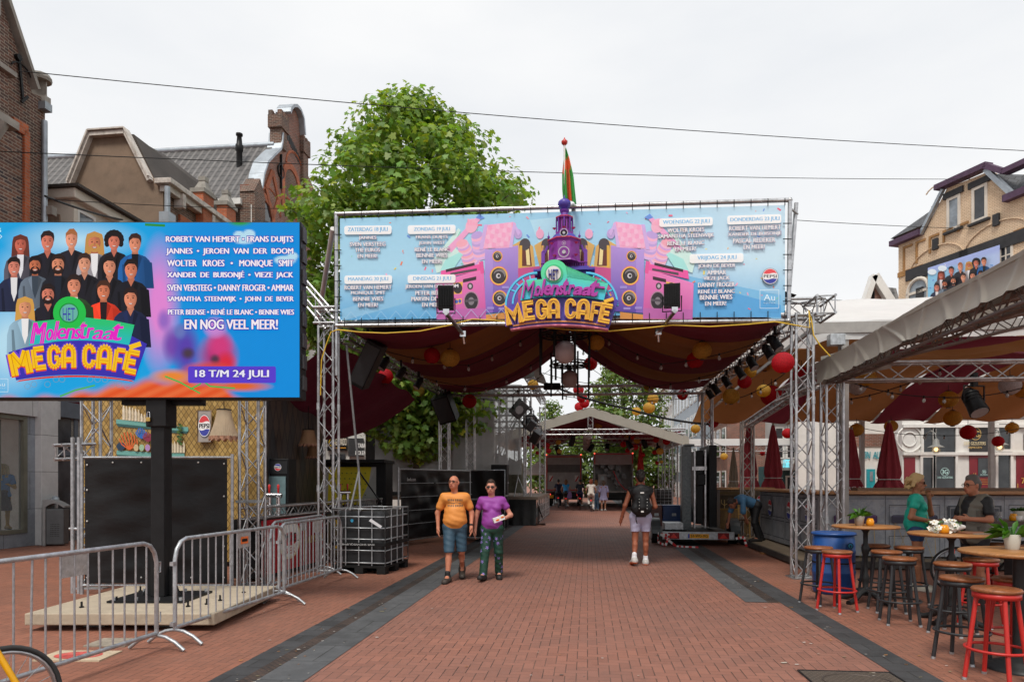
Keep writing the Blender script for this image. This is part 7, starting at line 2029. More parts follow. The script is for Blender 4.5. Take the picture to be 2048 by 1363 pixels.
for i in range(26):
 c=V((r.uniform(-.17,.1),r.uniform(-.1,.08),r.uniform(.0,.15)));nrm=V((r.uniform(-.6,.3),r.uniform(-1,-.2),r.uniform(.2,1))).normalized();a=nrm.orthogonal().normalized();b=nrm.cross(a)
 for k in range(5):
  t0=2*PI*k/5;d=a*math.cos(t0)+b*math.sin(t0);s_=d.cross(nrm)
  m.add([c,c+d*.022-s_*.014+nrm*.006,c+d*.036+nrm*.004,c+d*.022+s_*.014+nrm*.006],[(0,1,2,3)])
 m.ball(c+nrm*.004,.007,6,1)
part('blossom',m,[mat('petal_white',(.8,.8,.74),.6,0,.05),mat('petal_centre',(.7,.45,.05))],t)
for i in range(50):
 c=V((r.uniform(-.15,.2),r.uniform(-.08,.1),r.uniform(0,.12)));d=V((r.uniform(-1,1),r.uniform(-1,1),r.uniform(0,1)))*.05;s_=d.orthogonal().normalized()*.012
 g_.add([c-s_,c+d,c+s_],[(0,1,2)])
part('greenery',g_,POTL,t);part('wrapping',M().lathe([(.02,0),(.05,.1),(.08,.2)],(0,0,0),12),WHITE,t).matrix_local=Matrix.Translation((.24,0,.06))@Matrix.Rotation(-PI/2,4,'Y')
t=thing('menu','brown menu folders lying on the flower table','menu',c2+V((.18,-.12,1.053)),.1)
part('folder',M().box((-.17,-.1,0),(.17,.12,.012)),mat('brown_folder',(.25,.1,.05),.6),t);part('sheet',M().box((-.1,-.14,.0),(.2,-.02,.006)),mat('grey_sheet',(.3,.28,.25),.6),t)
t=thing('water_glass','clear water glass on the dark high table','glass',V((6.78,9.5,1.101)));part('glass',M().lathe([(.03,0),(.036,.005),(.04,.13),(.037,.13),(.033,.012),(0,.01)],(0,0,0),18),clear('drink_glass',(.95,.97,.98),.6),t)
t=thing('coffee_cup','white coffee cup on the dark high table','cup',V((7.02,9.46,1.101)));part('cup',M().lathe([(.025,0),(.04,.02),(.045,.07),(.042,.07),(.036,.02),(0,.015)],(0,0,0),16),WHITE,t);part('handle',M().tube([(.042,0,.055),(.065,0,.05),(.062,0,.025),(.038,0,.02)],.006,6),WHITE,t)
t=thing('blue_barrel','blue plastic barrel standing behind two stools','barrel',G(1667,1184))
BLU=mat('blue_plastic',(.015,.075,.27),.35,0,.16,4)
part('drum',M().lathe([(.26,0),(.28,.015),(.29,.05),(.292,.28),(.3,.3),(.3,.33),(.292,.35),(.292,.58),(.3,.6),(.3,.63),(.292,.65),(.288,.84),(.27,.86)],(0,0,0),36),BLU,t)
part('lid',M().lathe([(.27,.855),(.308,.86),(.308,.89),(.29,.9),(.27,.89),(.2,.893),(0,.893)],(0,0,0),36),BLU,t);part('band',M().lathe([(.3,.45),(.3,.47)],(0,0,0),36),BLACK,t)
art=Art(lambda x,z,tt:(x,-.305-tt,z),.001);art.ell(.1,.72,.045,.045,'0A1A30',16);art.ell(.1,.72,.032,.032,'1E8AB0',14);art.ell(.1,.715,.012,.02,'0A1A30',8);part('emblem',art.m,PRINT,t)
# --- closed parasols
def parasol(u,Y,vt,vb,w_,lab,mt,text=None,group=None,z0=None):
 c=P(u,HZ,Y);c.z=0;s=Y/1365;zt_,zb_=CH+(HZ-vt)*s,CH+(HZ-vb)*s;R=w_*s/2
 t=thing('closed_parasol',lab,'parasol',c,0,group)
 def fn(i,j):
  a=2*PI*i;k=1-j
  r=R*(.12+.88*k**.85)*(1+.16*math.sin(a*8+k*.8))*(1-.22*math.exp(-((k-.78)/.05)**2))*(1+.12*smooth(.82,1,k))
  return(r*math.cos(a),r*math.sin(a),zb_+(zt_-zb_)*j+.06*R*math.sin(a*8)*k*(j<.02))
 part('canopy',M().grid(fn,96,26,True),mt,t)
 part('pole',M().cyl((0,0,0),(0,0,zt_+.06),.03,None,10),mat('parasol_pole',(.25,.2,.15),.5),t)
 part('tie',M().tube([(R*.86*math.cos(k),R*.86*math.sin(k),zb_+(zt_-zb_)*.22)for k in[2*PI*i/24 for i in range(24)]],.012,5,True),WHITE,t)
 part('base',M().box((-.3,-.3,0),(.3,.3,.08)),BLACK,t)
 if text:
  art=Art(lambda x,z,tt:(R*1.16*math.sin(x),-R*1.16*math.cos(x)-tt,z),.002);art.text(text,-.75,.75,zb_+.17,zb_+.07,'F0E8E8',.04);part('lettering',art.m,PRINT,t)
MARP=cloth('maroon_parasol',(.34,.045,.06),.1,.8,.12,3,.4,5,(3,3,.6));BEIP=cloth('beige_parasol',(.3,.26,.2),.1,.8)
parasol(1498,21,846,985,38,'maroon closed parasol just right of the trailer mast',MARP,'GEZUSTERS');parasol(1546,20.5,850,985,42,'maroon closed parasol behind the gate tower',MARP,None)
parasol(1703,18,858,985,40,'maroon closed parasol right of the canopy leg with two round emblems',MARP,'3G 3G');parasol(1778,17,845,990,52,'wide maroon closed parasol with white lettering beside the woman in teal',MARP,'GEZUSTERS')
parasol(1467,24,898,980,22,'small beige closed parasol behind the trailer',BEIP,None)
# --- trailer with folded screen
tr=thing('screen_trailer','low grey trailer carrying an upright mast and a folded screen, yellow number plate','trailer',P(1396,HZ,17.5)-V((0,0,CH)),-RY)
part('bed',M().box((-.9,0,.24),(.9,3.4,.33)),mat('trailer_floor',(.13,.12,.11),.7,0,.25,3),tr,bevel=.01);part('rear_bar',M().box((-.9,-.06,.16),(.9,0,.36)),GALV,tr,bevel=.01)
for sx in(-1,1):
 w0=part('wheel',M().cyl((sx*.92,.75,.28),(sx*1.1,.75,.28),.28,None,24),RUBBER,tr);part('rim',M().cyl((sx*1.1,.75,.28),(sx*1.115,.75,.28),.17,None,16),GALV,w0)
 m=M();m.prism([(.4*math.cos(t),.4*math.sin(t))for t in[PI*i/12 for i in range(13)]]+[(-.35,0),(-.34*math.cos(.3),.34*math.sin(.3))]+[(.34*math.cos(t),.34*math.sin(t))for t in[PI-.3-(PI-.6)*i/10 for i in range(11)]]+[(.35,0)],lambda x,z,t:(sx*(.9+.24*t),.75+x,.28+z),1)
 part('mudguard',m,mat('dark_mudguard',(.06,.07,.075),.4),tr)
 tl=part('tail_light',M().box((sx*.62-.14,-.085,.18),(sx*.62+.14,-.055,.34)),mat('tail_red_dark',(.22,.01,.012),.2),tr)
 part('reflector',M().prism([(-.1,.2),(.1,.2),(0,.32)],lambda x,z,t:(sx*.62+x,-.085-t,z),.008),mat('reflector_red',(.65,.04,.03),.25),tl)
art=Art(lambda x,z,t:(x,-.075-t,z),.001);art.rect(-.26,.2,.26,.31,'F0A818');art.rect(-.26,.2,-.22,.31,'2A48B0');art.text('57-WG-XG',-.19,.23,.225+.07,.225,'181410',.03)
part('number_plate',art.m,PRINT,tr)
part('mast',M().box((-.26,1.0,.3),(-.02,1.4,2.6)).box((-.2,.96,2.6),(.06,1.4,2.66)),mat('spangled_steel',(.12,.135,.14),.4,.6,.35,16),tr,bevel=.01)
part('folded_screen',M().box((.1,.9,.5),(.28,2.6,2.48)).box((.42,.8,.42),(.62,2.4,2.62)),BLACK,tr,bevel=.012)
part('screen_rail',M().box((.30,.8,.4),(.34,.9,2.5)).box((.02,.8,.4),(.06,.9,2.45)).box((-.02,.84,1.95),(.36,.9,2.05)),ALU,tr)
part('control_box',M().box((-.78,.5,.33),(-.3,1.2,.55)),GALV,tr,bevel=.01);part('motor',M().box((.1,.75,1.55),(.32,.9,1.85)),BLACK,tr,bevel=.02)
r=random.Random(8);m=M()
for i in range(9):m.tube([(-.85+.6*r.random(),.1+.8*r.random(),.345+.04*k%.05)for k in range(6)],.01,5)
part('cable_tangle',m,BLACK,tr)
for(x0_,x1_,c,lab)in((-.95,-.62,(.13,.04,.03),'maroon flight case beside the blue one on the trailer front'),(-.6,.05,(.02,.06,.2),'blue flight case with a silver handle on the trailer front')):
 q=tr.matrix_basis@V(((x0_+x1_)/2,2.9,.33));t=thing('flight_case',lab,'flight case',q,-RY);w_=(x1_-x0_)/2
 part('box',M().box((-w_,-.25,0),(w_,.25,.62)),mat('case_%d'%int(c[2]*100),c,.4),t,bevel=.015);part('handle',M().box((-.06,-.27,.3),(.06,-.25,.38)),GALV,t)
RW=vcol('hazard_tape',.5)
def tape(pts,lab):
 m=M()
 for i in range(len(pts)-1):
  for k in range(4):
   a,b=V(pts[i]).lerp(V(pts[i+1]),k/4),V(pts[i]).lerp(V(pts[i+1]),(k+1)/4);m.col=(.6,.03,.03)if k%2 else(.75,.75,.74);m.bar(a,b,.008,.06)
 tag(part('hazard_tape',m,RW),lab,'tape')
q=tr.matrix_basis;tape([q@V(p)for p in((-1.0,-.02,.34),(-1.02,-.08,.1),(-.85,-.3,.03),(-.75,-.25,.28),(-.95,-.1,.3),(-.6,-.5,.02),(-.4,-.6,.02),(-.1,-.7,.02))],'red and white tape tangled on the trailer left wheel')
tape([q@V(p)for p in((.92,-.1,.2),(1.1,-.2,.25),(1.15,-.25,-.0+.02))],'short red and white tape end hanging at the trailer right wheel')
TK2=dup(TK,G(1327,1014)*1.0,-RY,'caged tank far off beside the far canopy leg')
for c in list(TK2.children):
 if c.name.startswith('sticker'):bpy.data.objects.remove(c)
# --- cafe fronts behind the tent
YF=27.0
cf=thing('cafe_building','white cafe front with tall dark windows, gilt sign and maroon doors behind the bar','building',(17,YF,0))
p=lambda u,v:(lambda q:(q.x,q.z))(P(u,v,YF))
zz5=lambda x,y:p(1640+x/4.544,680+y/4.544)
xL=zz5(745,800)[0]
part('wall',M().box((xL,YF,.1),(26,YF+.5,6.2)),WHITE,cf,True)
def panel(x0,y0,x1,y1,mt,name,dep=.03,fr=None):
 a,b=zz5(x0,y0),zz5(x1,y1)
 o=part(name,M().box((a[0],YF-dep,b[1]),(b[0],YF+.01,a[1])),mt,cf,True)
 return o
CG=glass_dark('cafe_glass',(.018,.02,.022),.05);DRED=mat('maroon_door',(.2,.012,.022),.35,0,.1,3)
for(x0,y0,x1,y1)in((932,785,1020,1020),(1040,785,1222,1020),(925,1065,1015,1500),(1042,1055,1220,1500),(1612,760,1722,990),(1606,1040,1720,1500)):
 a,b=zz5(x0,y0),zz5(x1,y1)
 wd=part('window',M().box((a[0]-.1,YF-.09,max(.6,b[1])-.1),(a[0],YF+.01,a[1]+.1)).box((b[0],YF-.09,max(.6,b[1])-.1),(b[0]+.1,YF+.01,a[1]+.1)).box((a[0],YF-.09,a[1]),(b[0],YF+.01,a[1]+.1)).box((a[0],YF-.09,max(.6,b[1])-.1),(b[0],YF+.01,max(.6,b[1]))),WHITE,cf,True)
 part('pane',M().box((a[0],YF-.03,max(.6,b[1])),(b[0],YF-.01,a[1])),CG,wd,True)
panel(1355,760,1570,1018,mat('charcoal_sign',(.035,.036,.04),.5),'sign_board');panel(1355,1045,1530,1500,DRED,'door');panel(1430,1070,1525,1240,CG,'door_glass',.05);panel(1535,1045,1570,1500,CG,'side_glass');panel(1780,1035,1900,1500,DRED,'door');panel(762,1060,862,1500,DRED,'door')
art=Art(lambda x,y,t:(lambda q:(q[0],YF-.06-t,q[1]))(zz5(x,y)),.001)
art.line([(1405+48*math.cos(t),850+55*math.sin(t))for t in[2*PI*i/24 for i in range(25)]],6,'C8A868');art.text('3G',1375,1438,825,880,'C8A868',.05);art.text('DRIE GEZUSTERS',1300,1495,922,952,'D8C8A0',.02);art.text('NIJMEGEN',1335,1460,965,988,'C8A868',.02)
for cx in(1125,1480):
 s_=1 if cx==1125 else.5;cy=1195
 art.line([(cx+38*s_*math.cos(t),cy+36*s_*math.sin(t))for t in[2*PI*i/20 for i in range(21)]],4*s_,'B8DCD8');art.text('3G',cx-26*s_,cx+26*s_,cy-20*s_,cy+20*s_,'B8DCD8',.05);art.text('DRIE GEZUSTERS',cx-70*s_,cx+70*s_,cy+42*s_,cy+60*s_,'B8DCD8',.03)
for y in(1265,1285,1305):art.line([(1440,y),(1528,y)],4,'B89040')
for x in(1385,1402):art.line([(x,1205),(x,1245)],5,'C8A050')
art.line([(1790+38+50*math.cos(t),1275+55*math.sin(t))for t in[2*PI*i/20 for i in range(21)]],6,'8A2030');art.text('7',1818,1850,1250,1300,'C8A050',.04);art.line([(1783,1300),(1783,1345)],6,'C8A050')
part('lettering',art.m,PRINT,cf,True)
m=M()
for y in(780,1030):a=zz5(745,y);m.box((xL,YF-.12,a[1]-.06),(26,YF+.01,a[1]+.06))
a=zz5(810,900);m.tube([(a[0]+.5*math.cos(t),YF-.02,a[1]+.5*math.sin(t))for t in[2*PI*i/20 for i in range(20)]],.04,5,True);m.tube([(a[0]+.28*math.cos(t),YF-.02,a[1]+.28*math.sin(t))for t in[2*PI*i/20 for i in range(20)]],.03,5,True)
part('moulding',m,WHITE,cf,True)
BULBON=emis('lit_bulb',(1,.62,.25),4.0)
for(x,y,lab)in((955,985,'grey cafe wall lamp left of the dark windows with a lit bulb'),(1520,965,'grey cafe wall lamp over the maroon cafe door'),(1850,950,'grey cafe wall lamp at the right edge')):
 a=zz5(x,y);t=thing('wall_lamp',lab,'wall lamp',(a[0],YF-.7,a[1]));G2=mat('lamp_enamel',(.2,.2,.19),.5)
 part('shade',M().lathe([(.3,.02),(.12,.12),(.1,.3),(.04,.36)],(0,0,0),16),G2,t);part('bulb',M().ball((0,0,-.06),.07,10),BULBON,t);part('globe',M().ball((0,0,-.08),.15,12),clear('lamp_globe',(.95,.95,.9),.7),t)
 part('bracket',M().tube([(0,0,.36),(0,.05,.55),(0,.3,.68),(0,.6,.6),(0,.7,.3),(0,.7,-.2)],.025,6),G2,t)
TEAL=mat('teal_paint',(.02,.3,.36),.5);PALE=mat('pale_plaster',(.5,.51,.5),.7,0,.08,1.5);GREENP=mat('pale_green_plaster',(.36,.42,.3),.7);BLUEG=mat('blue_grey_cladding',(.3,.36,.42),.5,0,.1,1);
hb=thing('teal_shop','brick fronted shop with white plaster and teal doors left of the cafe','building',(15,33,0))
pt=lambda x,y:(lambda q:(q.x,q.z))(P(1640+x/4.544,680+y/4.544,33))
a,b=pt(180,700),pt(760,1400)
part('wall',M().box((a[0]-2,33,.1),(b[0]+1,33.4,7)),WHITE,hb,True);e0,e1=pt(240,850),pt(590,965);part('brick_band',M().box((e0[0],32.95,e1[1]),(e1[0]+1,33,e0[1])),BRK_RED,hb,True)
for(x0,x1)in((420,492),(545,590)):
 e0,e1=pt(x0,1170),pt(x1,1335);d_=part('door',M().box((e0[0],32.9,.1),(e1[0],33,e0[1])),TEAL,hb,True);part('pane',M().box((e0[0]+.12,32.88,e1[1]+.3),(e1[0]-.12,32.9,e0[1]-.12)),GLASS2,d_,True)
art=Art(lambda x,y,t:(lambda q:(q[0],32.93-t,q[1]))(pt(x,y)),.001);art.text('ZIN  AUM',372,578,1012,1075,'1E90A0',.06,None,0,0,.2)
part('lettering',art.m,PRINT,hb,True)
def front(u0,u1,vt,Y,mt,lab,rows=2,cols=2,wm=GLASS,dark=None,kind=1):
 a,b=P(u0,vt,Y),P(u1,vt,Y)
 t=thing('house_front',lab,'building',((a.x+b.x)/2,Y,0))
 part('wall',M().box((a.x,Y,.1),(b.x,Y+4,a.z)),mt,t,True);part('cornice',M().box((a.x-.1,Y-.3,a.z-.3),(b.x+.1,Y,a.z+.1)),WHITE,t,True)
 W_=(b.x-a.x)
 for i in range(cols):
  for j in range(rows):
   x0=a.x+W_*(i+.22)/cols;x1=a.x+W_*(i+.78)/cols;z1_=a.z-.7-j*2.9
   w_=part('window',M().box((x0-.1,Y-.06,z1_-2.0),(x1+.1,Y,z1_+.1)),WHITE,t,True);part('pane',M().box((x0,Y-.075,z1_-1.9),(x1,Y-.06,z1_)),wm,w_,True)
 return t
front(1423,1466,828,52,BLUEG,'pale blue grey house front behind the trailer',3,3,GLASS2);front(1466,1507,830,50,BRK_RED,'narrow red brick house front with white windows beside the maroon parasol',3,2)
front(1507,1546,832,48,GREENP,'pale green house front between two maroon parasols',3,2);front(1546,1640,835,45,PALE,'pale plaster house front behind the gate tower',3,4)
t=front(1566,1640,930,40,mat('dark_teal_front',(.03,.1,.11),.6),'low dark teal bar front with a blue neon name',1,2)
art=Art(lambda u,v,tt:tuple(P(u,v,39.6-tt)),.002);art.text('LYSBET',1566,1582,918,934,'7AE0F0',.02,None,0,0,.2);part('neon_name',art.m,vcol('neon',.5,emit=1.2),t,True)
def sideblock(l,d0,d1,z,mt,lab,nw,nf,wm=GLASS):
 t=thing('street_block',lab,'building',RD(l,(d0+d1)/2,0),-RY)
 part('wall',sb(l,l+8,d0,d1,.1,z),mt,t,True);part('cornice',sb(l-.3,l,d0,d1,z-.5,z),WHITE if mt is not BLUEG else ZINC,t,True)
 for i in range(nw):
  for j in range(nf):
   a=d0+(d1-d0)*(i+.2)/nw;b=d0+(d1-d0)*(i+.8)/nw;z1_=z-1.2-j*3
   w_=part('window',sb(l-.06,l,a,b,z1_-2.0,z1_),WHITE,t,True);part('pane',sb(l-.09,l-.06,a+.1,b-.1,z1_-1.9,z1_-.1),wm,w_,True)
sideblock(9.4,60,76,11.8,BLUEG,'grey blue modern block with rows of windows above the far canopy',7,4,GLASS2);sideblock(9.5,48,60,9.6,BRK_RED,'red brick block with white window frames right of the far canopy',6,3);sideblock(9.2,76,90,13.2,PALE,'pale block farthest down the right side of the street',6,4)
t=thing('shop_building','white shop with black yellow-lettered fascia seen under the plane tree','building',RD(-11,33,0),0)
a,b=P(640,870,33),P(740,1000,33)
part('wall',M().box((a.x-3,33,.1),(b.x+6,36,8)),WHITE,t,True);part('brick_band',M().box((a.x-3,32.95,4.2),(b.x+6,33,6.4)),BRK_RED,t,True)
sg_=P(655,866,32.9),P(694,901,32.9);part('fascia',M().box((sg_[0].x,32.85,sg_[1].z),(sg_[1].x,32.95,sg_[0].z)),BLACK,t,True);f2_=P(697,876,32.9),P(727,912,32.9);part('fascia',M().box((f2_[0].x,32.85,f2_[1].z),(f2_[1].x,32.95,f2_[0].z)),mat('charcoal_sign',(.035,.036,.04)),t,True)
art=Art(lambda u,v,tt:tuple(P(u,v,32.83-tt)),.002)
art.line([(664+6*math.cos(k),884+7*math.sin(k))for k in[2*PI*i/16 for i in range(14)]],1.6,'E8C020');art.text('GRWADO',671,693,876,890,'E8E0D0',.05);art.line([(668,895),(692,895)],1.6,'E8A020');art.text('TABAC',716,734,886,895,'F0F0F0',.04);art.text('MOLEN',711,732,901,909,'F0F0F0',.04)
part('lettering',art.m,PRINT,t,True);part('shop_window',M().box((P(660,905,32.9).x,32.9,.2),(P(690,905,32.9).x,33.01,P(660,908,32.9).z)),GLASS,t,True)
hb_=thing('artist_banner','wide printed banner of festival artists hanging on the yellow brick house','banner',YH.location,YH.rotation_euler.z)
art=Art(lambda u,v,tt:(lambda q:(q[0],-.16-tt,q[1]))(loc2(hb_,u,v,-.16)),.0008)
z4=lambda x,y:(1620+x/3.407,300+y/3.407)
tl_,tr_,br_,bl_=z4(803,803),z4(1293,645),z4(1293,1010),z4(803,1130)
art.m.grid(lambda a,b:art.fn(tl_[0]+(tr_[0]-tl_[0])*a,(tl_[1]+(tr_[1]-tl_[1])*a)+((bl_[1]+(br_[1]-bl_[1])*a)-(tl_[1]+(tr_[1]-tl_[1])*a))*b,0),20,12,False,None,lambda a,b:lerp(C('8CCBEC'),C('B8C8F0'),a)if b>.12 else C('A8B8EC'))
for i in range(30):
 a,b=rnd.uniform(.02,.98),rnd.uniform(.05,.9);u=tl_[0]+(tr_[0]-tl_[0])*a;v=tl_[1]+(tr_[1]-tl_[1])*a+90*b
 art.ell(u,v,2.5,.7,rnd.choice(['6A78D8','E0A0D8','4A9AD8','F0F0F8','8A4AB0']),6,rot=rnd.uniform(-1,1))
for(x,y)in((835,830),(905,805)):art.ell(*z4(x,y),9,6,'E8F4FC',12)
for fc in FACES[:12]:
 f=list(fc);sx,sy,sc_=490/2.1/3.407/100,1,.52
 k=(f[0]-28)/242;u=z4(880+k*320,0)[0];v=z4(0,850-k*95+(f[1]-484)*1.72)[1]
 portrait(art,u,v,14.5,*f[3:])
part('printed_sheet',art.m,vcol('artist_print',.55),hb_)
def wire(pts,lab,r_=.012):tag(part('overhead_wire',M().tube(pts,r_,5),BLACK),lab,'wire')
def sagw(p,q,s_,n=14):return[p.lerp(q,i/n)-V((0,0,s_*4*(i/n)*(1-i/n)))for i in range(n+1)]
wire(sagw(P(38,142,15.5),P(2300,312,22),.25),'highest overhead wire running from the brick gable across the street',.011)
wire(sagw(P(-20,302,16),P(1985,358,31),.2),'second overhead wire crossing in front of the plane tree top',.012)
wire(sagw(P(90,392,17),P(380,445,26),.3),'thick cable bundle sloping down past the cream house',.03);wire(sagw(P(92,398,17.2),P(700,416,24),.1),'thin wire crossing just above the video screen',.01)
wire(sagw(P(1590,440,24),P(1990,458,31),.05),'thin wire between the banner frame and the yellow house',.012);wire(sagw(P(1600,596,24),P(1840,603,36),.05),'thin wire low over the white tent',.012)
for k,(a,b,s_)in enumerate(((P(1105,712,30),P(1400,722,30),.4),(P(1085,745,27),P(1420,765,27),.5),(P(1090,765,24),P(1420,848,24),.3),(P(1075,780,25),P(1400,790,25),.4))):
 strand('festoon strand %s over the street behind the gate'%('highest and farthest','second','thick sloping','lowest')[k],[a,a.lerp(b,.5)-V((0,0,s_*.6)),b],s_*.3,9,.012 if k!=2 else.04)
for k,(a,b,s_)in enumerate(((P(1690,760,13.2),P(2046,775,13.2),.25),(P(1685,800,15),P(1900,730,14),.1),(P(1690,848,22),P(2046,855,22),.3),(P(1400,870,22),P(1600,900,20),.3),(P(1440,800,17),P(1600,720,14),.2))):
 strand('festoon strand %s'%('under the beige canopy beam','sloping up from the canopy leg','along the back eave of the white tent','in front of the maroon parasols by the trailer','sloping through the orange drape by the gate tower')[k],[a,a.lerp(b,.5)-V((0,0,s_)),b],s_*.3,6,.01)
# --- soft bodies: blended round limbs turned into one skin
def blob(prims,vox,cuts=(),fold=0.0,seed=0):
 """prims: (a, b, ra, rb, colour index[, squash xyz[, blend]]) -> verts, quads, colour index per vertex"""
 A=np.array([p[0]for p in prims]+[p[1]for p in prims],float);R=max(max(p[2],p[3])for p in prims)
 lo=A.min(0)-R*1.25-.04;hi=A.max(0)+R*1.25+.04
 n=np.ceil((hi-lo)/vox).astype(int)+1
 ax=[lo[i]+vox*np.arange(n[i])for i in range(3)]
 D=np.full(n,9.0,np.float32);Mi=np.zeros(n,np.int16)
 for p in prims:
  a,b,ra,rb,ci=np.array(p[0],float),np.array(p[1],float),p[2],p[3],p[4]
  s=np.array(p[5]if len(p)>5 and p[5]else(1,1,1),float);k=p[6]if len(p)>6 else.03
  m=max(ra,rb)*s.max()+.07
  i0=np.maximum(0,((np.minimum(a,b)-m-lo)/vox).astype(int));i1=np.minimum(n,((np.maximum(a,b)+m-lo)/vox).astype(int)+2)
  sl=tuple(slice(x,y)for x,y in zip(i0,i1))
  X,Y,Z=np.meshgrid(*[ax[i][sl[i]]for i in range(3)],indexing='ij')
  q=[(X-a[0])/s[0],(Y-a[1])/s[1],(Z-a[2])/s[2]];ba=(b-a)/s;L2=max(1e-9,(ba**2).sum())
  t=np.clip((q[0]*ba[0]+q[1]*ba[1]+q[2]*ba[2])/L2,0,1)
  d=(np.sqrt(sum((q[i]-t*ba[i])**2 for i in range(3)))-(ra+(rb-ra)*t))*s.min()
  o=D[sl];h=np.maximum(k-np.abs(o-d),0)/k
  Mi[sl]=np.where(d<o,ci,Mi[sl]);D[sl]=np.minimum(o,d)-h*h*k/4
 X,Y,Z=np.meshgrid(*ax,indexing='ij')
 if fold:D+=fold*(np.sin(X*31+Z*23+seed)*np.sin(Y*27-Z*37+seed*2)+.6*np.sin(Z*71+X*19))
 for pt,nr in cuts:D=np.maximum(D,(X-pt[0])*nr[0]+(Y-pt[1])*nr[1]+(Z-pt[2])*nr[2])
 C8=[(i,j,k)for i in(0,1)for j in(0,1)for k in(0,1)]
 cv=[D[i:n[0]-1+i,j:n[1]-1+j,k:n[2]-1+k]for i,j,k in C8]
 ins=sum((c<0).astype(np.int8)for c in cv);act=(ins>0)&(ins<8)
 idx=np.full(act.shape,-1,np.int64);w_=np.argwhere(act);idx[act]=np.arange(len(w_))
 vals=np.stack([c[act]for c in cv],1);acc=np.zeros((len(w_),3));cnt=np.zeros(len(w_));CA=np.array(C8,float)
 for e in range(8):
  for f in range(e+1,8):
   if sum(abs(x-y)for x,y in zip(C8[e],C8[f]))!=1:continue
   x=(vals[:,e]<0)!=(vals[:,f]<0);t=vals[x,e]/(vals[x,e]-vals[x,f])
   acc[x]+=CA[e]+t[:,None]*(CA[f]-CA[e]);cnt[x]+=1
 v=lo+vox*(w_+acc/cnt[:,None])
 near=np.minimum(np.round((v-lo)/vox).astype(int),n-1);mi=Mi[near[:,0],near[:,1],near[:,2]]
 fs=[]
 for a in range(3):
  b,c=(a+1)%3,(a+2)%3
  s0=[slice(1,n[i]-1)for i in range(3)];s1=list(s0);s1[a]=slice(2,n[a])
  d0,d1=D[tuple(s0)]<0,D[tuple(s1)]<0
  for flip in(0,1):
   g=np.argwhere((d0&~d1)if flip==0 else(~d0&d1))+1
   if not len(g):continue
   def at(db,dc):h=g.copy();h[:,b]-=db;h[:,c]-=dc;return idx[h[:,0],h[:,1],h[:,2]]
   q=np.stack([at(1,1),at(0,1),at(0,0),at(1,0)],1)
   fs.append(q if flip==0 else q[:,::-1])
 return v,np.concatenate(fs),mi
SKINM=vcol('skin_and_cloth',.62,0,.08,14,bump=.15)
def soft_part(name,prims,pal,parent,vox=.01,cuts=(),fold=0.0,colf=None,mt=None):
 v,f,mi=blob(prims,vox,cuts,fold,len(prims))
 f=f[(f>=0).all(1)]
 me=bpy.data.meshes.new(name);me.from_pydata(v.tolist(),[],f.tolist())
 me.polygons.foreach_set('use_smooth',[True]*len(me.polygons))
 pc=np.array([lin(c)for c in pal])[mi]
 if colf is not None:pc=np.array([colf(p,c)for p,c in zip(v,pc)])
 at=me.color_attributes.new('Col','FLOAT_COLOR','POINT');at.data.foreach_set('color',np.concatenate([pc,np.ones((len(v),1))],1).astype(np.float32).ravel())
 me.materials.append(mt or SKINM);me.update()
 o=bpy.data.objects.new(name,me);col.objects.link(o);o.parent=parent
 return o
def mixp(a,b,t):return tuple(x+(y-x)*t for x,y in zip(a,b))
DEF=dict(pel=(0,0,.95),ch=(0,.01,1.3),nk=(0,.015,1.46),hd=(0,-.01,1.62),hipL=(.09,0,.9),hipR=(-.09,0,.9),knL=(.1,-.02,.49),knR=(-.1,-.02,.49),anL=(.1,.03,.09),anR=(-.1,.03,.09),toL=(.12,-.15,.03),toR=(-.12,-.15,.03),shL=(.185,.01,1.4),shR=(-.185,.01,1.4),elL=(.25,.04,1.12),elR=(-.25,.04,1.12),wrL=(.26,-.04,.88),wrR=(-.26,-.04,.88))
def hand(w,el,side,s,hd=None,curl=.5):
 """palm, four fingers of different length and a thumb from the side of the palm"""
 w=V(w);d=(V(hd)if hd else w-V(el)).normalized();t=V((0,-1,0))-d*(-d.y);t=t.normalized()if t.length>.3 else V((0,0,1));nrm=d.cross(t)*side
 if nrm.x*side>0 and abs(nrm.x)>.3:nrm=-nrm
 pr=[(w,w+d*.075*s,.026*s,.03*s,0,None,.02)]
 for j,ln in enumerate((.9,1.0,.95,.75)):
  b=w+d*.085*s+t*(.027-.018*j)*s;m=b+(d+nrm*curl*.4).normalized()*.042*ln*s;e=m+(d+nrm*curl*1.3).normalized()*.036*ln*s
  pr+=[(b-d*.03*s,m,.0105*s,.0095*s,0,None,.004),(m,e,.0095*s,.0075*s,0,None,.004)]
 b=w+d*.02*s+t*.024*s;m=b+(t*.75+d*.6+nrm*.3).normalized()*.04*s;e=m+(d+nrm*.4+t*.2).normalized()*.03*s
 return pr+[(b,m,.014*s,.012*s,0,None,.006),(m,e,.012*s,.009*s,0,None,.004)]
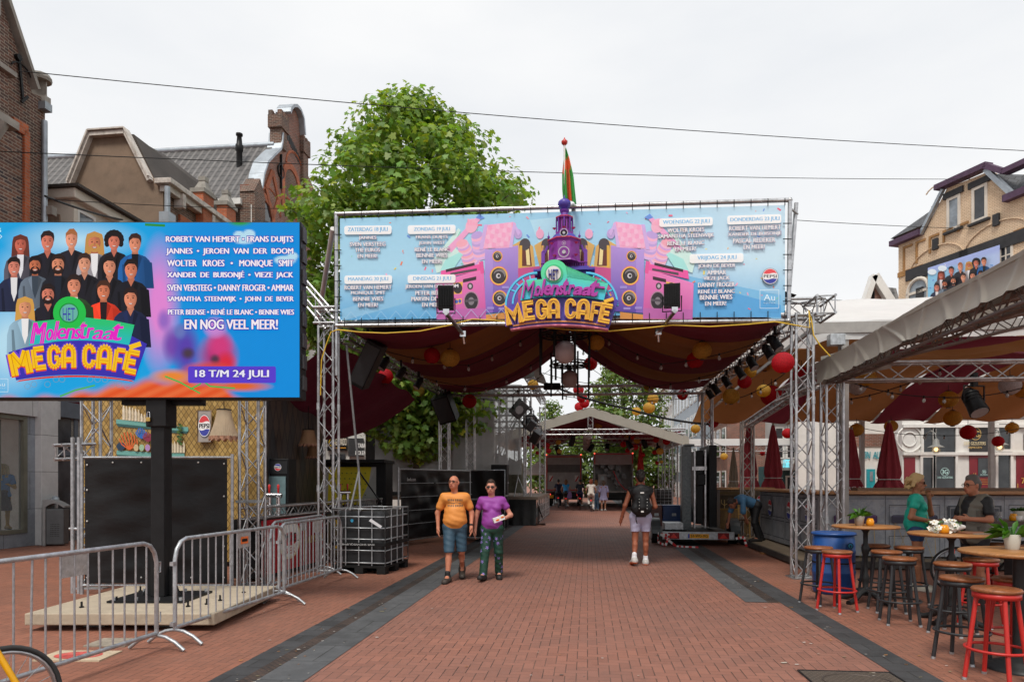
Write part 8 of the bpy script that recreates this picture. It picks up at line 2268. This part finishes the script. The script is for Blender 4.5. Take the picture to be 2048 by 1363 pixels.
def person(label,loc,rz,H=1.75,J={},skin='C08468',top='D09030',bot='30485A',hair=None,hairc='3A2A20',shoe='2A2624',sock=None,belly=.0,sleeve=.55,hem=.86,leg=.5,name='person',face='',vox=.0095,topf=None,botf=None,female=False,dress=None,hands={},fwd=None,group=None,shoe2=None,scale=1.0,fold=.0022):
 j=dict(DEF);j.update(J);s=1.0
 t=thing(name,label,name if name=='mannequin' else 'person',loc,rz,group);k=H/1.75;t.scale=(k,k,k)
 fx=V(fwd or(0,-1,-.05)).normalized();up=V((0,0,1))-fx*fx.z;up.normalize();sx=up.cross(-fx)
 hd=V(j['hd']);h=lambda x,y,z:tuple(hd+sx*x-fx*y+up*z)
 B=[(j['pel'],j['ch'],.118,.118,0,(1.15,.85,1)),(mixp(j['hipL'],j['pel'],.3),mixp(j['hipR'],j['pel'],.3),.105,.105,0),(mixp(j['shL'],j['ch'],.35),mixp(j['shR'],j['ch'],.35),.095,.095,0),(j['shL'],j['shR'],.055,.055,0),(mixp(j['ch'],j['nk'],.6),j['hd'],.058,.054,0)]
 if belly:B.append((mixp(j['pel'],j['ch'],.25),mixp(j['pel'],j['ch'],.55),.13+belly,.12+belly*.8,0,(1.1,1.05,1)))
 if female:B+=[(mixp(j['ch'],j['shL'],.45)[:1]+(j['ch'][1]-.07,j['ch'][2]-.02),mixp(j['ch'],j['shL'],.45)[:1]+(j['ch'][1]-.075,j['ch'][2]-.03),.07,.07,0),(mixp(j['ch'],j['shR'],.45)[:1]+(j['ch'][1]-.07,j['ch'][2]-.02),mixp(j['ch'],j['shR'],.45)[:1]+(j['ch'][1]-.075,j['ch'][2]-.03),.07,.07,0)]
 for S in 'LR':
  c=mixp(j['kn'+S],j['an'+S],.3)
  B+=[(j['hip'+S],j['kn'+S],.085,.055,0),(j['kn'+S],j['an'+S],.052,.036,0),((c[0],c[1]+.022,c[2]),(c[0],c[1]+.015,c[2]-.08),.05,.04,0),(j['sh'+S],j['el'+S],.052,.04,0),(j['el'+S],j['wr'+S],.04,.027,0),(j['an'+S],j['to'+S],.04,.032,0)]
  B+=hand(j['wr'+S],j['el'+S],1 if S=='L' else-1,1.0,*hands.get(S,()))
 B+=[(h(0,.012,.03),h(0,-.01,.03),.088,.085,0,(.88,1,1.12)),(h(0,-.03,-.045),h(0,-.045,-.06),.062,.05,0,None,.04),(h(0,-.088,.005),h(0,-.112,-.018),.011,.017,0,None,.015),(h(.078,.01,-.005),h(.08,.012,.02),.016,.018,0,(1,1,1),.012),(h(-.078,.01,-.005),h(-.08,.012,.02),.016,.018,0,None,.012),(h(-.02,-.096,-.05),h(.02,-.096,-.05),.009,.009,1,None,.006)]
 for q in(-1,1):B+=[(h(q*.032,-.081,.022),h(q*.034,-.083,.022),.0125,.0125,2,None,.004),(h(q*.018,-.09,.042),h(q*.048,-.08,.042),.007,.006,3,None,.008)]
 sk=lin(skin)
 soft_part('body',B,[sk,(sk[0]*.75,sk[1]*.5,sk[2]*.5),(.03,.025,.02),tuple(.4*a+.6*b*.4 for a,b in zip(sk,lin(hairc)))],t,vox)
 g=.011
 if top:
  T=[(mixp(j['pel'],j['ch'],-.15),j['ch'],.126+g,.122+g,0,(1.15,.88,1)),(mixp(j['hipL'],j['pel'],.3),mixp(j['hipR'],j['pel'],.3),.112+g,.112+g,0),(mixp(j['shL'],j['ch'],.35),mixp(j['shR'],j['ch'],.35),.098+g,.098+g,0),(mixp(j['shL'],j['shR'],.02),mixp(j['shR'],j['shL'],.02),.056+g,.056+g,0)]
  if belly:T.append((mixp(j['pel'],j['ch'],.2),mixp(j['pel'],j['ch'],.55),.135+belly+g,.122+belly*.8+g,0,(1.1,1.05,1)))
  if female:T+=[(a,b,ra+g,rb+g,0)for a,b,ra,rb,*_ in B[5+bool(belly):7+bool(belly)]]
  if sleeve:
   for S in 'LR':T.append((j['sh'+S],mixp(j['sh'+S],j['el'+S],sleeve),.053+g,.057+g,0))
  ax_=(V(j['ch'])-V(j['pel'])).normalized()
  cuts=[(V(j['pel'])+ax_*(hem-.95),-ax_)]
  soft_part('shirt',T,[top],t,vox,cuts,fold,topf)
 if dress:
  T=[(j['pel'],j['ch'],.16,.15,0,(1.15,.95,1)),(j['shL'],j['shR'],.075,.075,0),((0,0,.62),j['pel'],.27,.17,0,(1,.8,1))]+[(j['sh'+S],mixp(j['sh'+S],j['el'+S],.95),.075,.075,0)for S in 'LR']
  soft_part('dress',T,[dress],t,vox,[((0,0,.62),(0,0,-1))],.004)
 if bot:
  T=[(j['hipL'],j['hipR'],.122,.122,0),(mixp(j['hipL'],j['hipR'],.5),mixp(j['pel'],j['ch'],.12),.13+belly*.5,.14+belly*.5,0,(1.12,.9,1))]
  cuts=[]
  for S in 'LR':
   a,b,c=j['hip'+S],j['kn'+S],j['an'+S];fl=.022
   if leg<=.5:T.append((a,mixp(a,b,leg/.5),.088+fl,.063+fl,0,None,.018))
   else:T+=[(a,b,.088+fl,.056+fl,0,None,.02),(b,mixp(b,c,(leg-.5)/.5),.056+fl,.05+fl,0,None,.02)]
  ax_=(V(j['ch'])-V(j['pel'])).normalized()
  soft_part('shorts' if leg<=.6 else 'trousers',T,[bot],t,vox,[(V(j['pel'])+ax_*.1,ax_)]+([((0,0,j['hipL'][2]+(j['knL'][2]-j['hipL'][2])*leg/.5),(0,0,-1))]if leg<=.5 and abs(j['knL'][2]-j['knR'][2])<.1 else[]),fold,botf)
 for S in 'LR':
  a,b=V(j['an'+S]),V(j['to'+S]);d=(b-a);d.z=0;d=d.normalized()if d.length>.01 else V((0,-1,0));dz=(b.z-.03)-(a.z-.09)
  he=V((a.x,a.y,a.z-.045))-d*.035;tt=V((b.x,b.y,b.z+.008))
  tt=tt+d*.03
  sh=[(he,tt,.056,.05,0,(1,1,.85)),(a-V((0,0,.03)),he,.056,.055,0),(he-V((0,0,.026)),tt-V((0,0,.022)),.054,.05,1,(1.05,1.05,.5),.01)]
  if sock:sh.append((a+V((0,0,.07)),a-V((0,0,.02)),.046,.046,2))
  soft_part('shoe',sh,[shoe,shoe2 or '181614',sock or '181818'],t,vox)
 Hh=[]
 if hair=='short' or hair=='curly':
  Hh=[(h(0,.02,.06),h(0,.025,.05),.092,.094,0,(.9,1,1.05)),(h(0,-.04,.115),h(0,.04,.115),.04,.05,0),(h(0,.07,-.02),h(0,.075,.02),.05,.06,0)]
  if hair=='curly':
   r=random.Random(3)
   for i in range(46):a,b=r.uniform(0,2*PI),r.uniform(-.1,1.3);c=h(.085*math.cos(a)*math.cos(b),.02+.1*math.sin(a)*math.cos(b),.06+.1*math.sin(b));Hh.append((c,c,.022,.022,0,None,.01))if not(math.sin(a)<-.3 and b<.7)else None
 elif hair=='tied':Hh=[(h(0,.02,.055),h(0,.02,.05),.093,.095,0,(.9,1,1.05)),(h(0,-.045,.11),h(0,.04,.11),.035,.05,0),(h(0,.1,.02),h(0,.12,-.02),.045,.03,0)]
 elif hair=='long':Hh=[(h(0,.02,.06),h(0,.025,.05),.096,.098,0,(.92,1,1.05)),(h(-.05,.06,0),h(-.05,.085,-.26),.06,.045,0),(h(.05,.06,0),h(.05,.085,-.26),.06,.045,0),(h(0,.08,0),h(0,.1,-.32),.06,.05,0)]
 elif hair=='bob':Hh=[(h(0,.02,.06),h(0,.025,.05),.098,.1,0,(.92,1,1.05)),(h(-.06,.03,.0),h(-.06,.05,-.07),.05,.04,0),(h(.06,.03,0),h(.06,.05,-.07),.05,.04,0),(h(0,.08,.0),h(0,.09,-.08),.06,.05,0)]
 elif hair=='wavy':
  Hh=[(h(0,.025,.06),h(0,.03,.05),.096,.1,0,(.92,1,1.05)),(h(0,-.05,.11),h(0,.04,.12),.035,.05,0)];r=random.Random(9)
  for i in range(40):a,b=r.uniform(.0,PI),r.uniform(-.9,.9);c=h(.09*math.cos(a),.03+.11*math.sin(a),.02+.09*math.sin(b));e=h(.1*math.cos(a)*1.05,.045+.125*math.sin(a),-.02+.09*math.sin(b));Hh.append((c,e,.019,.008,0,None,.006))
 if Hh:
  cuts=[(h(0,-.055,.06),fx*1.0+up*-.9)]if hair in('short','curly','tied','wavy')else[(h(0,-.06,.05),fx*1.0-up*.7)]
  soft_part('hair',Hh,[hairc],t,vox*.9,[(c[0],V(c[1]).normalized())for c in cuts],.0025)
 if 'sun' in face or 'specs' in face:
  m=M();sun_='sun' in face
  for q in(-1,1):
   c=V(h(q*.036,-.098,.02));ring=[c+sx*(.027*math.cos(a))+up*(.02*math.sin(a))for a in[2*PI*i/14 for i in range(14)]]
   if sun_:m.add(ring+[c-fx*-.008],[(i,(i+1)%14,14)for i in range(14)],True)
   m.tube(ring,.0035,5,True);m.tube([h(q*.062,-.09,.024),h(q*.08,-.02,.025),h(q*.082,.02,.015)],.003,5)
  m.tube([h(-.01,-.1,.025),h(.01,-.1,.025)],.003,5)
  part('sunglasses' if sun_ else 'glasses',m,mat('dark_lens',(.012,.012,.014),.1),t)
 return t
R2=lambda u,v,Y,z=0.0:(lambda p:V((p.x,p.y,z)))(P(u,v,Y))
def tee(p,c):
 if p[1]<-.05 and abs(p[0])<.13 and(1.24<p[2]<1.27 or 1.33<p[2]<1.365)and math.sin(p[0]*210)>-.35:return(.08,.06,.04)
 if p[1]<-.05 and abs(p[0])<.11 and abs(p[2]-1.3-.008*math.sin(p[0]*60))<.006:return(.1,.07,.05)
 return c
po=person('bald man with glasses in an orange printed shirt and blue shorts walking',R2(910,960,11.35),.08,1.74,dict(hd=(-.02,-.02,1.625),knR=(-.1,-.15,.5),anR=(-.12,-.2,.09),toR=(-.16,-.38,.035),knL=(.11,-.02,.49),anL=(.12,.27,.2),toL=(.12,.14,.05),elL=(.28,.04,1.13),wrL=(.27,-.06,.89),elR=(-.29,.05,1.13),wrR=(-.28,.0,.88)),'C07C60','D88A3E','2E4A5C',None,'604030','3E3630','181818',.038,.62,.83,.5,face='specs',topf=tee,fwd=(-.45,-1,.12))
part('watch',M().cyl((.265,-.05,.92),(.268,-.04,.945),.034,None,12),BLACK,po)
fl_rand=np.random.RandomState(2);FLW=fl_rand.uniform((-.35,-.4,.05),(.35,.4,1.05),(620,3))
def floral(p,c):
 d=FLW-p;q=(d**2).sum(1);i=q.argmin();r_=math.sqrt(q[i]);a=math.atan2(d[i][2],d[i][0])
 return(.3,.2,.62)if r_<.021*(1+.6*math.sin(a*5))else(lerp(c,(.02,.05,.03),.5)if math.sin(p[0]*70)*math.sin(p[2]*55)>.5 else c)
pw=person('woman in a purple shirt and green floral trousers walking with a white box',R2(984,960,11.5),.0,1.66,dict(hd=(-.02,-.02,1.62),knR=(-.12,-.12,.5),anR=(-.15,-.18,.1),toR=(-.19,-.36,.08),knL=(.12,.0,.49),anL=(.12,.12,.1),toL=(.13,-.06,.035),elL=(.33,.02,1.14),wrL=(.24,-.2,1.1),elR=(-.28,.05,1.12),wrR=(-.3,.02,.87)),'C88A74','8C3A94','0C3A2C','tied','3A2A22','1C1818',None,.022,.42,.9,.97,face='sun',botf=floral,female=True,hands={'L':((-.9,-.5,.05),.9)},fwd=(-.05,-1,0))
w0=pw.matrix_basis@(V((.13,-.3,1.15))*(1.66/1.75))
t=thing('snack_box','white snack box with orange print held by the woman in purple','box',w0,.2);R_=Matrix.Rotation(-.35,3,'Y')
part('carton',M().obox((0,0,0),(.19,.1,.075),R_),mat('white_carton',(.75,.74,.72),.6,0,.04),t);art=Art(lambda x,z,tt:tuple(R_@V((x,-.052-tt,z))),.001);art.ell(-.03,-.005,.035,.014,'F0A020',12);art.ell(-.03,-.012,.03,.01,'E04818',12);art.ell(.06,.012,.03,.013,'F0A020',12);art.ell(.06,.006,.026,.009,'E04818',12);part('print',art.m,PRINT,t)
pb=person('young man in black vest top and pale shorts walking away',R2(1281,960,13.45),PI-.08,1.84,dict(knL=(.1,.0,.49),anL=(.13,.16,.15),toL=(.15,.0,.045),knR=(-.1,-.03,.49),anR=(-.1,-.05,.09),toR=(-.12,-.24,.03),elL=(.29,.06,1.12),wrL=(.35,-.04,.87),elR=(-.27,.02,1.1),wrR=(-.19,-.22,1.05)),'9A5A40','0E0E10','B4B2CC','curly','1E1410','B8B4B0','E4E4E8',0,0,.9,.33,shoe2='D86A30')
part('wristband',M().cyl((.335,-.025,.925),(.34,-.035,.905),.034,None,12),BLACK,pb)
q=pb.matrix_basis
t=thing('backpack','black backpack with small white tags on the young man walking away','backpack',q@V((0,.12,.98)),pb.rotation_euler.z)
soft_part('pack',[((-.09,.06,.1),(.09,.06,.1),.115,.115,0,(1,.85,1)),((-.1,.05,.42),(.1,.05,.42),.1,.1,0,(1,.7,1)),((0,.06,.1),(0,.05,.42),.17,.15,0,(1,.62,1)),((0,.13,.12),(0,.12,.26),.09,.08,0)],['0C0C0F'],t,.009,(),.002)
m=M()
for sx_ in(-1,1):m.tube([(sx_*.1,.0,.5),(sx_*.12,-.1,.52),(sx_*.13,-.25,.42),(sx_*.14,-.22,.2),(sx_*.14,-.02,.08)],.022,6)
m.tube([(.1,.06,.02),(.11,.1,-.12),(.09,.1,-.2)],.01,5);part('strap',m,BLACK,t)
m=M()
for z in(.1,.16,.22,.28):
 for x in(-.09,.06):m.obox((x,.235-abs(z-.2)*.2,z),(.012,.012,.01))
m.obox((.0,.17,.4),(.07,.015,.028));m.obox((.0,.205,.04),(.05,.02,.03));part('tag',m,WHITE,t)
person('man in a blue shirt bending down on the bar platform',R2(1508,960,17.0,.16),-PI/2+.2,1.74,dict(pel=(0,.02,.93),ch=(0,-.34,1.05),nk=(0,-.47,1.02),hd=(0,-.58,.94),hipL=(.09,.03,.9),hipR=(-.09,.03,.9),knL=(.11,-.06,.48),knR=(-.11,.1,.48),anL=(.12,.06,.09),anR=(-.12,.28,.09),toL=(.13,-.14,.03),toR=(-.13,.1,.03),shL=(.17,-.4,1.02),shR=(-.17,-.4,1.02),elL=(.22,-.42,.73),wrL=(.16,-.3,.55),elR=(-.19,-.54,.74),wrR=(-.15,-.62,.46)),'A86A50','4A7AA0','121214','short','3A302A','1A1816',None,.0,.95,.9,.97,fwd=(0,-.6,-.8))
for k in range(9):
 p_=dup(pp,RD(-4+k*1.05,38+(k%3)*3,3.95+.25*(k%2)),1.2*k,'black spotlight hung under the far canopy',1.5);p_['group']='spotlights under the far canopy'
def tealp(p,c):return(.5,.03,.25)if p[1]<-.07 and abs(p[0]-.03)<.05 and 1.17<p[2]<1.36 and math.sin(p[0]*90)*math.sin(p[2]*60)>-.1 else((.6,.5,.03)if p[1]<-.07 and abs(p[0]-.03)<.03 and 1.1<p[2]<1.17 else c)
pt_=person('woman in a teal printed shirt and denim shorts talking with sunglasses on',R2(1833,960,10.35),PI/2-.5,1.74,dict(elR=(-.27,.08,1.12),wrR=(-.13,-.2,1.06),elL=(.24,-.2,1.16),wrL=(.1,-.17,1.4),anL=(.12,.05,.09),anR=(-.08,-.02,.09)),'A06A4C','18A890','1E3E66','wavy','B89A68','C8C4B4',None,.02,.4,.9,.17,face='sun',topf=tealp,female=True,hands={'L':((-.3,.15,.9),.8),'R':((.5,-.8,.05),.7)},shoe2='D8D4C8')
t=thing('straw_bag','striped straw clutch bag held by the woman in teal','bag',pt_.matrix_basis@V((-.02,-.28,.95)),.1)
g=N('straw_weave');sp=g.n('SeparateXYZ');g.l(g.ob(),sp.inputs[0]);st_=g.ma('SINE',g.ma('MULTIPLY',sp.outputs[2],130));SW=g.done(g.mix(g.ramp(st_,.3,.7),(.42,.3,.15),g.mix(g.noise(g.ob(),9),(.5,.2,.08),(.3,.4,.25))),.8)
part('pouch',M().obox((0,0,0),(.3,.06,.2),Matrix.Rotation(.12,3,'Y')),SW,t,bevel=.02);part('strap',M().tube([(-.14,0,.09),(-.16,.03,.2),(-.2,.1,.3)],.006,5),SW,t)
pv=person('grey haired man with glasses in a grey vest gesturing over the table',R2(1950,960,9.35),-PI/2+.15,1.73,dict(elL=(.27,-.02,1.15),wrL=(.2,-.27,1.16),elR=(-.24,-.08,1.12),wrR=(-.12,-.3,1.06),hd=(0,-.05,1.6)),'B07458','101012','15151A','short','55504C','1C1A1A',None,.03,.6,.86,.47,face='specs',hands={'L':((-.15,-1,.1),.1),'R':((.1,-1,0),.4)})
j=DEF;vm=[((0,0,.95),(0,0,1.3),.2,.172,0,(1.1,1.0,1)),((-.1,.02,1.34),(.1,.02,1.34),.135,.135,0),((-.13,.02,1.4),(.13,.02,1.4),.1,.1,0)]
v_=soft_part('vest',vm,['68645A'],pv,.0095,[((0,0,.8),(0,0,-1))],.004,lambda p,c:(.01,.01,.011)if p[1]<-.06 and abs(p[0])<.045+.05*max(0,p[2]-1.15)*3 else((c[0]*.6,c[1]*.6,c[2]*.6)if abs(abs(p[2]-1.02)-.1)<.008 else c))
for z in(1.0,1.22):part('pocket',M().box((.1,-.12,z-.06),(.212-.02*(z>1.1),-.01,z+.06)),mat('vest_pocket',lin('605C54'),.8),pv,bevel=.01)
person('dark dressed person seated behind the bar by the canopy leg',R2(1690,960,15.6,-.05),-.6,1.72,{},'5A3A2C','101012','141416','short','161212',vox=.014)
mn=person('yellow mannequin in a light blue top and dark skirt in the shop window',RD(-14.95,PL(6,950,-14.95)[0],.42),PI/2-.8,1.68,dict(elL=(.25,-.05,1.12),wrL=(.12,-.2,1.18)),'C8A050','3A8AC8',None,None,'C8A050','A88848',dress=None,name='mannequin',vox=.013,female=True)
soft_part('skirt',[((0,0,.55),(0,0,.98),.2,.14,0)],['0E2A3A'],mn,.014,[((0,0,.5),(0,0,-1))],.004)
m=M();r=random.Random(2)
for i in range(16):a=2*PI*i/16;m.tube([(.05*math.cos(a),.05*math.sin(a),1.75),(.12*math.cos(a),.12*math.sin(a),1.68),(.13*math.cos(a),.13*math.sin(a),1.5-.08*(i%3))],.012,5);m.ball((.13*math.cos(a),.13*math.sin(a),1.49-.08*(i%3)),.03,8)
part('tassel_wig',m,mat('cream_tassel',(.6,.5,.25),.8),mn)
# --- bicycles
def bike(loc,rz,label,c,cat='bicycle'):
 t=thing('bicycle',label,cat,loc,rz);fm_=mat('bike_'+c,lin(c),.35,.1)
 for y in(-.53,.53):
  w_=part('wheel',M().tube([(0,y+.325*math.cos(a),.345+.325*math.sin(a))for a in[2*PI*i/40 for i in range(40)]],.016,8,True),mat('tyre_grey',(.05,.05,.05),.8,spec=.2),t)
  part('rim',M().tube([(0,y+.3*math.cos(a),.345+.3*math.sin(a))for a in[2*PI*i/36 for i in range(36)]],.014,6,True),ALU,w_)
  m=M()
  for i in range(18):a=2*PI*i/18;m.cyl((.02*(-1)**i,y,.345),(0,y+.3*math.cos(a),.345+.3*math.sin(a)),.002,None,4,False)
  m.cyl((-.05,y,.345),(.05,y,.345),.022);part('spokes',m,GALV,w_)
 m=M()
 for a,b,r_ in(((0,-.36,.85),(0,.05,.32),.02),((0,-.38,.78),(0,.15,.8),.017),((0,.05,.32),(0,.2,.9),.018)):m.cyl(a,b,r_)
 for x in(-.045,.045):m.cyl((x,.05,.32),(x,.53,.345),.012);m.cyl((x,.17,.78),(x,.53,.345),.011)
 part('frame',m,fm_,t);m=M()
 for x in(-.05,.05):m.cyl((x,-.53,.345),(x,-.42,.72),.014)
 m.cyl((0,-.42,.7),(0,-.34,.98),.02);part('fork',m,fm_,t)
 part('handlebar',M().tube([(-.3,-.2,1.02),(-.27,-.3,1.06),(0,-.36,1.02),(.27,-.3,1.06),(.3,-.2,1.02)],.013,8),BLACK,t)
 soft=M();soft.lathe([(.0,-.02),(.1,-.01),(.11,.02),(.06,.05),(0,.055)],(0,.23,.93),14,None,True,0,1.3);part('saddle',soft,mat('saddle_brown',(.06,.025,.015),.5),t)
 part('rear_light',M().obox((0,.58,.62),(.09,.04,.06)),emis('bike_light_red',(.8,.02,.02),1.0),t)
 m=M();m.cyl((-.09,.05,.32),(.09,.05,.32),.012);m.obox((.13,.05,.2),(.09,.07,.02));m.obox((-.13,.05,.44),(.09,.07,.02));m.bar((.09,.05,.32),(.09,.05,.2),.02,.02,(0,1,0));part('pedals',m,BLACK,t)
 return t
bx=P(2,1420,4.0)
d_=V((.48,.88,0)).normalized()
yb=bike(V((bx.x,bx.y,0))-d_*.53,math.atan2(d_.y,d_.x)+PI/2,'yellow bicycle poking its front wheel in at the bottom left corner','E8A808')
part('mudguard_stay',M().cyl(P(-30,1262,3.86),P(52,1398,3.9),.017),MATS['bike_E8A808'],yb,True)
bike(R2(1998,960,9.9),1.2,'dark bicycle with a brown saddle parked behind the talking pair','181818')
RIDE=dict(pel=(0,.2,1.0),ch=(0,.08,1.36),nk=(0,.06,1.52),hd=(0,.03,1.68),hipL=(.09,.18,.96),hipR=(-.09,.18,.96),knL=(.11,-.2,.75),knR=(-.11,-.1,.6),anL=(.12,.08,.5),anR=(-.12,.1,.24),toL=(.13,-.09,.45),toR=(-.13,-.07,.2),shL=(.18,.06,1.46),shR=(-.18,.06,1.46),elL=(.27,-.02,1.2),elR=(-.27,-.02,1.2),wrL=(.27,-.24,1.08),wrR=(-.27,-.24,1.08))
RZ=PI-RY
for(u,Y,c,top,bot,hr,hc,leg_,sl_,lab,fem)in((1117,43,'181818','101A38','12182C','short','141210',.97,.5,'far cyclist in dark navy clothes left behind the truck',False),(1132,41.5,'141414','1E90CC','121214','long','6A4020',.3,0,'far cyclist with long hair in a bright blue top',True),(1160,42,'161616','1C2430','1A2A58','tied','1A1412',.35,.5,'far cyclist in a dark shirt and blue shorts',True),(1182,37.5,'202020','CFC6BC','C8BEB4','bob','7A3418',.97,.3,'far cyclist in cream clothes with short red hair',True)):
 q=R2(u,960,Y);bike(q,RZ,lab.replace('far cyclist','bicycle ridden by the far cyclist'),c);person(lab,q,RZ,1.7,RIDE,'B88468',top,bot,hr,hc,'C8C4C0' if c!='181818' else '2A2A2A',None,0,sl_,.95,leg_,vox=.02,female=fem,fold=0)
q=R2(1139,960,41.2,.72);t=thing('shoulder_bag','lilac shoulder bag of the far cyclist in blue','bag',q);soft_part('pouch',[((0,0,0),(.02,0,.22),.15,.11,0,(1,.5,1))],['8A6AA0'],t,.02);part('strap',M().tube([(-.08,0,.25),(-.18,0,.68),(.06,0,.3)],.015,5),mat('lilac',(.25,.14,.35)),t)
person('far woman with very long fair hair in white shirt and wide jeans',R2(1192,960,39),RZ,1.72,dict(anL=(.1,.1,.1),anR=(-.1,-.12,.09)),'B88468','C8CCD4','6A90B0','long','8A6238','C0BCB4',None,0,.5,.95,.97,vox=.02,female=True,fold=0)
person('far woman in a loose lavender shirt dress with shoulder strap',R2(1207,960,38.5),RZ,1.68,{},'B88468',None,None,'bob','5A4A3C','C8C4C0',dress='A8A4C8',vox=.02,female=True,fold=0)
# --- far canopy and lorries
fc_=thing('far_canopy','far beige gabled canopy on truss legs over the end of the street','canopy',RD(0,37,0),-RY)
m=M();prof=[(-5.6,3.9),(0.15,5.55),(5.2,3.95)]
def fp(a):i=0 if a<.5 else 1;k=a*2-i;return(prof[i][0]+(prof[i+1][0]-prof[i][0])*k,prof[i][1]+(prof[i+1][1]-prof[i][1])*k)
m.grid(lambda a,b:RD(fp(a)[0],36-.04*math.sin(a*90),fp(a)[1]-.5+.5*b),60,4,True);m.grid(lambda a,b:RD(fp(a)[0],36+14*b,fp(a)[1]),12,8,False)
part('roof_sheet',m,BEIGE,fc_,True)
m=M();m.col=MAR;m.grid(lambda a,b:RD(-5+10*a,36.3+13*b,4.3+1.0*(1-abs(2*a-1))-.5*math.sin(PI*((2*a)%1))-.05*math.sin(b*60)),40,30,True);part('drape',m,DRAPE,fc_,True)
for d in(36.2,40,44,48):part('cross_beam',beam(RD(-5.3,d,4.25),RD(5.05,d,4.25),.32,None,None,.03),ALU,fc_,True)
for(l,d)in((5.0,36.2),(5.0,40),(5.0,44),(-5.0,36.2),(5,48),(-5,48)):part('leg',tower(l,d,0,4.1,.34),ALU,fc_,True)
part('king_post',tower(.15,36.15,4.4,5.4,.3,None,None,False),ALU,fc_,True);part('side_beam',beam(RD(5,36.2,3.85),RD(5,48,3.85),.3),ALU,fc_,True)
ft=thing('low_truss_tent','long low white edged truss roof to the right of the far canopy','tent',RD(8,36.5,0),-RY)
part('beam',beam(RD(5.3,36.4,3.35),RD(14.5,36.4,3.35),.35),ALU,ft,True);part('edge',sb(5.2,14.6,36.3,36.34,3.5,3.85),WPVC,ft,True);part('roof_sheet',sb(5.2,14.6,36.34,42,3.8,3.84),WPVC,ft,True)
for l in(8.3,11.5,14.4):part('leg',tower(l,36.4,0,3.2,.3),ALU,ft,True)
def lorry(u0,u1,vt,Y,lab,open_):
 a,b=P(u0,vt,Y),P(u1,vt,Y);w_=b.x-a.x;H_=a.z
 t=thing('lorry',lab,'lorry',R2((u0+u1)/2,960,Y),-RY)
 GB=mat('lorry_grey',(.3,.285,.27),.45,.1);RED_=mat('red_reflective_tape',(.5,.03,.03),.4)
 h=w_/2
 if open_:
  part('body',M().box((-h,0,.95),(-h+.08,7,H_)).box((h-.08,0,.95),(h,7,H_)).box((-h,0,H_-.08),(h,7,H_)).box((-h,0,.95),(h,7,1.05)).box((-h,1.2,.95),(h,1.3,H_)),GB,t)
  part('top_flap',M().box((-h,-.05,H_-.75),(h,0,H_)),mat('flap_grey',(.28,.22,.21),.4,.2),t)
  m=M();r=random.Random(6)
  for i in range(22):x,z=r.uniform(-h+.2,h-.5),r.uniform(1.1,2.5);m.box((x,.3+r.random()*.6,z),(x+r.uniform(.1,.4),1.2,z+r.uniform(.08,.4)))
  part('machinery',m,mat('machinery_grey',(.16,.16,.16),.4,.5,.4,5),t)
  part('control_cabinet',M().box((-h+.25,.1,1.2),(-h+.8,.6,2.1)).box((-h+.42,.08,1.75),(-h+.65,.1,1.98),1),[mat('cabinet_grey',(.35,.35,.34),.5),mat('lorry_screen',(.4,.5,.52),.2)],t)
  part('hose',M().tube([(0,.2,2.3),(.3,-.1,1.6),(.7,-.2,1.15),(1.1,-.2,1.05)],.03,6),mat('red_hose',(.6,.02,.03),.4),t)
 else:
  part('body',M().box((-h,0,.95),(h,7,H_)),GB,t,bevel=.03);part('tail_lift',M().box((-h+.1,-.06,1.0),(h-.1,0,2.2)),mat('lift_grey',(.3,.29,.28),.5),t);part('dark_band',M().box((-h+.04,-.03,2.25),(h-.04,0,2.75)),mat('band_dark',(.1,.095,.09),.5),t)
  art=Art(lambda x,z,tt:(x,-.065-tt,z),.002)
  for x in(-h+.2,h-.45):art.rect(x,1.65,x+.25,2.05,'C8C4C0');art.poly([(x,1.65),(x+.12,1.65),(x+.25,1.9),(x+.25,2.05)],'B02028')
  art.rect(-h+.15,.55,-h+.5,.75,'D8A020');part('sticker',art.m,PRINT,t)
 z0_,z1_=(H_-.7,H_-.04)if open_ else(1.05,H_-.12)
 m=M();m.box((-h+.02,-.08,z1_-.07),(h-.02,-.05,z1_));m.box((-h+.02,-.08,z0_),(-h+.09,-.05,z1_-.07));m.box((h-.09,-.08,z0_),(h-.02,-.05,z1_-.07))
 if not open_:m.box((-h+.09,-.08,z0_),(h-.09,-.05,z0_+.07))
 part('reflective_edge',m,RED_,t)
 for x in(-h+.04,h-.04):part('marker_light',M().ball((x,-.08,H_-.03),.045,8),emis('marker_red',(1,.1,.06),2.0),t);part('tail_light',M().box((x*.84-.09,-.05,.72),(x*.84+.09,0,.84)),emis('tail_red',(1,.05,.03),2.0),t)
 part('bumper',M().box((-h,.0,.5),(h,.1,.95)).box((-h+.3,.3,.45),(h-.3,6.5,.9)),BLACK,t)
 for x in(-h+.05,h-.3):
  for y in(1.5,5.5):part('wheel',M().cyl((x,y,.48),(x+.25,y,.48),.48,None,18),RUBBER,t)
 part('cab',M().box((-h+.1,7.1,.6),(h-.1,9,2.7)),GB,t)
lorry(1092,1163,908,45,'closed grey box lorry with red edge tape at the street end',False);lorry(1188,1266,905,43,'open backed lorry showing machinery and a red hose',True)
parasol(1281,40,888,985,20,'red closed parasol right of the open lorry',mat('red_cloth',(.4,.02,.02),.8),None)
t=thing('market_tent','small white pointed tent left of the closed lorry','tent',R2(1077,960,47));part('roof',M().lathe([(1.6,2.1),(1.5,2.2),(.1,3.0)],(0,0,0),4,None,False,PI/4),WPVC,t)
for x in(-1,1):part('leg',M().cyl((x,-1,0),(x,-1,2.1),.04),ALU,t)
